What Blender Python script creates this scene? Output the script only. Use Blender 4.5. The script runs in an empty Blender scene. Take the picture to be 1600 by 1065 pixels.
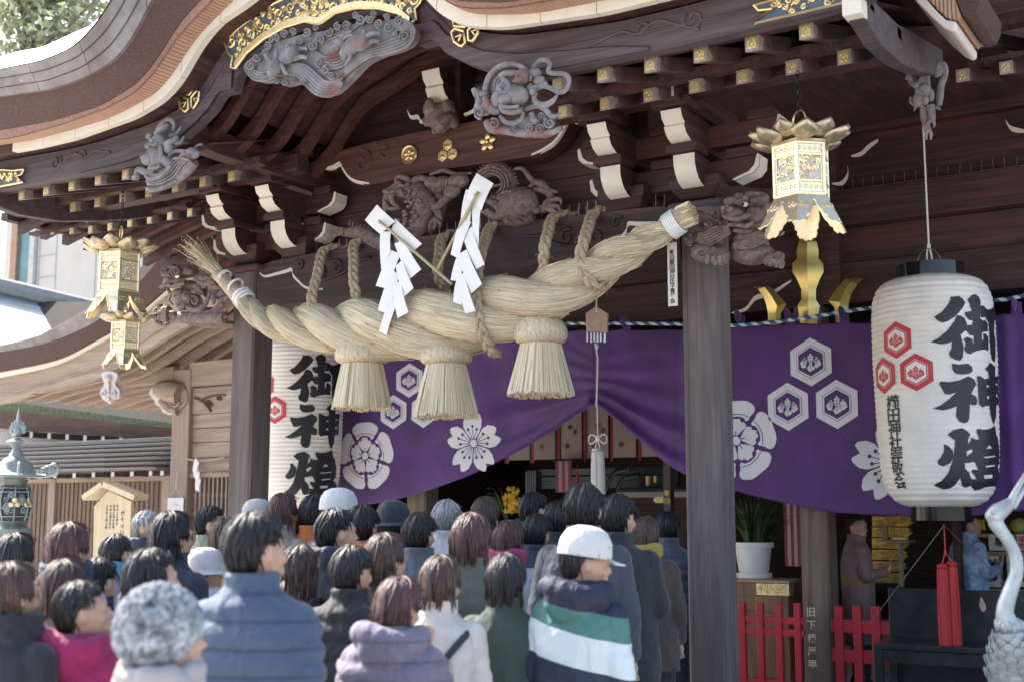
import bpy, bmesh, math, random
import numpy as np
from mathutils import Vector, Matrix, noise
from mathutils.geometry import tessellate_polygon
R = math.radians
PI = math.pi
C = bpy.context.scene.collection
sc = bpy.context.scene
random.seed(7)

# ------------------------------------------------------------------ camera
CX, CY, CZ = 5.95, -8.6, 1.65
YAW, PIT, FL = R(31.97), R(7.9), 1951.0
cam = bpy.data.cameras.new('camera')
cam.sensor_width = 36.0
cam.lens = FL / 1600 * 36.0
cam.clip_end = 500
cam.dof.use_dof = True            # an open lens focused on the hall: the nearest heads fall soft
cam.dof.focus_distance = 10.2
cam.dof.aperture_fstop = 2.4
cam_o = bpy.data.objects.new('camera', cam)
C.objects.link(cam_o)
cam_o.location = (CX, CY, CZ)
cam_o.rotation_euler = (PI / 2 + PIT, 0, YAW)
sc.camera = cam_o

# ------------------------------------------------------------------ light
SUN_EL, SUN_AZ = R(44), R(172)          # azimuth measured from +X towards +Y: the sun is to the left, a little behind the hall
sun_dir = Vector((math.cos(SUN_EL) * math.cos(SUN_AZ), math.cos(SUN_EL) * math.sin(SUN_AZ), math.sin(SUN_EL)))
world = bpy.data.worlds.new('World')
sc.world = world
world.use_nodes = True
wn = world.node_tree
sky = wn.nodes.new('ShaderNodeTexSky')
sky.sky_type = 'NISHITA'
sky.sun_disc = False
sky.sun_elevation = SUN_EL
sky.sun_rotation = PI / 2 - SUN_AZ
sky.air_density = 1.0
sky.dust_density = 3.0
wn.links.new(sky.outputs[0], wn.nodes['Background'].inputs[0])
wn.nodes['Background'].inputs[1].default_value = 0.15
sl = bpy.data.lights.new('sun', 'SUN')
sl.energy = 4.4
sl.angle = R(0.6)
sl.color = (1.0, 0.94, 0.85)
so = bpy.data.objects.new('sun', sl)
C.objects.link(so)
so.rotation_euler = (-sun_dir).to_track_quat('-Z', 'Y').to_euler()
so.location = (-12, 2, 14)
sc.view_settings.view_transform = 'Standard'
sc.view_settings.look = 'None'
sc.view_settings.gamma = 1.0
sc.view_settings.exposure = 1.62

# ------------------------------------------------------------------ pixel <-> place, for laying out on real planes
_s, _c, _sp, _cp = math.sin(YAW), math.cos(YAW), math.sin(PIT), math.cos(PIT)
_F = Vector((-_s * _cp, _c * _cp, _sp)); _Rt = Vector((_c, _s, 0)); _U = Vector((_s * _sp, -_c * _sp, _cp))
CAMP = Vector((CX, CY, CZ))
def ray(px, py):
    return _F + _Rt * ((px - 800) / FL) + _U * ((532.5 - py) / FL)
def PY(px, py, Y):
    d = ray(px, py); return CAMP + d * ((Y - CY) / d.y)
def PX(px, py, X):
    d = ray(px, py); return CAMP + d * ((X - CX) / d.x)
def PD(px, py, D):
    d = ray(px, py); return CAMP + d * (D / (-_s * d.x + _c * d.y))

# ------------------------------------------------------------------ mesh builder
class MB:
    def __init__(s):
        s.v, s.f, s.uv, s.mi = [], [], [], []
        s.cur = 0
    def face(s, idx, uv=None):
        s.f.append(tuple(idx)); s.uv.append(uv); s.mi.append(s.cur)
    def box(s, x0, x1, y0, y1, z0, z1, M=None):
        b = len(s.v)
        for z in (z0, z1):
            for x, y in ((x0, y0), (x1, y0), (x1, y1), (x0, y1)):
                p = Vector((x, y, z)); s.v.append(M @ p if M else p)
        for q in ((3, 2, 1, 0), (4, 5, 6, 7), (0, 1, 5, 4), (1, 2, 6, 5), (2, 3, 7, 6), (3, 0, 4, 7)):
            s.face([b + i for i in q])
        return s
    def prism(s, poly, fn0, fn1):
        """polygon (list of 2D) extruded between two placements"""
        n = len(poly); b = len(s.v)
        s.v += [Vector(fn0(*p)) for p in poly] + [Vector(fn1(*p)) for p in poly]
        tris = tessellate_polygon([[Vector((p[0], p[1], 0)) for p in poly]])
        for t in tris:
            s.face([b + i for i in t]); s.face([b + n + i for i in reversed(t)])
        for i in range(n):
            j = (i + 1) % n
            s.face((b + i, b + n + i, b + n + j, b + j))
        return s
    def pxz(s, poly, y0, y1):
        return s.prism(poly, lambda a, c: (a, y0, c), lambda a, c: (a, y1, c))
    def pyz(s, poly, x0, x1):
        return s.prism(poly, lambda a, c: (x0, a, c), lambda a, c: (x1, a, c))
    def flat(s, poly, fn, sub=0, holes=()):
        """filled polygon as a sheet, subdivided so that it can follow a curved surface through fn(u,v)"""
        loops = [[Vector((p[0], p[1], 0)) for p in poly]] + [[Vector((p[0], p[1], 0)) for p in h] for h in holes]
        pts = [p for l in loops for p in l]
        tr = [tuple(t) for t in tessellate_polygon(loops)]
        if sub:
            bm = bmesh.new(); vs = [bm.verts.new(p) for p in pts]
            for t in tr:
                try: bm.faces.new([vs[i] for i in t])
                except ValueError: pass
            for _ in range(6):
                es = [e for e in bm.edges if e.calc_length() > sub]
                if not es: break
                bmesh.ops.subdivide_edges(bm, edges=es, cuts=1)
                bmesh.ops.triangulate(bm, faces=bm.faces[:])
            bm.verts.index_update()
            pts = [v.co.copy() for v in bm.verts]; tr = [[v.index for v in f.verts] for f in bm.faces]; bm.free()
        b = len(s.v)
        s.v += [Vector(fn(p.x, p.y)) for p in pts]
        for t in tr: s.face([b + i for i in t])
        return s
    def loft(s, rows, close_u=False, caps=False, uvs=False):
        """rows: list of equally long point lists"""
        b = len(s.v); n = len(rows[0]); m = len(rows)
        for r in rows: s.v += [Vector(p) for p in r]
        for i in range(m - 1):
            for j in range(n if close_u else n - 1):
                k = (j + 1) % n
                uv = None
                if uvs:
                    uv = ((i / (m - 1), j / n), (i / (m - 1), (j + 1) / n), ((i + 1) / (m - 1), (j + 1) / n), ((i + 1) / (m - 1), j / n))
                s.face((b + i * n + j, b + i * n + k, b + (i + 1) * n + k, b + (i + 1) * n + j), uv)
        if caps:
            s.face([b + j for j in reversed(range(n))]); s.face([b + (m - 1) * n + j for j in range(n)])
        return s
    def tube(s, pts, rad, n=8, flat=1.0, caps=True, uvs=False, up=None):
        pts = [Vector(p) for p in pts]; m = len(pts)
        if not hasattr(rad, '__len__'): rad = [rad] * m
        rows = []; u = None
        for i, p in enumerate(pts):
            t = (pts[min(i + 1, m - 1)] - pts[max(i - 1, 0)])
            if t.length < 1e-9: t = Vector((0, 0, 1))
            t.normalize()
            if up is not None:
                u = Vector(up) - t * t.dot(Vector(up))
                if u.length < 1e-5: u = t.orthogonal()
            elif u is None: u = t.orthogonal()
            else:
                u = u - t * t.dot(u)
                if u.length < 1e-6: u = t.orthogonal()
            u.normalize(); w = t.cross(u)
            rows.append([p + (u * math.cos(a) * flat + w * math.sin(a)) * rad[i] for a in (2 * PI * k / n for k in range(n))])
        return s.loft(rows, True, caps, uvs)
    def lathe(s, prof, c=(0, 0, 0), n=24, caps=False, a0=0.0, a1=2 * PI, uvs=False, M=None):
        full = abs(a1 - a0 - 2 * PI) < 1e-6
        k = n if full else n + 1
        rows = []
        for r, z in prof:
            row = [Vector((r * math.cos(a0 + (a1 - a0) * j / n), r * math.sin(a0 + (a1 - a0) * j / n), z)) for j in range(k)]
            rows.append([(M @ p if M else p) + Vector(c) for p in row])
        return s.loft(rows, full, caps, uvs)
    def ell(s, c, r, n=12, m=8, M=None):
        if not hasattr(r, '__len__'): r = (r, r, r)
        c = Vector(c); rows = []
        for i in range(m + 1):
            th = PI * i / m
            e = max(math.sin(th), 0.02)
            rows.append([c + ((M @ q) if M else q) for q in (Vector((r[0] * e * math.cos(2 * PI * j / n), r[1] * e * math.sin(2 * PI * j / n), -r[2] * math.cos(th))) for j in range(n))])
        return s.loft(rows, True, True)
    def build(s, name, mat, parent=None, smooth=True, angle=35, bevel=0, remesh=0, rsm=3, keep=False):
        me = bpy.data.meshes.new(name)
        me.from_pydata([tuple(p) for p in s.v], [], s.f)
        mats = mat if isinstance(mat, (list, tuple)) else [mat]
        for m in mats: me.materials.append(m)
        if len(mats) > 1: me.polygons.foreach_set('material_index', s.mi)
        if any(u for u in s.uv):
            l = me.uv_layers.new(name='UVMap'); k = 0; buf = []
            for f, u in zip(s.f, s.uv):
                for q in range(len(f)): buf += list(u[q]) if u else [0.0, 0.0]
            l.data.foreach_set('uv', buf)
        me.validate(); 
        bm = bmesh.new(); bm.from_mesh(me); bmesh.ops.recalc_face_normals(bm, faces=bm.faces[:]); bm.to_mesh(me); bm.free()
        o = bpy.data.objects.new(name, me); C.objects.link(o)
        if smooth:
            me.polygons.foreach_set('use_smooth', [True] * len(me.polygons))
            if not remesh: me.set_sharp_from_angle(angle=R(angle))
        if bevel:
            md = o.modifiers.new('bevel', 'BEVEL'); md.width = bevel; md.segments = 2; md.limit_method = 'ANGLE'; md.angle_limit = R(40)
        if remesh:
            md = o.modifiers.new('remesh', 'REMESH'); md.mode = 'VOXEL'; md.voxel_size = remesh; md.use_smooth_shade = True
            if rsm:
                md = o.modifiers.new('smooth', 'SMOOTH'); md.iterations = rsm; md.factor = 0.5
        if parent: attach(o, parent)
        return o

def attach(o, p):
    o.parent = p
    o.matrix_parent_inverse = p.matrix_basis.inverted()

def thing(name, label, cat, loc=(0, 0, 0), group=None, rz=0.0):
    o = bpy.data.objects.new(name, None); C.objects.link(o)
    o.empty_display_size = 0.1
    o.location = loc; o.rotation_euler = (0, 0, rz)
    o['label'] = label; o['category'] = cat
    if group: o['group'] = group
    bpy.context.view_layer.update()
    return o
def tag(o, label, cat, group=None):
    o['label'] = label; o['category'] = cat
    if group: o['group'] = group
    return o
def struct(o, kind='structure'):
    o['kind'] = kind; return o
def lab(o, label):
    o['label'] = label; return o
def copy_part(o, parent, loc, name=None):
    c = o.copy(); C.objects.link(c); c.parent = parent; c.matrix_parent_inverse = o.matrix_parent_inverse.copy(); c.location = loc
    return c

# ------------------------------------------------------------------ curves
def crom(pts, n=8):
    """smooth polyline through 2D or 3D points"""
    P = [Vector(p) for p in pts]; out = []
    for i in range(len(P) - 1):
        p0 = P[max(i - 1, 0)]; p1 = P[i]; p2 = P[i + 1]; p3 = P[min(i + 2, len(P) - 1)]
        for k in range(n):
            t = k / n
            out.append(0.5 * ((2 * p1) + (p2 - p0) * t + (2 * p0 - 5 * p1 + 4 * p2 - p3) * t * t + (3 * p1 - p0 - 3 * p2 + p3) * t ** 3))
    out.append(P[-1]); return out
def closed(pts, n=5):
    P = [Vector(p) for p in pts]; N = len(P); out = []
    for i in range(N):
        p0, p1, p2, p3 = P[i - 1], P[i], P[(i + 1) % N], P[(i + 2) % N]
        for k in range(n):
            t = k / n
            out.append(0.5 * ((2 * p1) + (p2 - p0) * t + (2 * p0 - 5 * p1 + 4 * p2 - p3) * t * t + (3 * p1 - p0 - 3 * p2 + p3) * t ** 3))
    return out
def spiral(c, r0, turns, a0, n=24, sgn=1, shrink=0.12):
    return [(c[0] + r0 * (1 - (1 - shrink) * i / n) * math.cos(a0 + sgn * turns * 2 * PI * i / n),
             c[1] + r0 * (1 - (1 - shrink) * i / n) * math.sin(a0 + sgn * turns * 2 * PI * i / n)) for i in range(n + 1)]
def lerp(a, b, t): return a + (b - a) * t

# ------------------------------------------------------------------ writing
_txt = {}
def glyph(ch, weight=0.0):
    key = (ch, weight)
    if key not in _txt:
        cu = bpy.data.curves.new('glyph', 'FONT'); cu.body = ch; cu.size = 1.0; cu.offset = weight; cu.resolution_u = 3
        o = bpy.data.objects.new('glyph', cu); C.objects.link(o)
        dg = bpy.context.evaluated_depsgraph_get(); dg.update()
        me = bpy.data.meshes.new_from_object(o.evaluated_get(dg))
        V = [(v.co.x, v.co.y) for v in me.vertices]; Fc = [tuple(p.vertices) for p in me.polygons]
        bpy.data.objects.remove(o); bpy.data.curves.remove(cu); bpy.data.meshes.remove(me)
        xs = [v[0] for v in V]; ys = [v[1] for v in V]
        cx, cy = (min(xs) + max(xs)) / 2, (min(ys) + max(ys)) / 2
        k = 1.0 / max(max(xs) - min(xs), max(ys) - min(ys))
        _txt[key] = ([((x - cx) * k, (y - cy) * k) for x, y in V], Fc)
    return _txt[key]
def write_down(mb, s, fn, top, size, pitch, weight=0.0, x=0.0, sx=1.0):
    """characters one under the other; fn(u, v) places a point of the sheet"""
    for i, ch in enumerate(s):
        if ch == ' ': continue
        V, Fc = glyph(ch, weight); b = len(mb.v)
        cy = top - pitch * (i + 0.5)
        mb.v += [Vector(fn(x + vx * size * sx, cy + vy * size)) for vx, vy in V]
        for f in Fc: mb.face([b + k for k in f])

# ------------------------------------------------------------------ materials
MATS = {}
def nodes_of(name):
    m = bpy.data.materials.new(name); m.use_nodes = True
    nt = m.node_tree; bs = nt.nodes['Principled BSDF']; return m, nt, bs
def N(nt, t, **kw):
    n = nt.nodes.new(t)
    for k, v in kw.items():
        if k == 'inp':
            for a, b in v.items(): n.inputs[a].default_value = b
        else: setattr(n, k, v)
    return n
def ramp(nt, stops, fac):
    r = nt.nodes.new('ShaderNodeValToRGB'); e = r.color_ramp.elements
    while len(e) < len(stops): e.new(0.5)
    for el, (p, c) in zip(e, stops): el.position = p; el.color = tuple(c) + (1,)
    nt.links.new(fac, r.inputs[0]); return r.outputs[0]
def coords(nt, scale, kind='Object', rot=(0, 0, 0)):
    tc = N(nt, 'ShaderNodeTexCoord'); mp = N(nt, 'ShaderNodeMapping')
    mp.inputs['Scale'].default_value = scale; mp.inputs['Rotation'].default_value = rot
    nt.links.new(tc.outputs[kind], mp.inputs[0]); return mp.outputs[0]
def tex_noise(nt, vec, scale=1.0, detail=6, rough=0.6, dist=0.0):
    n = N(nt, 'ShaderNodeTexNoise'); n.inputs['Scale'].default_value = scale; n.inputs['Detail'].default_value = detail
    n.inputs['Roughness'].default_value = rough; n.inputs['Distortion'].default_value = dist
    nt.links.new(vec, n.inputs['Vector']); return n.outputs['Fac']
def bump(nt, bs, h, strength=0.3, dist=0.01):
    b = N(nt, 'ShaderNodeBump'); b.inputs['Strength'].default_value = strength; b.inputs['Distance'].default_value = dist
    nt.links.new(h, b.inputs['Height']); nt.links.new(b.outputs[0], bs.inputs['Normal'])
def mixc(nt, fac, a, b):
    m = N(nt, 'ShaderNodeMix', data_type='RGBA')
    for k, v in ((0, fac), (6, a), (7, b)):
        if isinstance(v, (tuple, list)): m.inputs[k].default_value = tuple(v) + (1,) if len(v) == 3 else v
        elif isinstance(v, (int, float)): m.inputs[k].default_value = v
        else: nt.links.new(v, m.inputs[k])
    return m.outputs[2]
def wood(name, c0, c1, c2, axis='x', grain=14, rough=0.6, patch=None, amt=0.5, bstr=0.25):
    """streaky timber: grain runs along the axis; patch = colour of worn areas"""
    m, nt, bs = nodes_of(name)
    lo = 0.7
    sc_ = {'x': (lo, grain, grain), 'y': (grain, lo, grain), 'z': (grain, grain, lo)}[axis]
    v = coords(nt, sc_)
    n1 = tex_noise(nt, v, 1.0, 7, 0.65, 1.2)
    col = ramp(nt, [(0.28, c0), (0.5, c1), (0.72, c2)], n1)
    if patch:
        n2 = tex_noise(nt, coords(nt, tuple(0.35 * q ** 0.5 for q in sc_)), 2.0, 5, 0.6)
        f = ramp(nt, [(0.62 - 0.25 * amt, (0, 0, 0)), (0.75, (1, 1, 1))], n2)
        col = mixc(nt, f, col, patch)
    # drying cracks and hard growth lines
    n3 = tex_noise(nt, coords(nt, tuple(q * (0.35 if q == lo else 3.2) for q in sc_)), 1.0, 3, 0.6, 0.4)
    col = mixc(nt, ramp(nt, [(0.30, (0.55, 0.55, 0.55)), (0.40, (0, 0, 0)), (0.64, (0, 0, 0)), (0.75, (0.25, 0.25, 0.25))], n3), col, tuple(q * 0.35 for q in c0))
    nt.links.new(col, bs.inputs['Base Color'])
    bs.inputs['Roughness'].default_value = rough
    bump(nt, bs, n3, bstr * 1.6, 0.008)
    MATS[name] = m; return m
def plain(name, col, rough=0.6, metal=0.0, var=0.15, scale=6.0, bstr=0.0, emit=None, spec=None):
    m, nt, bs = nodes_of(name)
    n1 = tex_noise(nt, coords(nt, (scale,) * 3), 1.0, 5, 0.6)
    a = tuple(max(0, c * (1 - var)) for c in col); b = tuple(min(1, c * (1 + var)) for c in col)
    nt.links.new(ramp(nt, [(0.3, a), (0.7, b)], n1), bs.inputs['Base Color'])
    bs.inputs['Roughness'].default_value = rough; bs.inputs['Metallic'].default_value = metal
    if spec is not None: bs.inputs['Specular IOR Level'].default_value = spec
    if bstr: bump(nt, bs, n1, bstr, 0.01)
    if emit:
        bs.inputs['Emission Color'].default_value = tuple(emit[:3]) + (1,); bs.inputs['Emission Strength'].default_value = emit[3]
    MATS[name] = m; return m

WD = wood('dark_timber', (0.016, 0.008, 0.009), (0.044, 0.019, 0.018), (0.105, 0.047, 0.040), 'x', 16, 0.62, (0.10, 0.032, 0.024), 0.35)
WDY = wood('dark_timber_deep', (0.017, 0.009, 0.010), (0.046, 0.020, 0.019), (0.11, 0.049, 0.042), 'y', 16, 0.62, (0.11, 0.036, 0.026), 0.4)
WDZ = wood('pillar_timber', (0.070, 0.054, 0.050), (0.122, 0.098, 0.093), (0.18, 0.152, 0.145), 'z', 9, 0.75, (0.095, 0.062, 0.052), 0.6)
WB = wood('weathered_board', (0.045, 0.032, 0.036), (0.078, 0.058, 0.064), (0.12, 0.095, 0.10), 'x', 18, 0.7, (0.075, 0.022, 0.025), 0.3)
WRED = wood('red_timber', (0.035, 0.013, 0.012), (0.078, 0.029, 0.024), (0.14, 0.062, 0.047), 'x', 18, 0.6)
WCARVE = plain('carved_brown', (0.165, 0.118, 0.106), 0.7, 0, 0.55, 26, 0.7)
WHITE = plain('white_paint', (0.68, 0.64, 0.55), 0.6, 0, 0.07, 5, 0.1)
GOLD = plain('gilt_metal', (0.80, 0.62, 0.32), 0.36, 0.9, 0.15, 30, 0.25)
GOLD2 = plain('gilt_plate', (0.74, 0.60, 0.31), 0.4, 0.75, 0.2, 60, 0.4)
BLUEIN = plain('blue_inlay', (0.07, 0.105, 0.15), 0.5, 0, 0.2, 20)
BLACKM = plain('black_metal', (0.02, 0.02, 0.022), 0.35, 0.6, 0.2, 10)
def mat_carve_grey():
    m, nt, bs = nodes_of('weathered_carving')
    v = coords(nt, (1, 1, 1))
    n1 = tex_noise(nt, v, 9.0, 6, 0.65); n2 = tex_noise(nt, v, 5.0, 4, 0.6)
    c = ramp(nt, [(0.3, (0.10, 0.095, 0.10)), (0.7, (0.28, 0.265, 0.27))], n1)
    f = ramp(nt, [(0.56, (0, 0, 0)), (0.68, (1, 1, 1))], n2)
    nt.links.new(mixc(nt, f, c, (0.19, 0.085, 0.07)), bs.inputs['Base Color'])
    bs.inputs['Roughness'].default_value = 0.75
    bump(nt, bs, tex_noise(nt, coords(nt, (60, 60, 22)), 1.0, 5, 0.7), 0.7, 0.012)
    return m
GREY = mat_carve_grey()
def mat_straw(name, tint=1.0):
    m, nt, bs = nodes_of(name)
    v = coords(nt, (7.0, 62.0, 1.0), 'UV')
    n1 = tex_noise(nt, v, 1.0, 3, 0.7, 0.1)
    v2 = coords(nt, (1.0, 1.0, 1.0))
    n2 = tex_noise(nt, v2, 5.0, 3, 0.5)
    c = ramp(nt, [(0.3, (0.30 * tint, 0.24 * tint, 0.16 * tint)), (0.44, (0.61 * tint, 0.52 * tint, 0.36 * tint)), (0.68, (0.83 * tint, 0.75 * tint, 0.57 * tint))], n1)
    f = ramp(nt, [(0.4, (0, 0, 0)), (0.75, (0.5, 0.5, 0.5))], n2)
    nt.links.new(mixc(nt, f, c, (0.55 * tint, 0.47 * tint, 0.31 * tint)), bs.inputs['Base Color'])
    bs.inputs['Roughness'].default_value = 0.75
    bump(nt, bs, n1, 1.0, 0.025)
    return m
STRAW = mat_straw('rice_straw', 1.0)
def stalk_mat():
    m, nt, bs = nodes_of('straw_stalk')
    g = N(nt, 'ShaderNodeNewGeometry')
    nt.links.new(ramp(nt, [(0.0, (0.36, 0.29, 0.18)), (0.4, (0.64, 0.54, 0.37)), (1.0, (0.85, 0.77, 0.58))], g.outputs['Random Per Island']), bs.inputs['Base Color'])
    bs.inputs['Roughness'].default_value = 0.7; return m
STRAWS = stalk_mat()
ROPE = plain('hemp_rope', (0.42, 0.33, 0.22), 0.85, 0, 0.3, 60, 0.6)
PAPER = plain('white_paper', (0.80, 0.80, 0.80), 0.7, 0, 0.03, 3)
INK = plain('black_ink', (0.016, 0.016, 0.02), 0.45, 0, 0.2, 10)
# ================================================================== setting: ground
def mat_paving():
    m, nt, bs = nodes_of('stone_paving')
    v = coords(nt, (1, 1, 1))
    br = N(nt, 'ShaderNodeTexBrick'); br.inputs['Scale'].default_value = 1.6
    br.inputs['Color1'].default_value = (0.52, 0.49, 0.45, 1); br.inputs['Color2'].default_value = (0.44, 0.41, 0.38, 1); br.inputs['Mortar'].default_value = (0.16, 0.15, 0.14, 1)
    br.inputs['Mortar Size'].default_value = 0.012
    nt.links.new(v, br.inputs['Vector'])
    n = tex_noise(nt, v, 9, 6, 0.6)
    nt.links.new(mixc(nt, ramp(nt, [(0.35, (0, 0, 0)), (0.8, (0.5, 0.5, 0.5))], n), br.outputs[0], (0.32, 0.29, 0.26)), bs.inputs['Base Color'])
    bs.inputs['Roughness'].default_value = 0.85; bump(nt, bs, n, 0.2, 0.01)
    return m
g = MB(); g.flat([(-160, -160), (160, -160), (160, 200), (-160, 200)], lambda a, b: (a, b, 0))
struct(g.build('ground', mat_paving(), smooth=False))

# ================================================================== the hall
hall = thing('shrine_hall', 'dark timber shrine hall with curved gable porch, carvings and gold fittings', 'shrine', (0, 0, 0))
YB = -1.75                                   # plane of the gable board
def symcurve(px, Y, extra, xmax=4.3, n=90):
    """half outline traced on the left of the gable, mirrored about the middle of the porch"""
    pts = sorted([(abs(PY(a, b, Y).x), PY(a, b, Y).z) for a, b in px] + list(extra))
    xs = [p[0] for p in pts]; zs = [p[1] for p in pts]
    X = np.linspace(0, xmax, n); Z = np.interp(X, xs, zs)
    k = np.array([1, 2, 3, 2, 1]) / 9
    Zs = np.convolve(np.concatenate([Z[2:0:-1], Z, Z[-1:], Z[-1:]]), k, 'valid')
    h = list(zip(X, Zs))
    return [(-a, b) for a, b in reversed(h[1:])] + [(float(a), float(b)) for a, b in h]
WL = symcurve([(53, 231), (113, 217), (208, 183), (253, 156), (282, 124), (307, 76), (338, 37), (389, 3)], -2.0, [(0.3, 5.60), (0, 5.66), (4.3, 4.80)])
WU = symcurve([(53, 215), (166, 187), (253, 138), (279, 104), (298, 70), (327, 34), (363, 0)], -2.0, [(0.3, 5.70), (0, 5.76), (4.3, 4.88)])
WO = symcurve([(28, 214), (99, 194), (169, 169), (214, 144), (239, 118), (262, 85), (282, 54), (307, 28), (335, 0)], -2.15, [(0.4, 5.74), (0, 5.83), (4.3, 4.89)])
BL = symcurve([(0, 204), (85, 189), (158, 166), (214, 132), (245, 96), (265, 62), (290, 25), (313, 3)], -2.19, [(0.4, 5.80), (0, 5.88), (4.3, 4.95)])
BH = symcurve([(0, 153), (85, 141), (141, 121), (183, 96), (208, 65), (225, 34), (242, 0)], -2.33, [(0.8, 5.98), (0, 6.18), (4.3, 5.22)])
CT = symcurve([(0, 110), (70, 96), (118, 76), (152, 42), (180, 0)], -2.46, [(1.1, 6.05), (0, 6.55), (4.3, 5.44)])
ST = symcurve([(0, 93), (42, 87), (99, 60), (127, 48), (163, 8)], -2.2, [(1.1, 6.3), (0, 6.85), (4.3, 5.46)])
def at(cv, x): return float(np.interp(x, [p[0] for p in cv], [p[1] for p in cv]))
def shingle_mat():
    m, nt, bs = nodes_of('shingle_wood')
    v = coords(nt, (1, 1, 1))
    w = N(nt, 'ShaderNodeTexWave'); w.bands_direction = 'X'; w.inputs['Scale'].default_value = 13; w.inputs['Distortion'].default_value = 0.8; w.inputs['Detail'].default_value = 2
    nt.links.new(v, w.inputs['Vector'])
    n = tex_noise(nt, coords(nt, (5, 1, 9)), 2.5, 5)
    c = ramp(nt, [(0.0, (0.30, 0.165, 0.11)), (0.35, (0.43, 0.26, 0.175)), (1, (0.53, 0.34, 0.235))], w.outputs['Fac'])
    nt.links.new(mixc(nt, ramp(nt, [(0.4, (0, 0, 0)), (0.8, (0.7, 0.7, 0.7))], n), c, (0.36, 0.20, 0.13)), bs.inputs['Base Color'])
    bs.inputs['Roughness'].default_value = 0.7; bump(nt, bs, w.outputs['Fac'], 0.5, 0.02)
    return m
def bark_mat(name, a, b, c):
    m, nt, bs = nodes_of(name)
    n = tex_noise(nt, coords(nt, (34, 34, 55)), 1.0, 8, 0.8, 0.3)
    n3 = tex_noise(nt, coords(nt, (120, 120, 60)), 1.0, 3, 0.7)
    mx = N(nt, 'ShaderNodeMath', operation='MULTIPLY_ADD'); nt.links.new(n3, mx.inputs[0]); mx.inputs[1].default_value = 0.5
    ad = N(nt, 'ShaderNodeMath', operation='MULTIPLY'); nt.links.new(n, ad.inputs[0]); ad.inputs[1].default_value = 0.5
    nt.links.new(ad.outputs[0], mx.inputs[2])
    nt.links.new(ramp(nt, [(0.36, a), (0.5, b), (0.63, c)], mx.outputs[0]), bs.inputs['Base Color'])
    bs.inputs['Roughness'].default_value = 0.9; bump(nt, bs, mx.outputs[0], 0.9, 0.03)
    return m
SHING = shingle_mat()
BARK = bark_mat('cypress_bark', (0.070, 0.037, 0.034), (0.112, 0.062, 0.054), (0.165, 0.098, 0.085))
BARKL = bark_mat('bark_fringe', (0.20, 0.105, 0.085), (0.33, 0.19, 0.155), (0.45, 0.29, 0.24))
def copper_mat():
    m, nt, bs = nodes_of('copper_sheet')
    v = coords(nt, (1, 1, 1))
    n = tex_noise(nt, v, 3, 6, 0.65); n2 = tex_noise(nt, v, 18, 4, 0.6)
    c = ramp(nt, [(0.3, (0.13, 0.105, 0.10)), (0.55, (0.22, 0.20, 0.195)), (0.8, (0.30, 0.33, 0.33))], n)
    nt.links.new(mixc(nt, ramp(nt, [(0.66, (0, 0, 0)), (0.74, (1, 1, 1))], n2), c, (0.30, 0.42, 0.40)), bs.inputs['Base Color'])
    bs.inputs['Metallic'].default_value = 0.35; bs.inputs['Roughness'].default_value = 0.45; bump(nt, bs, n2, 0.15, 0.01)
    return m
COPPER = copper_mat()
def band(cvA, yA, cvB, yB, name, mat, pieces=1, gap=0.004, thick=0.05, x0=-4.3, x1=4.3, lift=0.0):
    mb = MB(); xs = np.linspace(x0, x1, pieces + 1)
    for i in range(pieces):
        X = np.linspace(xs[i] + gap / 2, xs[i + 1] - gap / 2, max(4, int(160 / pieces)))
        mb.loft([[(x, yA, at(cvA, x)) for x in X], [(x, yB, at(cvB, x) + lift) for x in X],
                 [(x, yB + thick, at(cvB, x) + lift) for x in X], [(x, yA + thick, at(cvA, x)) for x in X], [(x, yA, at(cvA, x)) for x in X]])
        for x in (X[0], X[-1]):
            b = len(mb.v); mb.v += [Vector((x, yA, at(cvA, x))), Vector((x, yB, at(cvB, x))), Vector((x, yB + thick, at(cvB, x))), Vector((x, yA + thick, at(cvA, x)))]
            mb.face((b, b + 1, b + 2, b + 3))
    return mb.build(name, mat, hall, angle=50)
# the roof edge, layer by layer, each one reaching further out
band(WL, -2.0, WU, -2.0, 'white_edge_strip', WHITE, 16, 0.006, 0.06, -3.27, 3.27)
band(WL, -1.99, WU, -1.99, 'eave_strip', WD, 1, 0, 0.05, -4.3, -3.275); band(WL, -1.99, WU, -1.99, 'eave_strip', WD, 1, 0, 0.05, 3.275, 4.3)
band(WU, -2.03, WO, -2.15, 'shingle_course', SHING, 1, 0, 0.10, lift=-0.004)
band(WO, -2.17, BL, -2.19, 'bark_fringe', BARKL, 1, 0, 0.08)
band(BL, -2.20, BH, -2.33, 'bark_thatch', BARK, 1, 0, 0.2)
mids = lambda t: [(a[0], lerp(a[1], b[1], t)) for a, b in zip(BH, CT)]
for k in range(3):
    band(mids(k / 3), -2.36 - 0.045 * k, mids((k + 1) / 3 - 0.02), -2.39 - 0.045 * k, 'copper_edge', COPPER, 14, 0.005, 0.12)
# roof skin going back over the porch, and the boarding beneath it
mb = MB(); X = np.linspace(-4.3, 4.3, 120)
rows = [[(x, -2.49, at(CT, x)) for x in X]]
for t in np.linspace(0.08, 1, 8): rows.append([(x, lerp(-2.46, 2.6, t), lerp(at(ST, x), max(at(ST, x) + 0.5, 6.7), t) + 0.02) for x in X])
mb.loft(rows); mb.build('copper_roof', COPPER, hall, angle=60)
mb = MB(); mb.loft([[(x, -1.98, at(WL, x) + 0.02) for x in X], [(x, 2.9, at(WL, x) + 0.02 + (0.55 if abs(x) > 1.4 else 0.0)) for x in X]])
mb.build('soffit_boards', WDY, hall)
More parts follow.
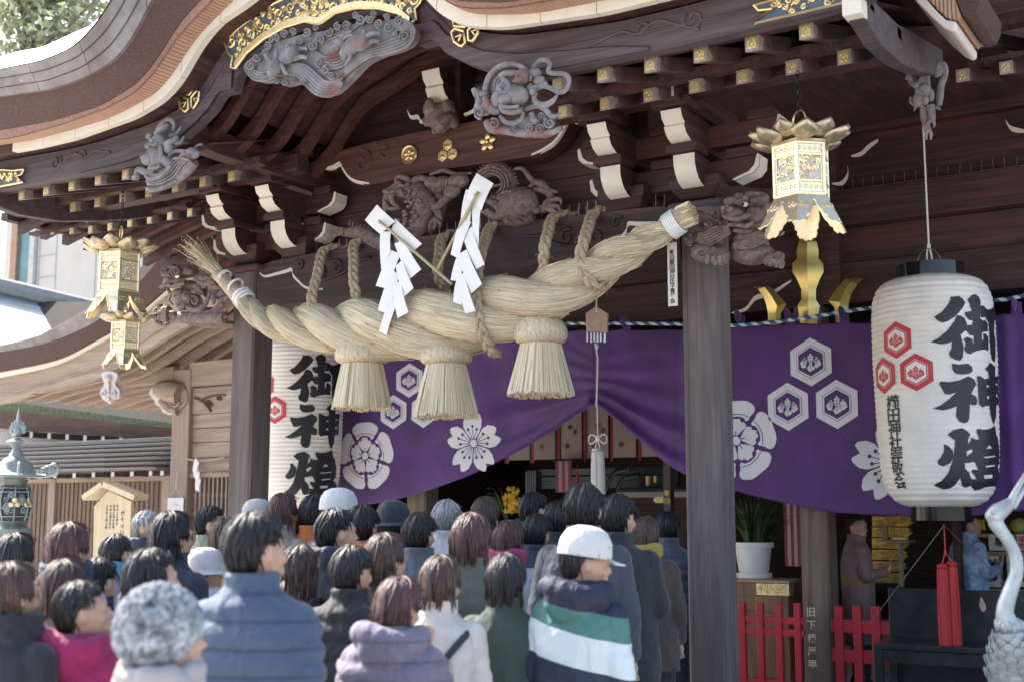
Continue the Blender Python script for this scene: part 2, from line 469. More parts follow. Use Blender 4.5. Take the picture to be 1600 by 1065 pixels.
# gable board
botm = [(4.15, 4.57), (3.8, 4.545), (2.9, 4.525), (2.1, 4.54), (1.75, 4.58), (1.46, 4.65), (1.3, 4.73), (1.14, 4.83), (1.06, 4.925), (1.02, 4.945), (0.90, 4.94), (0.865, 5.05), (0.82, 5.13), (0.72, 5.21), (0.5, 5.285), (0.3, 5.325), (0.1, 5.32), (0, 5.28)]
bx = [p[0] for p in reversed(botm)]; bz = [p[1] for p in reversed(botm)]
def bb(x): return float(np.interp(abs(x), bx, bz))
X = np.array(sorted(set([round(v, 3) for v in np.linspace(-4.1, 4.1, 150)] + [s * b for b in bx for s in (-1, 1) if b <= 4.1])))
mb = MB()
mb.loft([[(x, YB, bb(x)) for x in X], [(x, YB, at(WL, x) + 0.03) for x in X], [(x, YB + 0.09, at(WL, x) + 0.03) for x in X], [(x, YB + 0.09, bb(x)) for x in X], [(x, YB, bb(x)) for x in X]])
board = mb.build('gable_board', WB, hall, angle=30)
# raised moulding that follows the lower edge, and the upper step
def moul(x): return min(bb(x) + 0.14 + 0.03 * math.cos(min(abs(x), 2) * 1.5), at(WL, x) - 0.02)
for s in (-1, 1):
    mb = MB(); XX = np.linspace(0.9, 2.7, 60) * s
    mb.loft([[(x, YB - 0.03, bb(x) + 0.004) for x in XX], [(x, YB - 0.03, lerp(moul(x), bb(x) + 0.02, max(0, (abs(x) - 1.9) / 0.8) ** 2)) for x in XX], [(x, YB, lerp(moul(x), bb(x) + 0.02, max(0, (abs(x) - 1.9) / 0.8) ** 2) + 0.02) for x in XX]])
    XX = np.linspace(0.85, 4.0, 80) * s
    mb.tube([(x, YB - 0.004, at(WL, x) - 0.07 - 0.03 * min(1, abs(abs(x) - 2.4))) for x in XX], 0.008, 5)
    mb.build('board_moulding', WB, board)
def scroll(mb, pts, Y, r):                      # a raised carved line on an XZ plane
    mb.tube([(a, Y, c) for a, c in pts], r, 6)
for s in (-1, 1):
    mb = MB()
    scroll(mb, [(s * a, c) for a, c in spiral((3.0, 4.68), 0.075, 1.4, 2.5, 22)], YB - 0.004, 0.012)
    scroll(mb, crom([(s * 2.30, 4.66), (s * 2.5, 4.70), (s * 2.62, 4.66), (s * 2.75, 4.72), (s * 2.9, 4.66), (s * 3.04, 4.6)], 6), YB - 0.004, 0.011)
    scroll(mb, [(s * a, c) for a, c in spiral((2.65, 4.68), 0.05, 1.2, 0.5, 18)], YB - 0.004, 0.010)
    mb.build('carved_scroll', WB, board)

# ------------------------------------------------------------------ gilt fittings on the gable board
def fitting(outline, Y, seed, name='gilt_fitting', tr=0.012, nsp=16, rmin=0.03, rmax=0.055, parent=None):
    """cut-out gilt plate: blue ground, gilt rim and scrollwork"""
    rng = random.Random(seed)
    pl = MB(); pl.pxz(outline, Y, Y + 0.012); o = pl.build(name, BLUEIN, parent or board, smooth=False)
    mb = MB(); P = outline + [outline[0]]
    mb.tube([(a, Y - 0.008, c) for a, c in P], tr, 6)
    xs = [p[0] for p in outline]; zs = [p[1] for p in outline]
    def inside(a, c, m=0.012):
        ins = False
        for i in range(len(outline)):
            (x1, y1), (x2, y2) = outline[i - 1], outline[i]
            if (y1 > c) != (y2 > c) and a < (x2 - x1) * (c - y1) / (y2 - y1) + x1: ins = not ins
        return ins
    got = 0; used = []
    for _ in range(900):
        if got >= nsp: break
        a, c = rng.uniform(min(xs), max(xs)), rng.uniform(min(zs), max(zs)); r = rng.uniform(rmin, rmax)
        if all(inside(a + r * 0.95 * math.cos(q), c + r * 0.95 * math.sin(q)) for q in (0, 1, 2, 3, 4, 5)) and all(math.hypot(a - u, c - w) > 0.8 * (r + t) for u, w, t in used):
            used.append((a, c, r)); got += 1
            mb.tube([(u, Y - 0.006, w) for u, w in spiral((a, c), r, 1.3, rng.uniform(0, 6), 16, rng.choice((-1, 1)), 0.2)], [tr * 0.95] * 10 + [tr * 0.7] * 7, 5)
            for q in range(2):
                an = rng.uniform(0, 6.28); mb.ell((a + 1.25 * r * math.cos(an), Y - 0.005, c + 1.25 * r * math.sin(an)), (r * 0.34, 0.008, r * 0.2), 6, 5, Matrix.Rotation(an, 3, 'Y'))
    mb.build('gilt_scrollwork', GOLD, o)
    return o
lowc = [(0.02, 5.285), (0.15, 5.335), (0.35, 5.33), (0.56, 5.28), (0.74, 5.20), (0.85, 5.10)]
upc = [(0.90, 5.12), (0.885, 5.20), (0.93, 5.235), (1.0, 5.38), (0.93, 5.37), (0.82, 5.43), (0.55, 5.53), (0.25, 5.58), (0.02, 5.59)]
out = [(a, c) for a, c in lowc + upc] + [(-a, c) for a, c in reversed(lowc + upc)]
fitting(out, YB - 0.03, 3, 'gable_crest_fitting', 0.0125, 90, 0.020, 0.046)
mb = MB(); L = [(-a, c) for a, c in reversed(lowc)] + lowc
mb.loft([[(a, YB - 0.055, c) for a, c in L], [(a, YB - 0.055, c + 0.045) for a, c in L], [(a, YB - 0.03, c + 0.05) for a, c in L]])
mb.loft([[(a, YB - 0.055, c) for a, c in L], [(a, YB - 0.03, c) for a, c in L]])
mb.build('gilt_rim', GOLD, board)
for s in (-1, 1):
    o = [(3.40, 4.67), (3.43, 4.63), (3.52, 4.62), (3.47, 4.60), (3.40, 4.555), (4.05, 4.565), (4.05, 4.72), (3.7, 4.71), (3.55, 4.68)]
    fitting([(s * a, c) for a, c in o], YB - 0.02, 5, 'gable_end_fitting', 0.009, 22, 0.016, 0.032)
    # three-lobed leaf ornament
    mb = MB(); cx, cz = s * 1.335, 4.95
    for ang, ln in ((105, 0.125), (215, 0.11), (335, 0.10)):
        a = R(ang); f = []
        for k in range(9):
            q = a + R(-50 + 100 * k / 8); rr = ln * (1 + 0.09 * abs(math.sin(k * PI / 2.67)) - (.12 if k in (0, 8) else 0))
            f.append((cx + rr * math.cos(q), cz + rr * math.sin(q)))
        lp = [(cx + 0.02 * math.cos(a), cz + 0.02 * math.sin(a))] + f
        mb.tube([(u, YB - 0.05, w) for u, w in lp + [lp[0]]], 0.011, 6)
        for k in (3, 5): mb.tube([(cx + 0.05 * math.cos(a), YB - 0.05, cz + 0.05 * math.sin(a)), (lerp(cx, f[k][0], .85), YB - 0.05, lerp(cz, f[k][1], .85))], 0.006, 5)
    mb.build('leaf_ornament', GOLD, board)

# ------------------------------------------------------------------ pillars, tie beam, brackets
def pillar(x, y, w, z0, z1, name, mat, ch=0.02):
    h = w; P = [(-h + ch, -h), (h - ch, -h), (h, -h + ch), (h, h - ch), (h - ch, h), (-h + ch, h), (-h, h - ch), (-h, -h + ch)]
    mb = MB(); mb.prism([(x + a, y + b) for a, b in P], lambda a, b: (a, b, z0), lambda a, b: (a, b, z1))
    return mb.build(name, mat, hall, smooth=False)
for s in (-1, 1):
    pillar(s * 2.3, 0, 0.139, 0.22, 3.9, 'pillar', WDZ)
    mb = MB(); mb.box(s * 2.3 - 0.24, s * 2.3 + 0.24, -0.24, 0.24, 0.0, 0.22); mb.build('pillar_base', plain('granite', (0.35, 0.34, 0.33), 0.8, 0, 0.2, 30), hall, bevel=0.02)
    mb = MB(); mb.box(s * 2.3 - 0.22, s * 2.3 + 0.22, -0.2, 0.2, 3.90, 3.965); mb.build('pillar_cap', WB, hall, bevel=0.025)
tb = [(-2.13, 3.915), (-2.09, 3.955), (-1.95, 3.978), (-1.4, 4.0), (-0.7, 4.008), (0.7, 4.008), (1.4, 4.0), (1.95, 3.978), (2.09, 3.955), (2.13, 3.915), (2.15, 3.88), (2.15, 3.66), (2.15, 3.55), (1.3, 3.56), (0, 3.60), (-1.3, 3.56), (-2.15, 3.55), (-2.15, 3.66), (-2.15, 3.88)]
mb = MB(); mb.pxz(tb, -0.125, 0.125); beam = mb.build('tie_beam', WD, hall, smooth=False, bevel=0.015)
for s in (-1, 1):
    mb = MB(); B = [(2.115, 3.885), (2.05, 3.85), (1.93, 3.86), (1.80, 3.875), (1.72, 3.885), (1.70, 3.83), (1.64, 3.77), (1.55, 3.70), (1.42, 3.665), (1.34, 3.66)]
    B = crom([(s * a, c) for a, c in B], 5)
    wd = [0.012 + 0.02 * math.sin(PI * min(1, i / len(B) * 1.1)) for i in range(len(B))]
    mb.loft([[(p[0], -0.129, p[1]) for p in B], [(p[0], -0.129, p[1] - w) for p, w in zip(B, wd)], [(p[0], -0.10, p[1] - w - 0.01) for p, w in zip(B, wd)]])
    mb.build('white_cloud_edge', WHITE, beam)
for s in (-1, 1):
    mb = MB()
    for c, r, t, a in (((1.42, 3.80), 0.10, 1.35, 2.4), ((1.18, 3.83), 0.07, 1.2, 1.0), ((1.62, 3.90), 0.05, 1.1, 0.5)):
        mb.tube([(s * p[0], -0.128, p[1]) for p in spiral(c, r, t, a, 22)], [0.020] * 14 + [0.014] * 9, 6)
    mb.tube([(s * p[0], -0.128, p[1]) for p in crom([(1.5, 3.70), (1.3, 3.74), (1.1, 3.78), (0.95, 3.86), (0.8, 3.88)], 6)], 0.016, 6)
    mb.build('carved_scroll', WD, beam)
# spike strip and netting on top of the beam
mb = MB()
for i in range(46):
    x = -1.9 + i * 0.085; mb.tube([(x, -0.06, 4.0), (x + random.uniform(-.012, .012), -0.06, 4.11)], 0.0028, 4)
    mb.tube([(x + 0.03, 0.02, 4.0), (x + 0.03 + random.uniform(-.012, .012), 0.02, 4.10)], 0.0028, 4)
mb.build('bird_spike_strip', plain('steel_wire', (0.35, 0.34, 0.33), 0.4, 0.8), hall)
# upper rainbow beam with the three gilt crests
ub = [(-1.50, 4.875), (-1.2, 4.915), (-0.85, 4.935), (-0.3, 4.945), (0.3, 4.945), (0.85, 4.93), (1.2, 4.905), (1.50, 4.85), (1.5, 4.80), (1.38, 4.77), (1.18, 4.79), (1.12, 4.70), (1.02, 4.61), (0.88, 4.545), (0.0, 4.57), (-0.88, 4.545), (-1.02, 4.61), (-1.12, 4.70), (-1.18, 4.79), (-1.38, 4.77), (-1.5, 4.83)]
mb = MB(); mb.pxz(ub, -0.11, 0.10); upb = mb.build('upper_beam', WRED, hall, smooth=False, bevel=0.012)
for s in (-1, 1):
    mb = MB(); B = crom([(s * a, c) for a, c in ((1.5, 4.865), (1.40, 4.80), (1.28, 4.785), (1.19, 4.81), (1.14, 4.74), (1.06, 4.65), (0.96, 4.60), (0.84, 4.565))], 5)
    wd = [0.008 + 0.024 * math.sin(PI * i / len(B)) for i in range(len(B))]
    mb.loft([[(p[0], -0.116, p[1]) for p in B], [(p[0], -0.116, p[1] - w) for p, w in zip(B, wd)], [(p[0], -0.09, p[1] - w - 0.01) for p, w in zip(B, wd)]])
    mb.build('white_cloud_edge', WHITE, upb)
for s in (-1, 1):
    mb = MB()
    mb.tube([(s * p[0], -0.112, p[1]) for p in spiral((0.92, 4.77), 0.11, 1.3, 1.5, 22)], [0.017] * 14 + [0.012] * 9, 6)
    mb.tube([(s * p[0], -0.112, p[1]) for p in spiral((0.66, 4.83), 0.07, 1.2, 4.0, 18)], 0.012, 6)
    mb.build('carved_scroll', WRED, upb)
def crest_on(x, z, kind):
    mb = MB(); Y = -0.115
    if kind == 'round':
        mb.lathe([(0.0, 0.0), (0.075, 0.0), (0.085, -0.012), (0.078, -0.022), (0.066, -0.018), (0.062, -0.010), (0.0, -0.010)], (x, Y, z), 28, M=Matrix.Rotation(-PI / 2, 3, 'X'))
        for k in range(5):
            a = R(90 + 72 * k); mb.ell((x + 0.034 * math.cos(a), Y - 0.016, z + 0.034 * math.sin(a)), (0.026, 0.008, 0.017), 10, 6, Matrix.Rotation(-a, 3, 'Y'))
        mb.ell((x, Y - 0.02, z), (0.012, 0.01, 0.012), 8, 6)
    elif kind == 'hex':
        for a in (90, 210, 330):
            cx, cz = x + 0.058 * math.cos(R(a)), z - 0.01 + 0.058 * math.sin(R(a))
            hx = [(cx + 0.054 * math.cos(R(30 + 60 * k)), cz + 0.054 * math.sin(R(30 + 60 * k))) for k in range(6)]
            mb.pxz(hx, Y - 0.014, Y + 0.004); mb.tube([(p[0], Y - 0.015, p[1]) for p in [(cx + (q[0] - cx) * 0.72, cz + (q[1] - cz) * 0.72) for q in hx + hx[:1]]], 0.004, 5)
            for k in range(3): mb.ell((cx - 0.015 + 0.015 * k, Y - 0.015, cz - 0.008), (0.010, 0.006, 0.018), 6, 5)
    else:
        for k in range(5):
            a = R(90 + 72 * k); mb.ell((x + 0.05 * math.cos(a), Y - 0.01, z + 0.05 * math.sin(a)), (0.036, 0.014, 0.029), 12, 6, Matrix.Rotation(-a, 3, 'Y'))
        mb.ell((x, Y - 0.02, z), (0.018, 0.012, 0.018), 8, 6)
    return mb.build('gilt_crest', GOLD, upb)
for (px, py), k in (((640, 242), 'round'), ((700, 236), 'hex'), ((762, 222), 'blossom')):
    p = PY(px, py, -0.12); crest_on(p.x, p.z, k)

# bracket sets: blocks and white-nosed arms
def arm_low(x, y0, y1, z0, z1, hw):
    h = z1 - z0
    prof = [(y0, z1), (y0, z1 - 0.45 * h)] + [(y0 + 0.16 * (1 - math.cos(t)) * 1.0, z1 - 0.45 * h - 0.55 * h * math.sin(t)) for t in np.linspace(0.15, PI / 2, 7)] + [(y1, z0), (y1, z1)]
    return prof
def nose(mbw, mbd, x, y0, y1, z0, z1, hw, lobed):
    h = z1 - z0
    if lobed: cur = [(y0, z1), (y0 - 0.02, z1 - 0.06 * h), (y0 + 0.0, z1 - 0.3 * h), (y0 + 0.05, z1 - 0.47 * h), (y0 + 0.035, z1 - 0.55 * h), (y0 + 0.07, z1 - 0.78 * h), (y0 + 0.14, z1 - 0.93 * h), (y0 + 0.21, z0)]
    else: cur = [(y0, z1), (y0 + 0.005, z1 - 0.35 * h), (y0 + 0.03, z1 - 0.6 * h), (y0 + 0.07, z1 - 0.8 * h), (y0 + 0.13, z1 - 0.95 * h), (y0 + 0.2, z0)]
    prof = cur + [(y1, z0), (y1, z1)]
    mbd.pyz(prof, x - hw + 0.002, x + hw - 0.002)
    d = 0.004
    mbw.loft([[(x - hw, a - d, c - d) for a, c in cur], [(x + hw, a - d, c - d) for a, c in cur]])
for s in (-1, 1):
    for bxm in (2.3, 1.69):
        x = s * bxm; mb = MB()
        mb.loft([[(x - 0.13, -0.13, 3.99), (x + 0.13, -0.13, 3.99), (x + 0.13, 0.13, 3.99), (x - 0.13, 0.13, 3.99)], [(x - 0.2, -0.2, 4.07), (x + 0.2, -0.2, 4.07), (x + 0.2, 0.2, 4.07), (x - 0.2, 0.2, 4.07)], [(x - 0.2, -0.2, 4.15), (x + 0.2, -0.2, 4.15), (x + 0.2, 0.2, 4.15), (x - 0.2, 0.2, 4.15)]], True, True)
        mb.build('bracket_block', WD, hall, smooth=False, bevel=0.008)
        w, d = MB(), MB(); nose(w, d, x, -0.36, 0.3, 4.06, 4.28, 0.085, False)
        a = d.build('bracket_arm', WDY, hall, smooth=False); w.build('white_arm_end', WHITE, a)
        w, d = MB(), MB(); nose(w, d, x, -0.56, 0.3, 4.35, 4.57, 0.08, True)
        a = d.build('bracket_arm', WDY, hall, smooth=False); w.build('white_arm_end', WHITE, a)
        mb = MB(); mb.box(x - 0.12, x + 0.12, -0.42, -0.18, 4.285, 4.348); mb.build('bearing_block', WD, hall, smooth=False, bevel=0.006)
        mb = MB(); mb.box(x - 0.14, x + 0.14, -0.62, -0.36, 4.575, 4.64); mb.build('bearing_block', WD, hall, smooth=False, bevel=0.006)
    # cross arms along the beam with white curved ends
    for z0, z1, xa, xb in ((4.10, 4.27, 1.36, 2.78), (4.38, 4.54, 1.25, 2.95)):
        h = z1 - z0
        cur = [(0, z1), (0.01, z1 - 0.5 * h), (0.05, z1 - 0.75 * h), (0.13, z0 + 0.02), (0.2, z0)]
        pr = [(xa + a, c) for a, c in cur] + [(xb - a, c) for a, c in reversed(cur)]
        mb = MB(); mb.pxz([(s * a, c) for a, c in pr], -0.075, 0.075); ar = mb.build('cross_arm', WD, hall, smooth=False)
        for side in (0, 1):
            w = MB(); L = [((xa + a) if side == 0 else (xb - a), c) for a, c in cur]
            sg = -1 if side == 0 else 1
            w.loft([[(s * (a + sg * 0.003), -0.077, c - 0.003) for a, c in L], [(s * (a + sg * 0.003), 0.077, c - 0.003) for a, c in L]])
            w.loft([[(s * a, -0.079, c) for a, c in L], [(s * (a - sg * (0.022 + 0.02 * math.sin(i / 4 * PI))), -0.079, c + 0.012) for i, (a, c) in enumerate(L)]])
            w.build('white_arm_end', WHITE, ar)
        for bxm in (xa + 0.16, 2.0, xb - 0.16):
          mb = MB(); mb.box(s * bxm - 0.1, s * bxm + 0.1, -0.1, 0.1, z1 + 0.003, z1 + 0.075)
          mb.build('bearing_block', WD, hall, smooth=False, bevel=0.006)
    mb = MB(); mb.box(min(s * 1.3, s * 4.0), max(s * 1.3, s * 4.0), -0.56, -0.40, 4.645, 4.80); mb.build('purlin', WD, hall, smooth=False, bevel=0.01)
    mb = MB(); mb.box(s * 1.55 - 0.09, s * 1.55 + 0.09, -1.72, 0.5, 4.62, 4.82); mb.build('gable_purlin', WDY, hall, smooth=False, bevel=0.01)
    mb = MB(); mb.box(s * 2.3 - 0.09, s * 2.3 + 0.09, -0.72, 0.5, 4.60, 4.78); q = mb.build('eave_arm', WDY, hall, smooth=False)
    mb = MB(); mb.box(s * 2.3 - 0.092, s * 2.3 + 0.092, -0.726, -0.721, 4.598, 4.782); mb.build('white_arm_end', WHITE, q, smooth=False)
# strut under the ridge with its carved knob and white cloud noses
mb = MB(); mb.box(-0.12, 0.12, -0.1, 0.12, 4.95, 5.7); st = mb.build('king_strut', WD, hall, smooth=False)
w, d = MB(), MB(); nose(w, d, -0.02, -0.32, 0.1, 5.12, 5.40, 0.09, True); a = d.build('bracket_arm', WDY, hall, smooth=False); w.build('white_arm_end', WHITE, a)
w = MB()
for s in (-1, 1):
    B = crom([(s * 0.42, 5.16), (s * 0.38, 5.10), (s * 0.30, 5.09), (s * 0.27, 5.04), (s * 0.18, 5.02)], 5)
    w.loft([[(p[0], -0.13, p[1]) for p in B], [(p[0], -0.13, p[1] - 0.012 - 0.03 * math.sin(PI * i / len(B))) for i, p in enumerate(B)], [(p[0], -0.10, p[1] - 0.02) for p in B]])
w.build('white_cloud_edge', WHITE, st)
mb = MB()
for i in range(26):
    a = random.uniform(0, 6.28); t = random.uniform(0, 1); mb.ell((0.15 * (0.6 + 0.4 * t) * math.cos(a) - 0.02, -0.2 + 0.1 * math.sin(a), 5.12 - 0.22 * t), (0.045, 0.045, 0.05), 8, 6)
mb.ell((-0.02, -0.18, 5.0), (0.12, 0.1, 0.14))
mb.build('carved_flower_knob', WCARVE, st, remesh=0.014, rsm=2)
# gable wall behind
mb = MB()
for i in range(9):
    z = 4.0 + i * 0.2; mb.box(-1.75, 1.75, 0.16 + 0.004 * (i % 2), 0.2, z + 0.002, z + 0.198)
mb.build('gable_wall', WD, hall, smooth=False)
# curved ribs under the gable roof
for Y in (-1.42, -1.1, -0.78, -0.46, -0.14):
    mb = MB(); XX = np.linspace(-1.62, 1.62, 60)
    f = lambda x: at(WL, x) - 0.015 - 0.10 * max(0, abs(x) - 0.9)
    mb.loft([[(x, Y - 0.045, f(x) - 0.12) for x in XX], [(x, Y + 0.045, f(x) - 0.12) for x in XX], [(x, Y + 0.045, f(x)) for x in XX], [(x, Y - 0.045, f(x)) for x in XX], [(x, Y - 0.045, f(x) - 0.12) for x in XX]])
    mb.build('curved_rib', WRED, hall, angle=40)

# ------------------------------------------------------------------ rafters with gilt tips
def raf_mat():
    m, nt, bs = nodes_of('rafter_timber')
    v = coords(nt, (1, 1, 1)); sx = N(nt, 'ShaderNodeSeparateXYZ'); nt.links.new(v, sx.inputs[0])
    oi = N(nt, 'ShaderNodeObjectInfo')
    n = tex_noise(nt, coords(nt, (14, 1.2, 14)), 1.2, 6, 0.65, 1.0)
    col = ramp(nt, [(0.3, (0.03, 0.014, 0.014)), (0.55, (0.065, 0.03, 0.026)), (0.75, (0.12, 0.06, 0.05))], n)
    # bare, sun-bleached wood on the outermost hand's breadth, its edge lobed where the old paint line was
    vo = N(nt, 'ShaderNodeVectorMath', operation='ADD'); nt.links.new(v, vo.inputs[0])
    cb = N(nt, 'ShaderNodeCombineXYZ'); nt.links.new(oi.outputs['Random'], cb.inputs[0]); nt.links.new(oi.outputs['Random'], cb.inputs[2]); nt.links.new(cb.outputs[0], vo.inputs[1])
    n2 = N(nt, 'ShaderNodeTexNoise'); n2.inputs['Scale'].default_value = 17; n2.inputs['Detail'].default_value = 1.5; nt.links.new(vo.outputs[0], n2.inputs['Vector'])
    ad = N(nt, 'ShaderNodeMath', operation='MULTIPLY_ADD'); nt.links.new(n2.outputs['Fac'], ad.inputs[0]); ad.inputs[1].default_value = 0.22; nt.links.new(sx.outputs[1], ad.inputs[2])
    f = ramp(nt, [(0.17, (1, 1, 1)), (0.19, (0.35, 0.35, 0.35)), (0.34, (0, 0, 0))], ad.outputs[0])
    pal = ramp(nt, [(0.35, (0.20, 0.15, 0.13)), (0.65, (0.36, 0.31, 0.28))], n)
    nt.links.new(mixc(nt, f, col, pal), bs.inputs['Base Color']); bs.inputs['Roughness'].default_value = 0.75
    bump(nt, bs, n, 0.25, 0.006)
    return m
RAF = raf_mat()
def rafter_proto(length, slope, hw=0.043, h=0.098):
    mb = MB(); k = slope
    mb.loft([[(-hw, 0, -h / 2), (hw, 0, -h / 2), (hw, 0, h / 2), (-hw, 0, h / 2)], [(-hw, length, -h / 2 + k * length), (hw, length, -h / 2 + k * length), (hw, length, h / 2 + k * length), (-hw, length, h / 2 + k * length)]], True, True)
    o = mb.build('rafter', RAF, hall, smooth=False)
    mb = MB(); w, q = hw - 0.012, h / 2 - 0.014
    mb.box(-w, w, -0.006, 0.002, -q, q)
    for a, c in ((-.3, -.45), (.3, -.45), (-.3, .45), (.3, .45), (0, 0)): mb.ell((a * 2 * w * 0.7, -0.007, c * 2 * q * 0.7), (0.007, 0.004, 0.012), 6, 5)
    t = mb.build('gilt_tip', GOLD2, o, smooth=False)
    return o, t
def rafter_row(proto, xs, y, zf, first=[None]):
    o, t = proto
    for x in xs:
        if not o.get('placed'):
            o.location = (x, y, zf(x)); o['placed'] = 1; continue
        c = o.copy(); C.objects.link(c); c.parent = hall; c.matrix_parent_inverse = o.matrix_parent_inverse.copy(); c.location = (x, y, zf(x))
        d = t.copy(); C.objects.link(d); d.parent = c; d.matrix_parent_inverse = t.matrix_parent_inverse.copy()
pU = rafter_proto(0.95, 0.30); pL = rafter_proto(1.75, 0.36); pM = rafter_proto(1.9, 0.30)
for p in (pU, pL, pM): p[0].location = (0, 0, 0)
xsU = [s * (2.285 + 0.343 * k) for s in (-1, 1) for k in range(-1, 5)]
rafter_row(pU, xsU, -1.6, lambda x: 4.505 + 0.02 * max(0, abs(x) - 3.2))
xsL = [s * (2.33 + 0.343 * k) for s in (-1, 1) for k in range(-2, 5)]
rafter_row(pL, xsL, -1.0, lambda x: 4.535)
rafter_row(pM, [s * x for s in (-1, 1) for x in (4.28, 4.60, 4.92, 5.24, 5.56, 5.9, 6.23)], 0.55, lambda x: 5.05)
rafter_row(pM, [s * x for s in (-1, 1) for x in (4.05, 4.36, 4.68, 5.0, 5.33, 5.66, 5.99, 6.34)], 0.80, lambda x: 4.90 + (0.10 * max(0, -x - 5.6)))
for o, t in (pU, pL, pM):
    if 'placed' in o: del o['placed']
for o in list(hall.children):
    if 'placed' in o: del o['placed']
for s in (-1, 1):
    a, b = min(s * 1.3, s * 4.05), max(s * 1.3, s * 4.05)
    mb = MB(); mb.box(a, b, -1.62, -1.54, 4.562, 4.60); mb.loft([[(a, -1.66, 4.60), (b, -1.66, 4.60)], [(a, -0.6, 4.92), (b, -0.6, 4.92)]]); mb.build('eave_boards', WDY, hall, smooth=False)
    mb = MB(); mb.box(a, b, -1.02, -0.93, 4.592, 4.66); mb.loft([[(a, -1.0, 4.662), (b, -1.0, 4.662)], [(a, 1.4, 5.5), (b, 1.4, 5.5)]]); mb.build('eave_boards', WDY, hall, smooth=False)
    a, b = min(s * 4.1, s * 6.75), max(s * 4.1, s * 6.75)
    mb = MB(); mb.box(a, b, 0.5, 0.62, 5.11, 5.2); mb.loft([[(a, 0.5, 5.2), (b, 0.5, 5.2)], [(a, 2.9, 5.95), (b, 2.9, 5.95)]]); mb.box(a, b, 0.78, 0.9, 4.965, 5.0)
    mb.build('eave_boards', WDY, hall, smooth=False)
    mb = MB(); mb.box(a, b, 0.25, 0.5, 5.2, 5.48); mb.build('bark_eave', BARK, hall, smooth=False, bevel=0.04)
    # hanging bargeboard at the side of the porch roof, with its carved dragon
    prof = [(-1.80, 4.62), (-1.80, 4.47), (-1.4, 4.41), (-0.95, 4.44), (-0.5, 4.53), (-0.1, 4.63), (0.2, 4.72), (0.2, 4.90), (-0.2, 4.83), (-0.6, 4.76), (-1.0, 4.68), (-1.4, 4.65)]
    mb = MB(); mb.pyz(prof, s * 4.0 - 0.05, s * 4.0 + 0.05); sg = mb.build('side_bargeboard', WB, hall, smooth=False, bevel=0.008)
    mb = MB(); mb.tube(crom([(s * 4.0 - 0.055, a, c) for a, c in ((-1.5, 4.56), (-1.0, 4.56), (-0.5, 4.65), (0.0, 4.76))], 6), 0.018, 6); mb.build('board_moulding', WB, sg)
    mb = MB(); mb.box(s * 4.0 - 0.056, s * 4.0 + 0.056, -1.83, -1.70, 4.462, 4.625); mb.build('white_arm_end', WHITE, sg, smooth=False, bevel=0.01)
    # rolled verge of the roof beyond it
    for poly, m, nm in (([(1420, -15), (1432, 3), (1452, 24), (1475, 44), (1488, 50), (1494, 46), (1494, 34), (1478, 31), (1460, 14), (1445, -4), (1438, -15)], WHITE, 'white_edge_strip'),
                        ([(1439.5, -15), (1447, -4), (1463, 13), (1480, 29), (1497, 31), (1502, 25), (1494, 5), (1488, -15)], SHING, 'shingle_course'),
                        ([(1489, -15), (1495.5, 5), (1503.5, 25), (1512, 28), (1526, 22), (1533, 8), (1535, -15)], BARK, 'bark_thatch')):
        P = [PY(x, y, -0.9) for x, y in poly]; mb = MB(); mb.pxz([(s * p.x, p.z) for p in P], -0.9, -0.3); mb.build(nm, m, hall, smooth=False, bevel=0.01)
# side eaves of the hall on the left: two tiers of rafter ends
mb = MB(); hw = 0.045
def xraf(length, slope):
    mb = MB(); mb.loft([[(0, -hw, -0.055), (0, hw, -0.055), (0, hw, 0.055), (0, -hw, 0.055)], [(length, -hw, -0.055 + slope * length), (length, hw, -0.055 + slope * length), (length, hw, 0.055 + slope * length), (length, -hw, 0.055 + slope * length)]], True, True)
    o = mb.build('side_rafter', WDY, hall, smooth=False)
    mb = MB(); mb.box(-0.004, 0.002, -0.03, 0.03, -0.04, 0.04); t = mb.build('grey_tip', plain('bleached_wood', (0.25, 0.21, 0.2), 0.8), o, smooth=False)
    return o, t
ro, rt = xraf(2.6, 0.23); k = 0
spots = [(-6.55, 0.52 + 0.315 * i, 4.965 - 0.01 * i) for i in range(11)] + [(-6.0, 1.74 + 0.32 * i, 5.10) for i in range(10)]
for (x, y, z) in spots:
    if k == 0: ro.location = (x, y, z)
    else:
        c = copy_part(ro, hall, (x, y, z)); d = rt.copy(); C.objects.link(d); d.parent = c; d.matrix_parent_inverse = rt.matrix_parent_inverse.copy()
    k += 1
mb = MB(); mb.loft([[(-6.6, 0.3, 5.05), (-6.6, 6, 5.03)], [(-3.4, 0.3, 5.85), (-3.4, 6, 5.85)]]); mb.box(-6.62, -6.5, 0.3, 6, 5.03, 5.12); mb.build('eave_boards', WDY, hall, smooth=False)
# main roof over everything
mb = MB()
mb.loft([[(-6.9, 0.2, 5.49), (-6.9, 9.0, 5.4)], [(-5.0, 0.2, 5.9), (-5.0, 9, 6.6)], [(-4.2, 2.2, 6.4), (-4.2, 7, 7.4)]])
mb.loft([[(-6.9, 0.2, 5.49), (6.9, 0.2, 5.49)], [(-5.4, 2.0, 6.1), (5.4, 2.0, 6.1)], [(-4.2, 4.2, 7.4), (4.2, 4.2, 7.4)], [(-4.2, 5.2, 7.6), (4.2, 5.2, 7.6)], [(-6.5, 9.0, 5.4), (6.9, 9.0, 5.4)]])
mb.loft([[(6.9, 0.2, 5.49), (6.9, 9.0, 5.4)], [(5.0, 0.2, 5.9), (5.0, 9, 6.6)], [(4.2, 2.2, 6.4), (4.2, 7, 7.4)]])
mb.build('main_roof', COPPER, hall, angle=60)

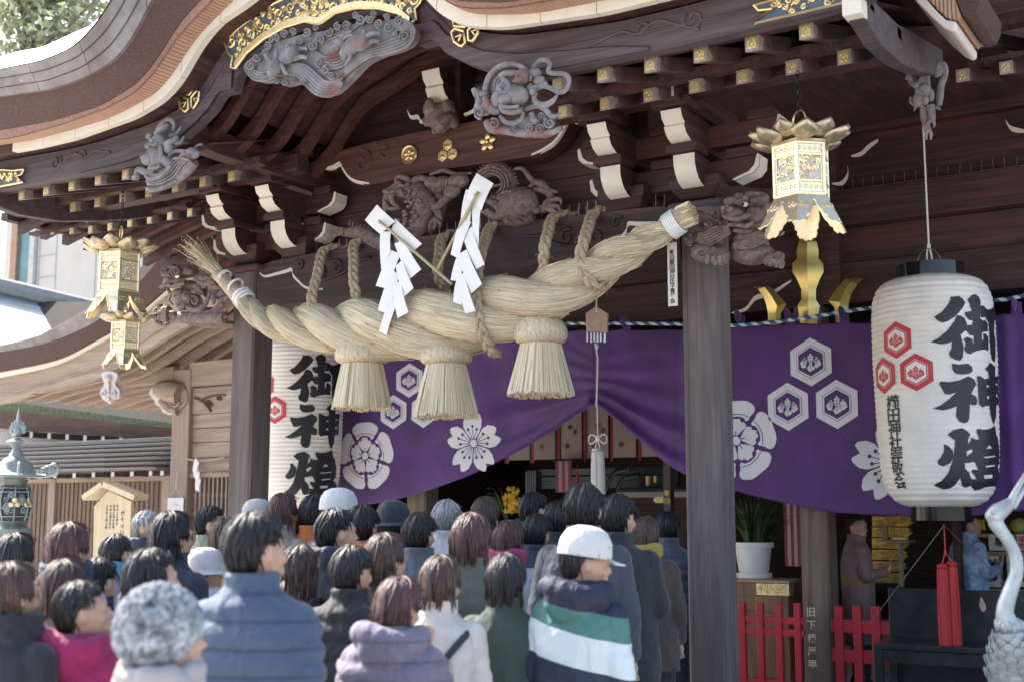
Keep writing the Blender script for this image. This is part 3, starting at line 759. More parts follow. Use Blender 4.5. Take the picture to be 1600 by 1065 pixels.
# ------------------------------------------------------------------ hall front behind the porch: timbers above the curtain
def hbeam(x0, x1, y0, y1, z0, z1, name, mat=WD, bv=0.01):
    mb = MB(); mb.box(x0, x1, y0, y1, z0, z1); return mb.build(name, mat, hall, smooth=False, bevel=bv)
hbeam(-5.35, 6.2, 2.96, 3.2, 5.28, 5.62, 'wall_plate'); hbeam(-5.35, 6.2, 3.06, 3.2, 4.72, 5.28, 'upper_wall')
hbeam(-5.35, 6.2, 2.88, 3.15, 4.36, 4.70, 'frieze_beam'); hbeam(-5.35, 6.2, 3.0, 3.15, 4.02, 4.355, 'frieze_panel'); hbeam(-5.35, 6.2, 2.94, 3.2, 3.62, 4.015, 'lintel')
for x in (-5.2, -2.5, 2.1, 5.9):
    pillar(x, 3.02, 0.135, 0.0, 3.62, 'hall_post', wood('post_timber', (0.09, 0.065, 0.05), (0.15, 0.11, 0.085), (0.22, 0.17, 0.135), 'z', 10, 0.75) if 'post_timber' not in MATS else MATS['post_timber'])
mb = MB(); mb.pxz([(2.18, 3.62), (2.44, 3.62), (2.44, 5.28), (2.18, 5.28)], 2.87, 3.0); mb.build('hall_post', WD, hall, smooth=False)
mb = MB(); mb.pxz([(-2.44, 3.62), (-2.18, 3.62), (-2.18, 5.28), (-2.44, 5.28)], 2.87, 3.0); mb.build('hall_post', WD, hall, smooth=False)
mb = MB()
for i in range(90):
    x = -3.2 + i * 0.098; mb.tube([(x, 2.9, 4.70), (x + random.uniform(-.01, .01), 2.9, 4.80)], 0.0022, 4)
mb.tube([(-3.2, 2.9, 4.703), (5.6, 2.9, 4.703)], 0.004, 4)
mb.build('bird_spike_strip', MATS['steel_wire'], hall)
# white painted cloud edges carved on the frieze
for pts in ([(1330, 243), (1345, 237), (1358, 225), (1372, 217)], [(1300, 286), (1315, 283), (1324, 270), (1324, 257)], [(1571, 187), (1578, 196), (1590, 200), (1602, 203)], [(1143, 488), (1165, 480), (1180, 462), (1205, 455), (1236, 437)], [(843, 246), (862, 240), (878, 228), (897, 201)]):
    B = crom([(p.x, p.z) for p in (PY(a, b, 2.86) for a, b in pts)], 5); wd = [0.012 + 0.035 * math.sin(PI * i / len(B)) for i in range(len(B))]
    w = MB(); w.loft([[(p[0], 2.86, p[1]) for p in B], [(p[0], 2.86, p[1] - q) for p, q in zip(B, wd)], [(p[0], 2.875, p[1] - q) for p, q in zip(B, wd)]])
    w.build('white_cloud_edge', WHITE, hall)
# tie timbers from porch pillar to hall, seen beneath the eaves
for s in (-1, 1):
    mb = MB(); cv = crom([(0.14, 3.88), (1.0, 4.05), (2.0, 4.25), (2.9, 4.3)], 6)
    mb.loft([[(s * 2.3 - 0.08, y, z) for y, z in cv], [(s * 2.3 + 0.08, y, z) for y, z in cv], [(s * 2.3 + 0.08, y, z + 0.26) for y, z in cv], [(s * 2.3 - 0.08, y, z + 0.26) for y, z in cv], [(s * 2.3 - 0.08, y, z) for y, z in cv]])
    mb.build('curved_tie_beam', WDY, hall)
# room behind: floor, ceiling, back and side walls
mb = MB(); mb.box(-5.25, 6.2, 5.0, 10.0, 0.35, 0.55); mb.build('hall_floor', WDY, hall, smooth=False)
mb = MB(); mb.box(-5.25, 6.2, 3.2, 10.0, 4.1, 4.2); mb.build('ceiling', WD, hall, smooth=False)
mb = MB(); mb.box(-5.3, 6.2, 9.9, 10.0, 0.0, 4.1); mb.build('back_wall', WD, hall, smooth=False)
for s in (-1, 1):
    mb = MB(); xw = 6.2 if s > 0 else -5.3; mb.box(xw - 0.05, xw + 0.05, 3.0, 9.9, 0.0, 4.1); mb.build('side_wall', WD, hall, smooth=False)
mb = MB()
for i in range(3): mb.box(-5.2, 5.8, 4.5 + 0.16 * i, 5.0, 0.14 * i + 0.004, 0.14 * (i + 1))
mb.build('steps', MATS['post_timber'], hall, smooth=False)
# ================================================================== wood carvings (traced on the plane each one stands in)
class Carve:
    def __init__(s, Y, ox, oy, k):
        s.Y, s.ox, s.oy, s.k = Y, ox, oy, k; s.mb = MB()
        a, b = PY(ox + 500 / k, oy + 500 / k, Y), PY(ox + 500 / k, oy + 600 / k, Y)
        s.m = abs(a.z - b.z) / 100                 # metres per traced unit, upright
        c = PY(ox + 600 / k, oy + 500 / k, Y); s.mx = abs(c.x - a.x) / 100
    def p(s, x, y, dy=0.0):
        q = PY(s.ox + x / s.k, s.oy + y / s.k, s.Y); return Vector((q.x, q.y + dy, q.z))
    def line(s, pts, w, dy=0.0, flat=0.8, n=8, sm=5):
        P = crom([s.p(x, y, (dy if not hasattr(dy, '__len__') else dy[i])) for i, (x, y) in enumerate(pts)], sm)
        if hasattr(w, '__len__'):
            W = [float(np.interp(i / (len(P) - 1), np.linspace(0, 1, len(w)), w)) * s.m for i in range(len(P))]
        else: W = [w * s.m] * len(P)
        s.mb.tube(P, W, n, flat, True, False, (0, 1, 0)); return s
    def lines(s, pts, w, num, step, dy=0.0):
        for j in range(num):
            o = (j - (num - 1) / 2) * step
            q = []
            for i, (x, y) in enumerate(pts):
                a, b = pts[max(i - 1, 0)], pts[min(i + 1, len(pts) - 1)]
                L = math.hypot(b[0] - a[0], b[1] - a[1]) or 1; f = math.sin(PI * (i + 0.7) / (len(pts) + 0.4))
                q.append((x - (b[1] - a[1]) / L * o * f, y + (b[0] - a[0]) / L * o * f))
            s.line(q, w, dy)
    def curl(s, x, y, r, a=0.0, sg=1, dy=0.0, turns=1.55, w=None):
        s.mb.tube([s.p(u, v, dy - 0.3 * r * s.m * i / 18) for i, (u, v) in enumerate(spiral((x, y), r, turns, a, 18, sg, 0.1))], [(w or r * 0.23) * s.m * (1 - 0.35 * i / 18) for i in range(19)], 7)
        s.mb.ell(s.p(x, y, dy + 0.3 * r * s.m), (r * 0.7 * s.mx, r * 0.3 * s.m, r * 0.7 * s.m), 10, 6)
    def blob(s, x, y, rx, ry, th=None, dy=0.0, rot=0.0):
        th = th if th is not None else min(rx, ry) * 0.7
        s.mb.ell(s.p(x, y, dy), (rx * s.mx, th * s.m, ry * s.m), 16, 10, Matrix.Rotation(R(rot), 3, 'Y')); return s
    def slab(s, pts, y0, y1):
        P = [s.p(x, y) for x, y in pts]; s.mb.pxz([(q.x, q.z) for q in P], s.Y + y0, s.Y + y1)
    def done(s, name, mat, parent, vox=0.012, sm=2):
        return s.mb.build(name, mat, parent, angle=60)
# ---- gable pendant: two hares leaping over breaking waves
c = Carve(-1.88, 340, 0, 3.55)
c.slab(closed([(150, 370), (180, 430), (250, 455), (320, 450), (380, 475), (470, 455), (530, 490), (600, 522), (655, 515), (710, 470), (760, 420), (830, 350), (920, 305), (1010, 280), (1085, 235), (1100, 170), (1070, 120), (980, 110), (880, 130), (800, 140), (700, 150), (600, 175), (500, 190), (400, 215), (320, 245), (260, 290), (190, 330)], 4), -0.012, 0.05)
c.lines([(300, 430), (400, 395), (480, 400), (530, 445), (590, 495), (650, 500), (680, 465), (650, 445)], 9, 6, 17, -0.03)
c.lines([(545, 300), (600, 350), (680, 350), (730, 310), (735, 270)], 8, 5, 17, -0.025)
c.lines([(690, 440), (760, 370), (840, 305), (950, 275), (1050, 235), (1075, 180), (1035, 145), (990, 170), (1000, 210)], 9, 5, 17, -0.03)
c.lines([(175, 370), (220, 425), (290, 425), (345, 385)], 8, 4, 16, -0.02)
c.lines([(430, 240), (500, 260), (560, 250), (640, 200), (740, 170), (800, 130)], 8, 3, 15, -0.015)
rng = random.Random(4)
for x, y, r in ((345, 220, 24), (300, 270, 24), (285, 300, 18), (240, 330, 24), (210, 378, 28), (395, 195, 24), (440, 185, 22), (550, 268, 28), (590, 228, 26), (640, 195, 26), (690, 160, 24), (740, 150, 26), (815, 130, 30), (790, 95, 22), (870, 120, 26), (890, 90, 20), (920, 145, 26), (970, 165, 28), (960, 110, 20), (1030, 130, 26), (480, 245, 24), (520, 190, 26), (590, 360, 26), (625, 400, 26), (655, 430, 24), (700, 440, 24), (350, 462, 20), (400, 468, 20), (440, 462, 18), (500, 470, 18), (320, 235, 18), (570, 165, 18), (1060, 215, 30)):
    c.curl(x, y, r, rng.uniform(0, 6), rng.choice((-1, 1)), -0.045)
# hares
c.blob(435, 325, 62, 42, 34, -0.07, -20); c.blob(455, 320, 38, 42, 34, -0.085); c.blob(365, 395, 36, 44, 34, -0.09, -15); c.blob(350, 425, 22, 22, 24, -0.1)
c.line([(350, 370), (325, 340), (310, 325)], [12, 15, 6], -0.1); c.line([(375, 355), (375, 320), (378, 300)], [10, 14, 5], -0.1)
c.line([(470, 345), (500, 335), (540, 340)], [20, 14, 10], -0.08); c.line([(400, 380), (420, 420), (440, 430)], [16, 12, 9], -0.09); c.line([(460, 300), (500, 285), (530, 290)], [16, 12, 8], -0.07); c.line([(345, 440), (320, 440), (300, 440)], [10, 8, 7], -0.09); c.blob(432, 275, 16, 16, 14, -0.08)
c.blob(785, 270, 75, 46, 36, -0.07, -25); c.blob(840, 262, 42, 44, 36, -0.09); c.blob(695, 287, 36, 26, 28, -0.09, -10); c.blob(720, 260, 32, 26, 28, -0.09)
c.line([(725, 245), (755, 212), (795, 200)], [10, 15, 6], -0.1); c.line([(735, 255), (770, 225), (800, 222)], [9, 12, 6], -0.1)
c.line([(860, 235), (900, 210), (945, 208)], [22, 15, 10], -0.085); c.line([(865, 270), (905, 250), (940, 255)], [20, 14, 10], -0.085); c.line([(750, 300), (750, 335), (735, 350)], [20, 13, 10], -0.085); c.line([(775, 305), (775, 335), (748, 385)], [18, 13, 9], -0.08); c.blob(850, 205, 14, 22, 12, -0.08)
lab(c.done('pendant_carving', GREY, board, 0.0065, 0), 'grey weathered pendant carved with two hares leaping over curling waves')
# ---- flying immortal on the right foot of the gable
c = Carve(-1.86, 730, 90, 8.194)
c.blob(480, 320, 215, 215, 40, 0.03); c.line([(250, 520), (250, 380), (310, 230), (450, 115), (640, 98), (790, 190)], [34, 44, 44, 44, 40, 26], -0.01)
for o in (0, 1, 2): c.line([(420 + 30 * o, 470), (370 + 40 * o, 370), (420 + 40 * o, 270), (560 + 20 * o, 200), (760, 200 + 15 * o)], 14, -0.025)
c.blob(800, 295, 85, 95, 80, -0.09); c.blob(790, 355, 60, 45, 50, -0.12); c.blob(920, 235, 85, 60, 60, -0.06); c.blob(970, 320, 70, 55, 50, -0.05); c.blob(790, 310, 18, 22, 20, -0.155); c.blob(760, 285, 15, 12, 12, -0.15); c.blob(825, 278, 15, 12, 12, -0.15); c.blob(905, 315, 18, 40, 20, -0.09); c.line([(735, 385), (790, 395), (840, 370)], 9, -0.15)
c.blob(690, 510, 175, 130, 95, -0.07, 28); c.blob(560, 420, 120, 90, 80, -0.06); c.blob(600, 590, 95, 70, 70, -0.1); c.line([(840, 400), (880, 420), (1000, 390), (1060, 340)], [60, 50, 40, 30], -0.04)
c.line([(500, 290), (580, 255), (690, 255)], [42, 48, 30], -0.08); c.line([(560, 330), (640, 400), (650, 470), (580, 510), (520, 450)], [30, 36, 36, 30, 24], -0.11)
c.line([(890, 165), (960, 80), (1055, 62), (1108, 120), (1085, 205), (1150, 235), (1300, 245), (1355, 330), (1310, 450), (1220, 475), (1120, 425), (1040, 400), (900, 410)], 30, -0.05, 0.45)
c.line([(920, 420), (940, 500), (925, 560), (965, 630), (1060, 650), (1160, 600), (1235, 505)], [34, 34, 34, 40, 44, 38, 10], -0.07, 0.5); c.blob(935, 490, 40, 50, 40, -0.09)
c.line([(540, 650), (560, 720), (680, 745), (800, 720)], [50, 46, 44, 40], -0.09); c.line([(560, 690), (680, 700), (790, 690)], 24, -0.12)
c.line([(810, 700), (900, 665), (980, 655), (1060, 700), (1150, 790), (1275, 745)], [30, 34, 34, 36, 34, 10], -0.06, 0.5)
c.line([(515, 790), (575, 870), (680, 890), (780, 840), (815, 750)], [22, 30, 30, 28, 22], -0.09, 0.5)
c.blob(440, 590, 95, 150, 80, -0.05, 20); c.line([(320, 560), (360, 660), (440, 740), (510, 740)], [40, 46, 46, 30], -0.09); c.blob(295, 505, 50, 42, 40, -0.08); c.blob(215, 570, 42, 45, 36, -0.05)
c.line([(75, 405), (130, 470), (200, 520)], [30, 60, 60], 0.0); c.line([(140, 520), (150, 620), (220, 690)], [40, 46, 46], 0.0); c.blob(250, 640, 90, 110, 40, 0.0)
for x, y, r in ((215, 740, 75), (400, 880, 75), (860, 930, 62), (980, 945, 62), (1110, 870, 75), (1000, 780, 50), (640, 960, 50)): c.curl(x, y, r, x, 1 if x < 600 else -1, -0.05)
c.line([(270, 830), (330, 920), (500, 940), (700, 975), (900, 985), (1050, 985), (1240, 915)], [50, 60, 60, 56, 56, 56, 34], -0.02); c.blob(760, 850, 330, 100, 40, 0.0); c.line([(870, 740), (900, 820), (960, 860)], 40, -0.05)
lab(c.done('immortal_carving', GREY, board, 0.0060, 0), 'grey carved laughing immortal with a fan cape and looping ribbons')
# ---- immortal on the left foot
c = Carve(-1.86, 210, 180, 8.19)
c.line([(285, 280), (295, 170), (365, 85), (450, 60), (500, 115), (490, 200)], 26, 0.0, 0.5); c.line([(470, 275), (540, 255), (590, 205), (625, 150)], [26, 24, 18, 8], -0.02, 0.5)
c.blob(215, 282, 42, 42, 36, -0.02); c.blob(205, 402, 44, 42, 36, -0.02); c.line([(250, 260), (235, 340), (215, 460), (205, 510)], 14, 0.0)
c.blob(430, 215, 95, 42, 50, -0.07, -22); c.line([(320, 270), (280, 350), (300, 430), (240, 510)], [30, 40, 36, 22], -0.03); c.blob(400, 365, 78, 85, 75, -0.08); c.blob(395, 385, 20, 26, 22, -0.145); c.blob(362, 355, 16, 12, 12, -0.14); c.blob(430, 350, 16, 12, 12, -0.14); c.line([(340, 400), (390, 430), (440, 405)], 18, -0.12)
c.blob(340, 560, 125, 140, 95, -0.06, 10); c.blob(290, 600, 70, 80, 60, -0.1); c.line([(440, 430), (455, 540), (430, 600)], [26, 30, 24], -0.09)
c.line([(470, 410), (530, 380), (600, 350), (650, 330)], [40, 44, 34, 26], -0.07); c.blob(515, 450, 52, 75, 50, -0.06); c.blob(630, 330, 34, 34, 30, -0.08); c.line([(600, 395), (670, 370), (710, 290)], [18, 26, 8], -0.06)
c.line([(240, 500), (190, 560), (120, 545)], [30, 34, 26], -0.03)
c.line([(370, 650), (460, 610), (560, 670), (520, 760), (400, 810), (300, 800)], [55, 66, 60, 40, 36, 30], -0.08); c.line([(330, 720), (420, 720), (480, 690)], 24, -0.12)
c.line([(330, 760), (210, 750), (110, 720), (90, 800)], [46, 50, 42, 34], -0.05); c.blob(95, 815, 46, 40, 40, -0.06)
for k in range(4): c.blob(70 + 22 * k, 845, 10, 20, 14, -0.07)
c.line([(215, 940), (400, 905), (560, 810), (690, 690), (780, 590)], [46, 66, 84, 100, 96], -0.02); c.blob(730, 545, 125, 85, 70, -0.04, -20); c.blob(820, 520, 55, 55, 50, -0.04); c.line([(500, 560), (560, 490), (650, 480), (720, 490)], 26, -0.05); c.line([(790, 470), (840, 405), (900, 390)], [20, 16, 20], -0.03)
c.lines([(260, 890), (420, 850), (560, 760), (660, 640), (760, 600)], 12, 5, 36, -0.085); c.line([(620, 600), (720, 590), (820, 620)], 16, -0.1)
c.line([(220, 960), (330, 975), (450, 930), (600, 850)], [30, 34, 30, 20], -0.05); c.line([(600, 690), (500, 800), (360, 860), (280, 820)], 24, -0.11)
lab(c.done('immortal_carving', GREY, board, 0.0060, 0), 'grey carved pot-bellied immortal riding a sea creature')

# ---- dragon between the two beams
c = Carve(-0.09, 480, 240, 3.81)
c.line([(150, 468), (220, 470), (300, 470), (370, 500), (450, 535), (520, 520)], [10, 26, 44, 52, 52, 50], 0.0)
for k in range(9): c.line([(255 + 22 * k, 430 + 5 * k), (258 + 22 * k, 398 + 8 * k)], [12, 3], -0.01, 0.8, 5, 1)
for k in range(5): c.line([(230, 460 + 8 * k - 10), (150, 445 + 14 * k)], [10, 4], -0.03)
c.line([(540, 500), (620, 470), (690, 410), (715, 320), (690, 240), (600, 225), (520, 240), (490, 310), (480, 350)], [50, 64, 72, 72, 64, 52, 40, 30, 16], [0, -.02, -.04, -.06, -.06, -.05, -.05, -.04, -.03])
c.line([(690, 240), (760, 200), (780, 270), (750, 380), (700, 440)], [50, 50, 50, 56, 50], 0.03)
rng = random.Random(11)
P = [(560, 470), (620, 450), (670, 400), (700, 330), (690, 270), (650, 235), (590, 225)]
for (x, y) in P:
    for k in range(9): c.blob(x + rng.uniform(-45, 45), y + rng.uniform(-40, 40), 13, 11, 10, -0.15 + rng.uniform(0, .02))
c.line([(500, 230), (560, 200), (570, 150), (630, 165), (650, 200)], [10, 18, 14, 22, 26], -0.08); c.line([(640, 190), (700, 160), (770, 175)], [20, 22, 16], -0.08); c.line([(620, 235), (560, 245), (500, 240)], 14, -0.11)
c.line([(540, 250), (545, 300), (580, 330)], [20, 18, 10], -0.09); c.line([(500, 300), (530, 340), (590, 335)], 12, -0.1)
c.blob(830, 195, 70, 46, 40, -0.08); c.blob(790, 190, 40, 34, 34, -0.12); c.blob(930, 180, 60, 46, 40, -0.08); c.blob(905, 240, 46, 40, 36, -0.1)
c.line([(750, 135), (830, 110), (900, 130), (1000, 125)], [10, 14, 12, 8], -0.05)
for k in range(8): c.line([(770 + 16 * k, 190), (775 + 14 * k, 235 + 10 * (k % 3))], [8, 3], -0.13, 0.8, 5, 1)
for k in range(10): c.line([(770 + 12 * k, 330 - 8 * k), (800 + 12 * k, 350 - 8 * k)], [8, 3], -0.08, 0.8, 5, 1)
c.line([(760, 290), (800, 350), (820, 410)], [34, 26, 14], -0.06); c.line([(880, 220), (860, 280), (800, 330), (770, 290)], [26, 24, 26, 20], -0.08)
for x in (770, 800, 830): c.line([(790, 400), (x, 430), (x - 8, 460)], [14, 12, 5], -0.09)
A = [(1130 + 92 * math.cos(R(a)), 195 - 95 * math.sin(R(a))) for a in range(-100, 215, 25)]
c.line(A, 40, -0.03)
for a in range(-95, 210, 9): c.line([(1130 + 112 * math.cos(R(a)), 195 - 112 * math.sin(R(a))), (1130 + 145 * math.cos(R(a)), 195 - 145 * math.sin(R(a)))], [11, 2], -0.03, 0.8, 5, 1)
for r in (62, 80, 100): c.line([(1130 + r * math.cos(R(a)), 195 - r * math.sin(R(a))) for a in range(-60, 200, 26)], 7, -0.085)
c.line([(1040, 200), (1120, 215), (1205, 195)], [12, 10, 5], -0.1)
c.blob(1280, 315, 105, 100, 70, -0.06); c.line([(1200, 400), (1290, 400), (1360, 370)], 40, -0.04)
for k in range(5): c.line([(1200 + 10 * k, 260 + 34 * k), (1260, 245 + 34 * k), (1350 + 4 * k, 280 + 34 * k)], 7, -0.13)
c.line([(1090, 290), (1150, 310), (1180, 360), (1150, 390), (1060, 350)], [14, 24, 26, 22, 8], -0.08); c.line([(1100, 350), (1170, 390), (1220, 340), (1190, 270)], [14, 22, 22, 10], -0.09)
c.line([(1240, 100), (1290, 95), (1330, 140), (1360, 180), (1330, 205)], [8, 12, 16, 18, 8], -0.03); c.line([(1360, 175), (1420, 190), (1450, 225), (1505, 235)], [18, 22, 18, 6], -0.04); c.line([(1370, 220), (1440, 230), (1470, 280), (1440, 330), (1380, 340)], [14, 22, 24, 26, 24], -0.04)
for q in ((1500, 300), (1490, 330), (1470, 350)): c.line([(1440, 310), (q[0] - 20, q[1] - 12), (q[0] + 30, q[1] - 15 + 0.4 * (q[1] - 300)), (q[0] + 38, q[1] + 20)], [18, 18, 12, 4], -0.07)
c.blob(1390, 350, 20, 20, 18, -0.07)
lab(c.done('dragon_carving', WCARVE, hall, 0.0070, 0), 'brown scaly dragon carved in the round above the tie beam')

# ---- lion heads on the pillars
c = Carve(-0.16, 1075, 290, 7.606)
c.blob(770, 195, 215, 105, 130, -0.04, -4); c.blob(600, 235, 90, 55, 70, -0.14); c.blob(735, 250, 75, 46, 60, -0.17, -12); c.blob(870, 215, 70, 50, 60, -0.12); c.blob(680, 180, 70, 50, 60, -0.12); c.blob(820, 150, 100, 50, 60, -0.1); c.blob(815, 228, 32, 34, 30, -0.22)
c.blob(640, 390, 105, 72, 100, -0.16); c.blob(600, 362, 36, 40, 40, -0.27); c.blob(662, 372, 40, 38, 40, -0.27); c.blob(575, 395, 30, 26, 30, -0.25); c.blob(830, 370, 120, 110, 100, -0.06); c.blob(560, 330, 40, 40, 40, -0.12)
c.line([(540, 420), (620, 450), (700, 465), (790, 440), (860, 400)], [26, 34, 36, 36, 30], -0.2); c.line([(560, 520), (640, 510), (720, 520), (800, 525), (870, 480)], [20, 30, 30, 34, 30], -0.15); c.line([(600, 560), (700, 575), (820, 570)], [24, 34, 30], -0.1)
c.blob(770, 470, 160, 130, 110, 0.0); c.blob(900, 300, 90, 150, 110, 0.02)
c.blob(740, 640, 190, 130, 110, -0.02); c.blob(800, 830, 260, 130, 150, -0.05, 5); c.blob(760, 730, 220, 140, 130, -0.03)
c.line([(150, 800), (250, 840), (400, 860), (520, 880)], [80, 110, 100, 90], -0.12); c.blob(500, 880, 100, 90, 90, -0.16)
for x, y in ((390, 950), (478, 960), (545, 960), (600, 940)): c.line([(x - 10, y - 50), (x, y), (x + 2, y + 55)], [44, 42, 24], -0.24)
c.curl(340, 870, 60, 1, 1, -0.26)
c.blob(1080, 900, 125, 80, 90, -0.1, -15)
for x, y in ((1095, 960), (1160, 975), (1215, 985)): c.line([(x - 20, y - 50), (x, y), (x, y + 50)], [44, 42, 22], -0.18)
for L in ([(470, 300), (330, 280), (210, 275), (130, 290)], [(450, 360), (300, 330), (180, 290), (40, 258)], [(420, 430), (280, 380), (160, 350), (60, 290)], [(400, 470), (250, 440), (150, 405), (80, 405)], [(330, 560), (200, 540), (110, 520), (15, 490)], [(240, 620), (140, 600), (90, 560), (40, 540)]): c.line(L, [40, 44, 36, 8], -0.02, 0.6)
for x, y, r in ((400, 375, 80), (322, 515, 66), (85, 690, 55), (140, 640, 50), (490, 500, 50)): c.curl(x, y, r, 1.0, 1, -0.1); c.blob(x, y, r * 0.35, r * 0.35, r * 0.5, -0.17)
c.lines([(190, 650), (300, 670), (420, 610), (570, 560)], 16, 6, 34, -0.12); c.blob(330, 660, 170, 90, 70, -0.06, 10)
c.lines([(650, 770), (850, 740), (960, 690), (1070, 640)], 13, 5, 26, -0.17); c.line([(960, 560), (1040, 500), (1090, 400)], [60, 60, 40], 0.0); c.curl(1110, 560, 60, 0, 1, -0.05); c.line([(30, 720), (60, 800), (90, 850)], [34, 40, 20], 0.02)
lion = lab(c.done('lion_carving', WCARVE, hall, 0.0065, 0), 'brown carved guardian lion with closed mouth gripping the right pillar')
mb = MB(); mb.ell(c.p(815, 303, -0.225), (0.022, 0.012, 0.016)); mb.build('eye', WHITE, lion)
mb = MB(); mb.ell(c.p(578, 318, -0.20), (0.012, 0.010, 0.010)); mb.build('eye', WHITE, lion)
mb = MB(); mb.ell(c.p(800, 306, -0.236), (0.009, 0.006, 0.010)); mb.build('pupil', BLACKM, lion)
c = Carve(-0.16, 250, 400, 8.877)
c.blob(380, 225, 190, 95, 110, -0.04, 4); c.curl(235, 245, 60, 0, 1, -0.15); c.curl(395, 250, 72, 2, 1, -0.16); c.blob(300, 190, 80, 50, 60, -0.1); c.line([(200, 250), (140, 260), (70, 285)], [44, 40, 14], -0.05); c.blob(500, 240, 70, 60, 60, -0.1)
c.blob(330, 385, 160, 58, 90, -0.12); c.blob(210, 400, 50, 55, 60, -0.1); c.blob(335, 375, 40, 30, 34, -0.22); c.line([(190, 470), (280, 440), (360, 460), (440, 430), (530, 420)], [26, 30, 30, 30, 24], -0.17)
for k in range(5): c.line([(270 + 50 * k, 450), (268 + 50 * k, 490)], [12, 4], -0.17, 0.8, 5, 1)
c.line([(180, 430), (220, 520), (300, 560)], [24, 26, 30], -0.08); c.line([(160, 470), (200, 570), (180, 620), (230, 680)], [14, 16, 14, 12], -0.05); c.blob(400, 430, 130, 90, 80, 0.0); c.blob(380, 610, 130, 150, 100, -0.03); c.blob(330, 520, 70, 50, 50, -0.08)
for L in ([(560, 430), (620, 470), (680, 540)], [(620, 380), (690, 400), (720, 470)], [(700, 400), (790, 390), (880, 450)], [(760, 470), (830, 440), (930, 470)], [(900, 560), (950, 530), (990, 560)], [(560, 330), (680, 320), (800, 340)], [(530, 490), (600, 520), (660, 560)]): c.line(L, [40, 56, 12], -0.08, 0.6)
c.blob(760, 470, 200, 130, 70, 0.02); c.curl(600, 650, 115, 0.5, 1, -0.1); c.blob(582, 605, 46, 50, 55, -0.2); c.line([(500, 730), (600, 780), (700, 760), (770, 670), (820, 520)], [30, 44, 44, 36, 10], -0.12)
c.line([(330, 870), (520, 880), (750, 880), (1000, 880)], [80, 84, 84, 80], -0.1); c.blob(600, 830, 330, 110, 80, 0.0); c.blob(300, 860, 90, 80, 80, -0.12); c.line([(400, 760), (440, 740), (470, 690)], [36, 40, 20], -0.12)
for x, y in ((250, 770), (210, 815), (215, 870), (260, 910)): c.line([(300, y), (x, y), (x - 40, y + 8)], [40, 40, 24], -0.18)
for L in ([(720, 790), (860, 800), (960, 740), (1000, 670)], [(870, 895), (960, 880), (1050, 855)], [(900, 810), (1000, 770), (1065, 735)], [(920, 660), (1010, 610), (1110, 590)], [(830, 560), (850, 640), (850, 700)]): c.line(L, [34, 40, 34, 8], -0.1, 0.6)
c.lines([(650, 800), (800, 830), (900, 770), (1000, 690)], 12, 4, 24, -0.12)
c.slab([(340, 925), (560, 985), (880, 990), (1000, 950), (1000, 900), (340, 900)], -0.1, 0.1)
lion = lab(c.done('lion_carving', WCARVE, hall, 0.0065, 0), 'brown carved guardian lion facing left with its paw on an openwork ball')
mb = MB(); o = c.p(150, 835, -0.1)
for k in range(5):
    a = PI * k / 5; mb.tube([o + Vector((0.095 * math.cos(t) * math.cos(a), 0.095 * math.cos(t) * math.sin(a), 0.1 * math.sin(t))) for t in np.linspace(0, 2 * PI, 25)], 0.008, 5)
for q in (-0.6, 0, 0.6): mb.tube([o + Vector((0.095 * math.cos(q) * math.cos(t), 0.095 * math.cos(q) * math.sin(t), 0.1 * math.sin(q))) for t in np.linspace(0, 2 * PI, 25)], 0.008, 5)
mb.build('openwork_ball', WCARVE, lion)
mb = MB(); mb.ell(c.p(455, 332, -0.20), (0.03, 0.012, 0.015)); mb.build('eye', WHITE, lion)
# ---- dragon hanging under the side bargeboard
c = Carve(0.02, 1400, 90, 7.61)
c.line([(340, 190), (420, 100), (490, 70), (545, 100), (560, 200), (520, 330), (510, 450), (500, 560)], [50, 56, 60, 56, 46, 44, 44, 30], 0.03); c.blob(500, 160, 70, 90, 50, -0.02)
for k in range(6): c.line([(560, 100 + 30 * k), (580, 105 + 30 * k)], [14, 6], 0.0, 0.8, 5, 1)
c.blob(350, 440, 95, 90, 80, -0.08); c.blob(315, 545, 78, 90, 70, -0.09); c.blob(390, 560, 44, 60, 50, -0.1); c.blob(310, 410, 34, 34, 30, -0.16); c.blob(385, 430, 50, 40, 40, -0.14); c.blob(440, 480, 44, 80, 40, -0.06)
for k in range(6): c.line([(290 + 26 * k, 430), (300 + 22 * k, 330), (350 + 14 * k, 220 - 10 * (k % 2))], [22, 22, 8], -0.06)
for k in range(5): c.line([(270 - 8 * k, 400 - 10 * k), (210 - 12 * k, 290 - 14 * k), (140 - 6 * k, 160 + 26 * k)], [22, 22, 14], 0.0, 0.5)
c.blob(200, 280, 60, 90, 24, 0.02, -35); c.blob(225, 510, 40, 40, 34, -0.02); c.line([(240, 500), (250, 590), (225, 650)], [26, 24, 10], -0.03); c.line([(200, 500), (200, 560), (240, 600)], 14, -0.06)
c.line([(350, 610), (355, 740), (380, 840), (410, 890)], [54, 52, 40, 32], -0.03)
for x in (388, 440): c.line([(410, 890), (x, 930), (x, 1005)], [22, 20, 10], -0.06)
c.line([(430, 600), (450, 700), (460, 790)], [50, 44, 32], -0.06)
for x in (418, 488): c.line([(460, 785), (x, 820), (x - 4, 875)], [22, 20, 9], -0.08)
c.line([(450, 600), (500, 610), (530, 630)], [20, 18, 14], -0.02)
lab(c.done('dragon_carving', GREY, hall, 0.0060, 0), 'grey carved dragon head with dangling claws under the side bargeboard')
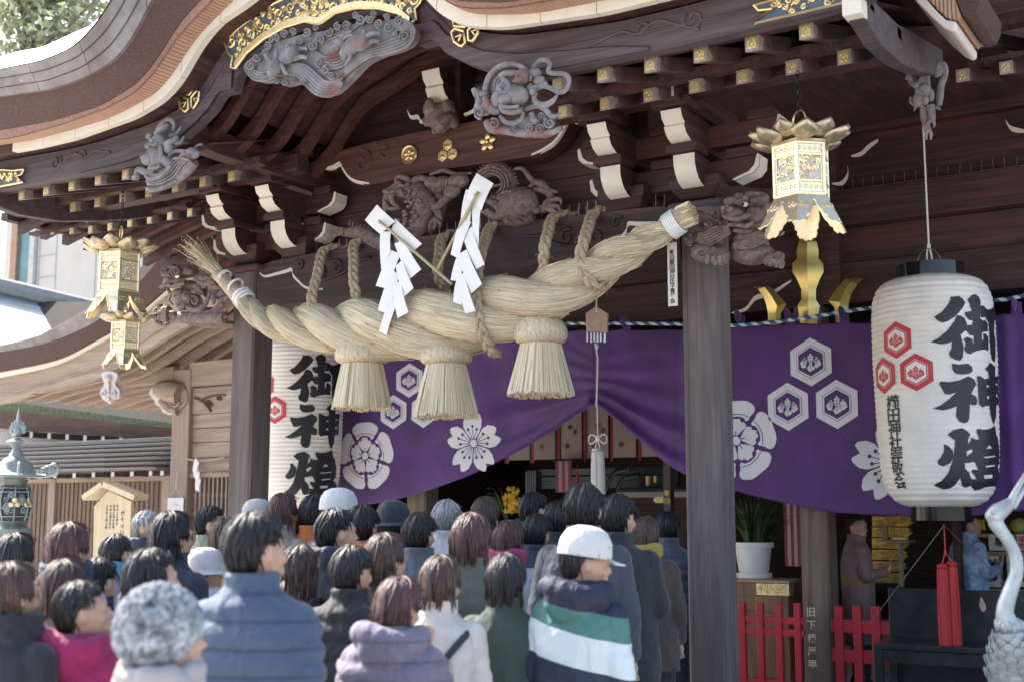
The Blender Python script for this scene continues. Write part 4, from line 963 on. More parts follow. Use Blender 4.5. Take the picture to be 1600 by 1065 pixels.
# ================================================================== the great straw rope
YR = -0.42
path_px = [(372, 462), (392, 482), (420, 500), (460, 508), (520, 512), (590, 515), (650, 512), (705, 505), (760, 492), (815, 478), (865, 460), (910, 437), (955, 408), (1000, 382), (1035, 362), (1062, 344)]
rad_px = [13, 17, 24, 32, 42, 50, 56, 59, 57, 52, 46, 40, 33, 27, 20, 15]
pth = [PY(a, b, YR - 0.05 * math.sin(PI * i / 15)) for i, (a, b) in enumerate(path_px)]
rope = thing('straw_rope', 'huge twisted rice-straw rope hung across the porch with three straw tassels', 'sacred rope', tuple(pth[7]))
def dens(pts, n=14): return crom(pts, n)
PP = dens(pth); rr = [float(np.interp(i / (len(PP) - 1) * (len(rad_px) - 1), range(len(rad_px)), rad_px)) for i in range(len(PP))]
def mpp(p): d = (-_s * (p.x - CX) + _c * (p.y - CY)); return d / FL
RR = [r * mpp(p) * 1.03 for r, p in zip(rr, PP)]
acc = [0.0]
for i in range(1, len(PP)): acc.append(acc[-1] + (PP[i] - PP[i - 1]).length / (0.5 * (RR[i] + RR[i - 1])))
TW = 0.88
rng = random.Random(2)
strand_pts = []
for k in range(3):
    pts, rad = [], []
    for i, p in enumerate(PP):
        t = (PP[min(i + 1, len(PP) - 1)] - PP[max(i - 1, 0)]).normalized()
        u = Vector((0, -1, 0)); u = (u - t * t.dot(u)).normalized(); w = t.cross(u)
        a = acc[i] * TW + 2 * PI * k / 3 + 0.4
        pts.append(p + (u * math.cos(a) + w * math.sin(a)) * RR[i] * 0.48); rad.append(RR[i] * (0.485 + 0.075 * math.cos(a + 0.25)))
    strand_pts.append((pts, rad))
    mb = MB(); mb.tube(pts, rad, 44, 1.0, True, True)
    # ragged, bundled surface: small push along the normal
    m = 44
    for i in range(len(pts)):
        for j in range(m):
            v = mb.v[i * m + j]; d = (v - pts[i])
            q = noise.noise(Vector((i * 0.05 + k * 7, j * 2.3, k * 3.0))) * 0.035 + noise.noise(v * 7.0) * 0.05
            band = 0.075 * max(0, math.sin(acc[i] * 1.15 + k * 2.1 + 0.25 * math.sin(j * 1.7))) ** 8
            mb.v[i * m + j] = pts[i] + d * (1 + q + band)
    o = mb.build('straw_strand', STRAW, rope, angle=180)
    # loose stalks lying along the strand
    mb = MB()
    for _ in range(1000):
        i = rng.randrange(6, len(pts) - 14); L = rng.randint(4, 11); a = rng.uniform(0, 2 * PI); lift = rng.uniform(0.0, 0.05) if rng.random() < .85 else rng.uniform(.1, .3)
        seg = []
        for q in range(i, min(i + L, len(pts) - 1), 2):
            t = (pts[q + 1] - pts[q]).normalized(); u = Vector((0, 0, 1)); u = (u - t * t.dot(u)).normalized(); w = t.cross(u)
            aa = a + rng.uniform(-0.03, 0.03) + (q - i) * 0.012
            seg.append(pts[q] + (u * math.cos(aa) + w * math.sin(aa)) * rad[q] * (1.01 + lift * (q - i) / L))
        if len(seg) > 1: mb.tube(seg, 0.0026, 3, 1.0, False)
    mb.build('loose_stalks', STRAWS, o)['kind'] = 'stuff'
# left end: bound neck and a spray of ears; right end: cut butt with paper binding
e0 = [PY(a, b, YR) for a, b in ((385, 478), (370, 460), (355, 444), (340, 428))]
mb = MB(); mb.tube(crom(e0, 6), [0.075, 0.078, 0.08] + [lerp(0.08, 0.055, t) for t in np.linspace(0, 1, 16)], 20, 1, True, True); mb.build('rope_neck', STRAW, rope)
def binding(a, b, r, turns=5, name='paper_binding'):
    mb = MB(); a, b = Vector(a), Vector(b); d = (b - a)
    for k in range(turns):
        c0 = a + d * (k / max(1, turns - 1)); t = d.normalized(); u = t.orthogonal().normalized(); w = t.cross(u)
        mb.tube([c0 + (u * math.cos(x) + w * math.sin(x)) * r for x in np.linspace(0, 2 * PI, 21)], d.length / turns * 0.62 if turns > 1 else 0.012, 6, 1, False)
    return mb.build(name, PAPER if name == 'paper_binding' else ROPE, rope)
binding(PY(384, 470, YR), PY(377, 462, YR), 0.083, 3); binding(PY(368, 447, YR - .01), PY(367, 446, YR - .01), 0.074, 1); binding(PY(352, 433, YR), PY(350, 431, YR), 0.062, 2)
mb = MB(); b0 = PY(348, 436, YR); rng = random.Random(8)
ax = (PY(303, 385, YR) - b0); 
for _ in range(160):
    s0 = b0 + Vector((rng.gauss(0, .018), rng.gauss(0, .018), rng.gauss(0, .018))); L = rng.uniform(0.5, 1.12)
    e = b0 + ax * L + Vector((rng.gauss(0, .05), rng.gauss(0, .045), rng.gauss(0, .042) - 0.05 * (rng.random() < .25))) * L
    md = (s0 + e) / 2 + Vector((0, rng.gauss(0, .01), rng.uniform(-.01, .03)))
    P = crom([s0, md, e, e + Vector((rng.uniform(-.04, .0), rng.uniform(-.02, .02), rng.uniform(-.035, -.005)))], 3)
    mb.tube(P, [0.0032 * (1 - 0.6 * i / len(P)) for i in range(len(P))], 3, 1, False)
mb.build('straw_spray', STRAWS, rope)['kind'] = 'stuff'
e1 = [PY(a, b, YR) for a, b in ((1040, 358), (1052, 350), (1064, 341), (1079, 334))]
mb = MB(); mb.tube(crom(e1, 6), [lerp(0.09, 0.085, t) for t in np.linspace(0, 1, 19)], 24, 1, True, True); mb.build('rope_butt', STRAW, rope)
mb = MB()
ax = (e1[3] - e1[2]).normalized(); u = ax.orthogonal().normalized(); w = ax.cross(u)
for _ in range(260):
    r = 0.088 * math.sqrt(rng.random()); a = rng.uniform(0, 6.28); p = e1[3] + (u * math.cos(a) + w * math.sin(a)) * r
    mb.tube([p - ax * 0.08, p + ax * rng.uniform(0.0, 0.03)], 0.0045, 4)
mb.build('cut_stalk_ends', STRAWS, rope)['kind'] = 'stuff'
binding(PY(1046, 355, YR), PY(1060, 345, YR), 0.097, 6)
# tassels
def tassel(px, y0, ytie, y1, wt, wb, Y):
    c = PY(px, (y0 + y1) / 2, Y); mp = mpp(c); z0, z1, zt = PY(px, y0, Y).z, PY(px, y1, Y).z, PY(px, ytie, Y).z
    rt, rb = wt / 2 * mp, wb / 2 * mp
    t = MB(); H = z0 - zt
    prof = [(0.02, z0 + 0.03), (rt * 0.6, z0 + 0.02), (rt * 0.9, z0 - 0.22 * H), (rt * 1.03, z0 - 0.5 * H), (rt * 1.02, z0 - 0.78 * H), (rt * 0.9, z0 - 0.95 * H), (rt * 0.74, zt)]
    prof = [tuple(v) for v in crom([(a, b) for a, b in prof], 4)]
    rows = []
    m = 70
    for i, (r, z) in enumerate(prof):
        rows.append([(c.x + r * math.cos(2 * PI * j / m) * (1 + .025 * noise.noise(Vector((j * 1.9, px, i * .1)))), c.y + r * math.sin(2 * PI * j / m), z) for j in range(m)])
    t.loft(rows, True, True, True)
    o = t.build('straw_tassel', STRAW, rope, angle=180)
    mb = MB(); rng = random.Random(px)
    mb.lathe([(rt * 0.70, zt), (rb * 0.9, z1 + 0.012), (0.01, z1 + 0.03)], (c.x, c.y, 0), 40)
    for _ in range(640):
        a = rng.uniform(0, 2 * PI); f = 1.0 if rng.random() < 0.62 else math.sqrt(rng.random())
        dz = rng.uniform(-0.012, 0.012); j = rng.gauss(0, 0.02)
        P = [(c.x + rt * 0.75 * f * math.cos(a), c.y + rt * 0.75 * f * math.sin(a), zt + 0.015), (c.x + lerp(rt * .78, rb, .5) * f * math.cos(a + j / 2), c.y + lerp(rt * .78, rb, .5) * f * math.sin(a + j / 2), lerp(zt, z1, .5)), (c.x + rb * f * math.cos(a + j), c.y + rb * f * math.sin(a + j), z1 + dz + (0.02 * noise.noise(Vector((a * 2, px, 0))))) ]
        mb.tube(P, [0.0042, 0.005, 0.0058], 4, 1, True)
    mb.build('straw_skirt', STRAWS, o)
    mb = MB()
    mb.tube([(c.x + rt * 0.77 * math.cos(x), c.y + rt * 0.77 * math.sin(x), zt + 0.004) for x in np.linspace(0, 2 * PI, 30)], 0.013, 6)
    mb.build('tassel_tie', ROPE, o)
tassel(566, 535, 568, 637, 84, 92, YR - 0.03); tassel(697, 540, 569, 650, 80, 102, YR - 0.05); tassel(845, 497, 537, 616, 82, 104, YR - 0.02)
# plaited hanging ropes
def plait(pts, r, name='hanging_rope', tight=20):
    P = crom(pts, 14); mb = MB(); L = [0.0]
    for i in range(1, len(P)): L.append(L[-1] + (P[i] - P[i - 1]).length)
    for k in range(3):
        Q = []
        for i, p in enumerate(P):
            t = (P[min(i + 1, len(P) - 1)] - P[max(i - 1, 0)]).normalized()
            u = Vector((1, 0.3, 0)); u = (u - t * t.dot(u)).normalized(); w = t.cross(u)
            a = L[i] * tight / r * 0.045 + 2 * PI * k / 3
            Q.append(p + u * math.sin(a) * r * 0.62 + w * math.sin(2 * a) * r * 0.36)
        mb.tube(Q, r * 0.52, 8)
        for _ in range(int(40 * L[-1])):
            i = rng.randrange(1, len(Q) - 1); d = Vector((rng.gauss(0, 1), rng.gauss(0, 1), rng.gauss(0, 1))).normalized()
            mb.tube([Q[i], Q[i] + d * r * 0.9, Q[i] + d * r * 1.1 + Vector((0, 0, -r * .3))], 0.0012, 3, 1, False)
    return mb.build(name, ROPE, rope)
yf = YR - 0.05
def hang(top, bottom, Rt, yback=0.05, wrap=True):
    """from behind the beam, over its top edge, down the front and round the straw rope"""
    a = PY(top[0], top[1], -0.17); b = PY(bottom[0], bottom[1], YR - Rt)
    pts = [Vector((a.x + 0.10, 0.10, a.z + 0.05)), Vector((a.x + 0.04, -0.06, a.z + 0.055)), Vector((a.x, -0.17, a.z - 0.01))]
    q = PY(lerp(top[0], bottom[0], .45), lerp(top[1], bottom[1], .45), lerp(-0.19, YR - Rt, .5)); pts.append(q); pts.append(b)
    return pts
plait(hang((504, 393), (487, 468), .16) + [PY(a, b, y) for a, b, y in ((495, 500, YR - .19), (510, 528, YR - .18), (517, 542, YR - .12), (524, 545, YR))], 0.042)
plait(hang((553, 381), (553, 440), .05) + [PY(561, 480, YR - 0.02), PY(565, 492, YR + .1)], 0.042)
plait(hang((765, 355), (752, 395), .16) + [PY(a, b, y) for a, b, y in ((744, 450, YR - .25), (748, 495, YR - .30), (757, 528, YR - .26), (768, 548, YR - .16), (778, 552, YR))], 0.042)
plait(hang((690, 372), (684, 420), .05) + [PY(688, 440, YR), PY(700, 455, YR + .1)], 0.042)
plait(hang((862, 341), (851, 385), .1) + [PY(849, 420, YR - .06), PY(846, 440, YR + .05)], 0.042)
plait(hang((925, 335), (913, 375), .12) + [PY(a, b, y) for a, b, y in ((906, 405, YR - .18), (915, 430, YR - .20), (930, 446, YR - .16), (945, 450, YR))], 0.042)

# ------------------------------------------------------------------ paper streamers on bamboo sticks
BAM = plain('bamboo', (0.40, 0.36, 0.20), 0.5, 0, 0.2, 20)
def sheet(mb, pts, Y, tilt=0.0, th=0.003, bow=0.012):
    P = [PY(a, b, Y) for a, b in pts]
    a, b, c, d = P
    n = 5; rows = []
    for i in range(n + 1):
        t = i / n; off = Vector((0, -bow * math.sin(PI * t) - tilt * t, 0))
        rows.append([a.lerp(d, t) + off, b.lerp(c, t) + off])
    mb.loft(rows)
    mb.loft([[p + Vector((0, th, 0)) for p in r] for r in rows])
def streamer(label, sheets, stick, ties):
    p0 = PY(*stick[0], YR - 0.22); o = thing('paper_streamer', label, 'paper streamer', tuple(p0))
    mb = MB(); P = [PY(stick[0][0], stick[0][1], YR - .40), PY(stick[1][0], stick[1][1], YR - 0.30)]
    mb.tube(crom([P[0], P[0].lerp(P[1], .5), P[1]], 6), 0.0125, 8)
    for t in (.25, .62): mb.ell(P[0].lerp(P[1], t), (0.016, 0.016, 0.01), 8, 5)
    mb.build('bamboo_stick', BAM, o)
    for q, y in sheets:
        mb = MB(); sheet(mb, q, YR + y); mb.build('folded_paper', PAPER, o, smooth=False)
    mb = MB(); q = PY(*ties, YR - .41); mb.tube([q + Vector((-.02, -.012, .005)), q + Vector((.02, -.012, -.005))], 0.006, 5); mb.tube([q + Vector((-.008, -.014, .012)), q + Vector((.01, -.014, -.012))], 0.004, 5); mb.build('tie', ROPE, o)
streamer('white folded paper streamer on a stick slanting down to the right',
    [([(589, 320), (570, 344), (594, 366), (617, 346)], -.36), ([(617, 341), (611, 362), (642, 396), (659, 381)], -.33), ([(594, 362), (611, 362), (610, 392), (596, 424)], -.355), ([(611, 391), (626, 397), (607, 452), (587, 447)], -.345), ([(616, 381), (630, 375), (658, 421), (640, 436)], -.35), ([(612, 421), (624, 430), (608, 491), (590, 485)], -.355), ([(618, 416), (629, 406), (646, 450), (631, 464)], -.36), ([(614, 457), (622, 470), (604, 524), (592, 517)], -.36), ([(613, 445), (626, 439), (638, 488), (621, 497)], -.365)],
    ((592, 345), (706, 444)), (597, 350))
streamer('white folded paper streamer on a stick slanting up to the right',
    [([(745, 271), (771, 287), (752, 329), (728, 308)], -.36), ([(728, 296), (742, 300), (734, 350), (720, 342)], -.35), ([(738, 303), (752, 316), (748, 387), (740, 384)], -.345), ([(721, 340), (736, 347), (716, 404), (704, 398)], -.355), ([(721, 366), (737, 354), (757, 413), (744, 421)], -.35), ([(716, 395), (730, 402), (718, 440), (704, 438)], -.345), ([(715, 398), (729, 390), (753, 444), (736, 459)], -.36), ([(714, 434), (724, 440), (721, 477), (708, 472)], -.35), ([(712, 433), (725, 426), (743, 486), (727, 490)], -.365)],
    ((747, 300), (682, 424)), (745, 306))
# ================================================================== crests (unit radius, drawn layer upon layer through fn(u, v, layer))
def circ(cx, cy, r, n=18, sx=1.0): return [(cx + r * sx * math.cos(2 * PI * k / n), cy + r * math.sin(2 * PI * k / n)) for k in range(n)]
def bar(a, b, w):
    d = math.hypot(b[0] - a[0], b[1] - a[1]) or 1; nx, ny = -(b[1] - a[1]) / d * w / 2, (b[0] - a[0]) / d * w / 2
    return [(a[0] + nx, a[1] + ny), (b[0] + nx, b[1] + ny), (b[0] - nx, b[1] - ny), (a[0] - nx, a[1] - ny)]
def hexa(cx, cy, r): return [(cx + r * math.cos(R(30 + 60 * k)), cy + r * math.sin(R(30 + 60 * k))) for k in range(6)]
class Crest:
    """light = MB of the drawn colour, dark = MB of the ground colour"""
    def __init__(s, fn, light, dark, sub): s.fn, s.l, s.d, s.sub = fn, light, dark, sub
    def put(s, mb, poly, layer):
        try: mb.flat(poly, lambda u, v: s.fn(u, v, layer), s.sub)
        except Exception: pass
    def paulownia(s, cx, cy, r, L):
        A = lambda q, l: s.put(s.l, [(cx + a * r, cy + b * r) for a, b in q], l)
        D = lambda q: s.put(s.d, [(cx + a * r, cy + b * r) for a, b in q], L + 1)
        def leaf(ox, oy, w, h, rot):
            q = []
            for k in range(40):
                t = 2 * PI * k / 40; rr = 1 + 0.09 * math.cos(5 * t + PI / 2)
                x, y = w * rr * math.sin(t), -h * rr * math.cos(t); c_, s_ = math.cos(rot), math.sin(rot); q.append((ox + x * c_ - y * s_, oy + x * s_ + y * c_))
            return q
        A(leaf(-0.42, -0.10, 0.30, 0.27, -0.3), L); A(leaf(0.42, -0.10, 0.30, 0.27, 0.3), L); A(leaf(0, -0.24, 0.31, 0.37, 0), L)
        for x in (-0.19, -0.12, 0.12, 0.19): D(bar((x * 0.8, 0.02), (x * 1.1, -0.42 + abs(x)), 0.022))
        D(bar((0, 0.08), (0, -0.5), 0.03))
        for s_ in (-1, 1):
            for k in range(3): D(bar((s_ * (0.33 + 0.08 * k), 0.0), (s_ * (0.40 + 0.10 * k), -0.24 + 0.05 * k), 0.02))
            D(bar((s_ * 0.10, 0.08), (s_ * 0.30, 0.03), 0.03)); D(bar((s_ * 0.27, -0.02), (s_ * 0.25, -0.3), 0.03))
        for x, n, t in ((0, 7, 0.10), (-0.42, 5, 0.04), (0.42, 5, 0.04)):
            k = 1.0 if n == 7 else 0.85
            for a, b in ([(-0.12, 0.0), (0.12, 0.0), (-0.12, 0.17), (0.12, 0.17), (0, 0.31)] if n == 7 else [(-0.14, 0.0), (0.14, 0.0), (0.0, 0.16)]): A(circ(x + a * k, t + 0.1 + b * k, 0.088 * k, 10), L)
            A(bar((x, t - 0.02), (x, t + 0.3 * k), 0.05), L)
    def kikko(s, cx, cy, r):
        s.put(s.l, hexa(cx, cy, r), 0); s.put(s.d, hexa(cx, cy, r * 0.70), 1); s.put(s.l, hexa(cx, cy, r * 0.675), 2); s.put(s.d, hexa(cx, cy, r * 0.60), 3); s.paulownia(cx, cy - 0.02 * r, r * 0.60, 4)
    def trio(s, cx, cy, r):
        k = r * 1.04
        for a in (90, 210, 330): s.kikko(cx + k * math.cos(R(a)), cy + k * math.sin(R(a)), r * 0.87 * 1.0)
    def mokko(s, cx, cy, r):
        pol = lambda a, q: (cx + r * q * math.cos(a), cy + r * q * math.sin(a))
        for k in range(5):
            a = R(90 + 72 * k)
            P = [pol(a + R(d), q) for d, q in ((-29, .58), (-31, .72), (-33, .86), (-28, .97), (-15, 1.02), (0, 1.0), (15, 1.02), (28, .97), (33, .86), (31, .72), (29, .58), (15, .60), (0, .61), (-15, .60))]
            s.put(s.l, [tuple(q)[:2] for q in closed([(x, y) for x, y in P], 3)], 0)
            s.put(s.d, [pol(a + R(d), .675) for d in range(-28, 29, 7)] + [pol(a + R(d), .655) for d in range(28, -29, -7)], 1)
            for d in (-26, 26): s.put(s.l, circ(*pol(a + R(d), .60), r * 0.055, 10), 1)
            P = [pol(a + R(d), q) for d, q in ((-4, .10), (-33, .30), (-34, .44), (-22, .50), (-17, .47), (-8, .56), (0, .545), (8, .56), (17, .47), (22, .50), (34, .44), (33, .30), (4, .10))]
            s.put(s.l, [tuple(q)[:2] for q in closed([(x, y) for x, y in P], 3)], 0); s.put(s.d, bar(pol(a, .12), pol(a, .24), r * .025), 1)
        s.put(s.d, circ(cx, cy, r * .135), 1); s.put(s.l, circ(cx, cy, r * .11), 2)
    def cherry(s, cx, cy, r):
        pol = lambda a, q: (cx + r * q * math.cos(a), cy + r * q * math.sin(a))
        for k in range(5):
            a = R(90 + 72 * k)
            P = [pol(a + R(d), q) for d, q in ((-20, .10), (-34, .40), (-33, .62), (-26, .82), (-16, .97), (-10, 1.0), (-5, .90), (0, .80), (5, .90), (10, 1.0), (16, .97), (26, .82), (33, .62), (34, .40), (20, .10))]
            s.put(s.l, P, 0)
            for d, q in ((-20, .48), (0, .56), (20, .48)): s.put(s.d, bar(pol(a + R(d * .6), .14), pol(a + R(d), q), r * .022), 1); s.put(s.d, circ(*pol(a + R(d), q), r * .05, 10), 1)
        s.put(s.d, circ(cx, cy, r * .15), 1); s.put(s.l, circ(cx, cy, r * .125), 2)

# ================================================================== purple curtain
YC = 2.76
def cloth_mat(name, col, var):
    m, nt, bs = nodes_of(name)
    n = tex_noise(nt, coords(nt, (2.2, 2.2, 2.2)), 1.0, 4, 0.55); w = tex_noise(nt, coords(nt, (350, 350, 350)), 1.0, 1, 0.5)
    nt.links.new(ramp(nt, [(0.3, tuple(c * (1 - var) for c in col)), (0.7, tuple(c * (1 + var) for c in col))], n), bs.inputs['Base Color'])
    bs.inputs['Roughness'].default_value = 0.65; bs.inputs['Sheen Weight'].default_value = 0.25
    bump(nt, bs, w, 0.15, 0.002); return m
PURPLE = cloth_mat('purple_cloth', (0.074, 0.019, 0.142), 0.28)
CWHITE = cloth_mat('crest_white', (0.66, 0.65, 0.70), 0.05)
bot = [(470, 800), (527, 797), (560, 790), (640, 775), (720, 748), (800, 707), (860, 675), (905, 648), (932, 634), (960, 652), (1000, 688), (1063, 735), (1145, 765), (1230, 786), (1310, 800), (1430, 806), (1520, 805), (1600, 797), (1720, 790)]
top = [(470, 528), (527, 524), (700, 520), (905, 516), (1063, 513), (1145, 508), (1260, 504), (1365, 503), (1470, 500), (1560, 492), (1600, 488), (1720, 476)]
def curve_xz(px): 
    P = crom([(PY(a, b, YC).x, PY(a, b, YC).z) for a, b in px], 8); return [p[0] for p in P], [p[1] for p in P]
TX, TZ = curve_xz(top); BX, BZ = curve_xz(bot)
XP = PY(932, 634, YC).x
def zt_(x): return float(np.interp(x, TX, TZ)) - 0.012 * abs(math.sin((x - 0.2) * PI / 0.46))
def zb_(x): return float(np.interp(x, BX, BZ))
def fold(x, z):
    d = max(0.0, z - zb_(x)); a = abs(x - XP); w = math.exp(-(a / 1.25) ** 2)
    lam = 0.10 + 0.24 * a
    y = -0.085 * w * math.sin(2 * PI * d / lam) * math.exp(-d / (0.16 + 0.30 * a)) * min(1, 0.25 + a * 2.0)
    y += -0.05 * math.exp(-((d - 0.28 * a - 0.05) / (0.07 + 0.05 * a)) ** 2) * math.exp(-(a / 1.8) ** 2) * (1 if a > .05 else a / .05)
    y += 0.030 * math.sin(x * 1.9 + z * 1.3 + 0.6) + 0.016 * math.sin(x * 4.3 - z * 2.6) * (0.3 + min(1, (zt_(x) - z)))
    y += 0.010 * noise.noise(Vector((x * 3.2 + z * 1.5, z * 2.2, 3.0))) + 0.006 * noise.noise(Vector((x * 7 - z * 5, z * 4, 9.0)))
    y += 0.007 * math.exp(-(((x - 0.35) % 0.92 - 0.46) / 0.012) ** 2)
    if 0 < x - 3.86 < 0.12: y -= 0.03 * math.sin((x - 3.86) / 0.12 * PI)
    return min(0.012 if x > 0.9 else 0.05, y)
cur = thing('shrine_curtain', 'purple curtain with white crests, drawn up in the middle across the hall front', 'curtain', (XP, YC, zt_(XP)))
x0, x1 = BX[0] + 0.02, BX[-1] - 0.02
mb = MB(); XX = np.concatenate([np.linspace(x0, XP - 0.6, 90), np.linspace(XP - 0.59, XP + 0.6, 90), np.linspace(XP + 0.61, x1, 130)])
VV = 1 - (1 - np.linspace(0, 1, 80)) ** 1.0
rows = []
for v in VV:
    r = []
    for x in XX:
        zt, zb = zt_(x), zb_(x); z = lerp(zt, zb, v); r.append((x, YC + fold(x, z), z))
    rows.append(r)
mb.loft(rows); o = mb.build('cloth', PURPLE, cur, angle=180); md = o.modifiers.new('solidify', 'SOLIDIFY'); md.thickness = 0.004; md.offset = 1
def on_cloth(u, v, L): return (u, YC + fold(u, v) - 0.0065 - 0.0018 * L, v)
def place_crest(kind, px, py, r):
    p = PY(px, py, YC); l, d = MB(), MB(); c = Crest(on_cloth, l, d, 0.045)
    getattr(c, kind)(p.x, p.z, r)
    o = l.build({'trio': 'hexagon_crest', 'mokko': 'petal_crest', 'cherry': 'blossom_crest'}[kind], CWHITE, cur, angle=180); d.build('crest_line', PURPLE, o, angle=180)
place_crest('mokko', 574, 712, 0.385); place_crest('trio', 640, 626, 0.225); place_crest('cherry', 740, 692, 0.335)
place_crest('mokko', 1152, 688, 0.385); place_crest('trio', 1268, 610, 0.262); place_crest('cherry', 1392, 722, 0.36)
for px in (640, 720, 800, 880, 980, 1085, 1158, 1235, 1320, 1420, 1590):
    p = PY(px, 512, YC); x = p.x; z = zt_(x)
    mb = MB(); mb.box(x - 0.045, x + 0.045, YC - 0.012, YC - 0.006, z - 0.03, z + 0.10)
    mb.tube([(x, YC - 0.045 + 0.05 * math.cos(t) - 0.01, z + 0.085 + 0.04 * math.sin(t)) for t in np.linspace(0, 2 * PI, 12)], 0.034, 6, 0.2)
    mb.build('hanging_loop', PURPLE, cur)
def rope_stripe():
    m, nt, bs = nodes_of('striped_cord'); v = coords(nt, (1, 0, 1.2)); w = N(nt, 'ShaderNodeTexWave'); w.bands_direction = 'DIAGONAL'; w.inputs['Scale'].default_value = 5.2
    nt.links.new(v, w.inputs[0]); nt.links.new(ramp(nt, [(0.45, (0.60, 0.62, 0.62)), (0.5, (0.03, 0.09, 0.20)), (0.95, (0.02, 0.12, 0.22))], w.outputs['Fac']), bs.inputs['Base Color']); bs.inputs['Roughness'].default_value = 0.6; return m
mb = MB(); P = crom([PY(a, b, YC - 0.06) for a, b in ((560, 510), (700, 507), (905, 505), (1063, 506), (1150, 508), (1250, 498), (1362, 481), (1470, 474), (1560, 469), (1600, 462), (1700, 440))], 8)
mb.tube(P, 0.018, 8); tag(mb.build('curtain_cord', rope_stripe()), 'blue and white striped cord that the purple curtain hangs from', 'cord')

# ================================================================== paper lanterns
def lantern_r(z):      # z from the bottom of the paper body
    H = 1.93; pts = [(0, .24), (0.015, .30), (0.05, .365), (0.11, .415), (0.2, .452), (0.35, .475), (0.6, .487), (1.2, .503), (1.6, .50), (1.75, .485), (1.84, .45), (1.89, .40), (1.92, .33), (1.93, .27)]
    return float(np.interp(z, [p[0] for p in pts], [p[1] for p in pts]))
LPAPER = plain('lantern_paper', (0.78, 0.735, 0.665), 0.75, 0, 0.09, 4, 0.25)
REDINK = plain('red_ink', (0.52, 0.045, 0.06), 0.6, 0, 0.12, 12)
LACQ = plain('black_lacquer', (0.012, 0.012, 0.014), 0.12, 0, 0.2, 4)
WIRE = plain('wire', (0.25, 0.25, 0.25), 0.4, 0.7, 0.1, 10)
CORD = plain('white_cord', (0.72, 0.71, 0.68), 0.8, 0, 0.08, 20)
LX, LY, LZ = 3.42, 2.22, 1.715
def lantern_hit(px, py):
    d = ray(px, py); o = CAMP - Vector((LX, LY, 0)); best = None
    for t in np.arange(9.6, 12.2, 0.01):
        q = o + d * t; r = lantern_r(min(1.93, max(0, q.z - LZ)))
        g = math.hypot(q.x, q.y) - r
        if g <= 0: return (math.atan2(q.y, q.x), q.z - LZ)
        if best is None or g < best[0]: best = (g, math.atan2(q.y, q.x), q.z - LZ)
    return (best[1], best[2])
KANJI = []
def trace(ox, oy, k, poly, holes=()): KANJI.append(([lantern_hit(ox + a / k, oy + b / k) for a, b in poly], [[lantern_hit(ox + a / k, oy + b / k) for a, b in h] for h in holes]))
trace(1440, 440, 7.607, [(335, 185), (440, 175), (490, 210), (510, 255), (480, 320), (400, 410), (310, 475), (240, 492), (190, 470), (148, 420), (230, 370), (300, 290), (340, 220)])
trace(1440, 440, 7.607, [(410, 405), (455, 405), (505, 435), (530, 500), (540, 560), (515, 580), (455, 635), (470, 680), (490, 760), (485, 900), (450, 940), (400, 930), (345, 900), (318, 850), (350, 800), (355, 710), (300, 735), (230, 745), (110, 718), (200, 670), (300, 585), (380, 480)])
trace(1440, 440, 7.607, [(540, 210), (590, 165), (625, 152), (665, 180), (692, 220), (690, 440), (720, 470), (740, 455), (775, 500), (775, 590), (710, 605), (705, 690), (725, 700), (725, 620), (750, 615), (785, 660), (785, 820), (735, 805), (650, 820), (600, 840), (570, 862), (530, 845), (495, 790), (515, 770), (515, 710), (490, 690), (535, 655), (590, 680), (600, 735), (612, 735), (612, 640), (570, 640), (515, 580), (510, 530), (545, 520), (600, 515), (600, 465), (560, 462), (505, 400), (510, 365), (585, 355), (575, 300)])
trace(1440, 440, 7.607, [(690, 290), (725, 290), (770, 335), (800, 335), (862, 285), (875, 330), (880, 460), (855, 470), (852, 600), (868, 700), (868, 900), (855, 960), (825, 925), (808, 830), (800, 700), (790, 500), (750, 425), (695, 430)])
trace(1440, 560, 8.875, [(415, 65), (520, 80), (640, 65), (685, 110), (697, 170), (650, 205), (560, 220), (470, 205), (425, 160)])
trace(1440, 560, 8.875, [(240, 340), (265, 312), (380, 325), (520, 298), (645, 240), (720, 285), (755, 350), (715, 415), (680, 485), (740, 520), (765, 580), (750, 640), (700, 645), (660, 625), (655, 830), (620, 880), (580, 893), (520, 870), (470, 800), (485, 655), (400, 690), (300, 715), (160, 692), (270, 640), (390, 550), (475, 465), (380, 495), (325, 490)])
trace(1440, 560, 8.875, [(755, 240), (800, 240), (865, 285), (925, 265), (920, 200), (875, 140), (940, 55), (1010, 115), (1005, 250), (1050, 235), (1055, 440), (1060, 640), (1025, 640), (1020, 800), (990, 918), (950, 800), (930, 650), (880, 655), (830, 672), (790, 630), (775, 480), (768, 290)], [[(890, 365), (925, 365), (925, 395), (890, 395)], [(900, 515), (930, 515), (930, 555), (900, 555)], [(1018, 340), (1044, 340), (1044, 365), (1018, 365)], [(1020, 490), (1043, 485), (1040, 530), (1020, 530)]])
trace(1440, 650, 8.192, [(280, 352), (340, 375), (400, 440), (400, 520), (360, 600), (280, 637), (220, 620), (203, 575), (260, 500), (290, 430)])
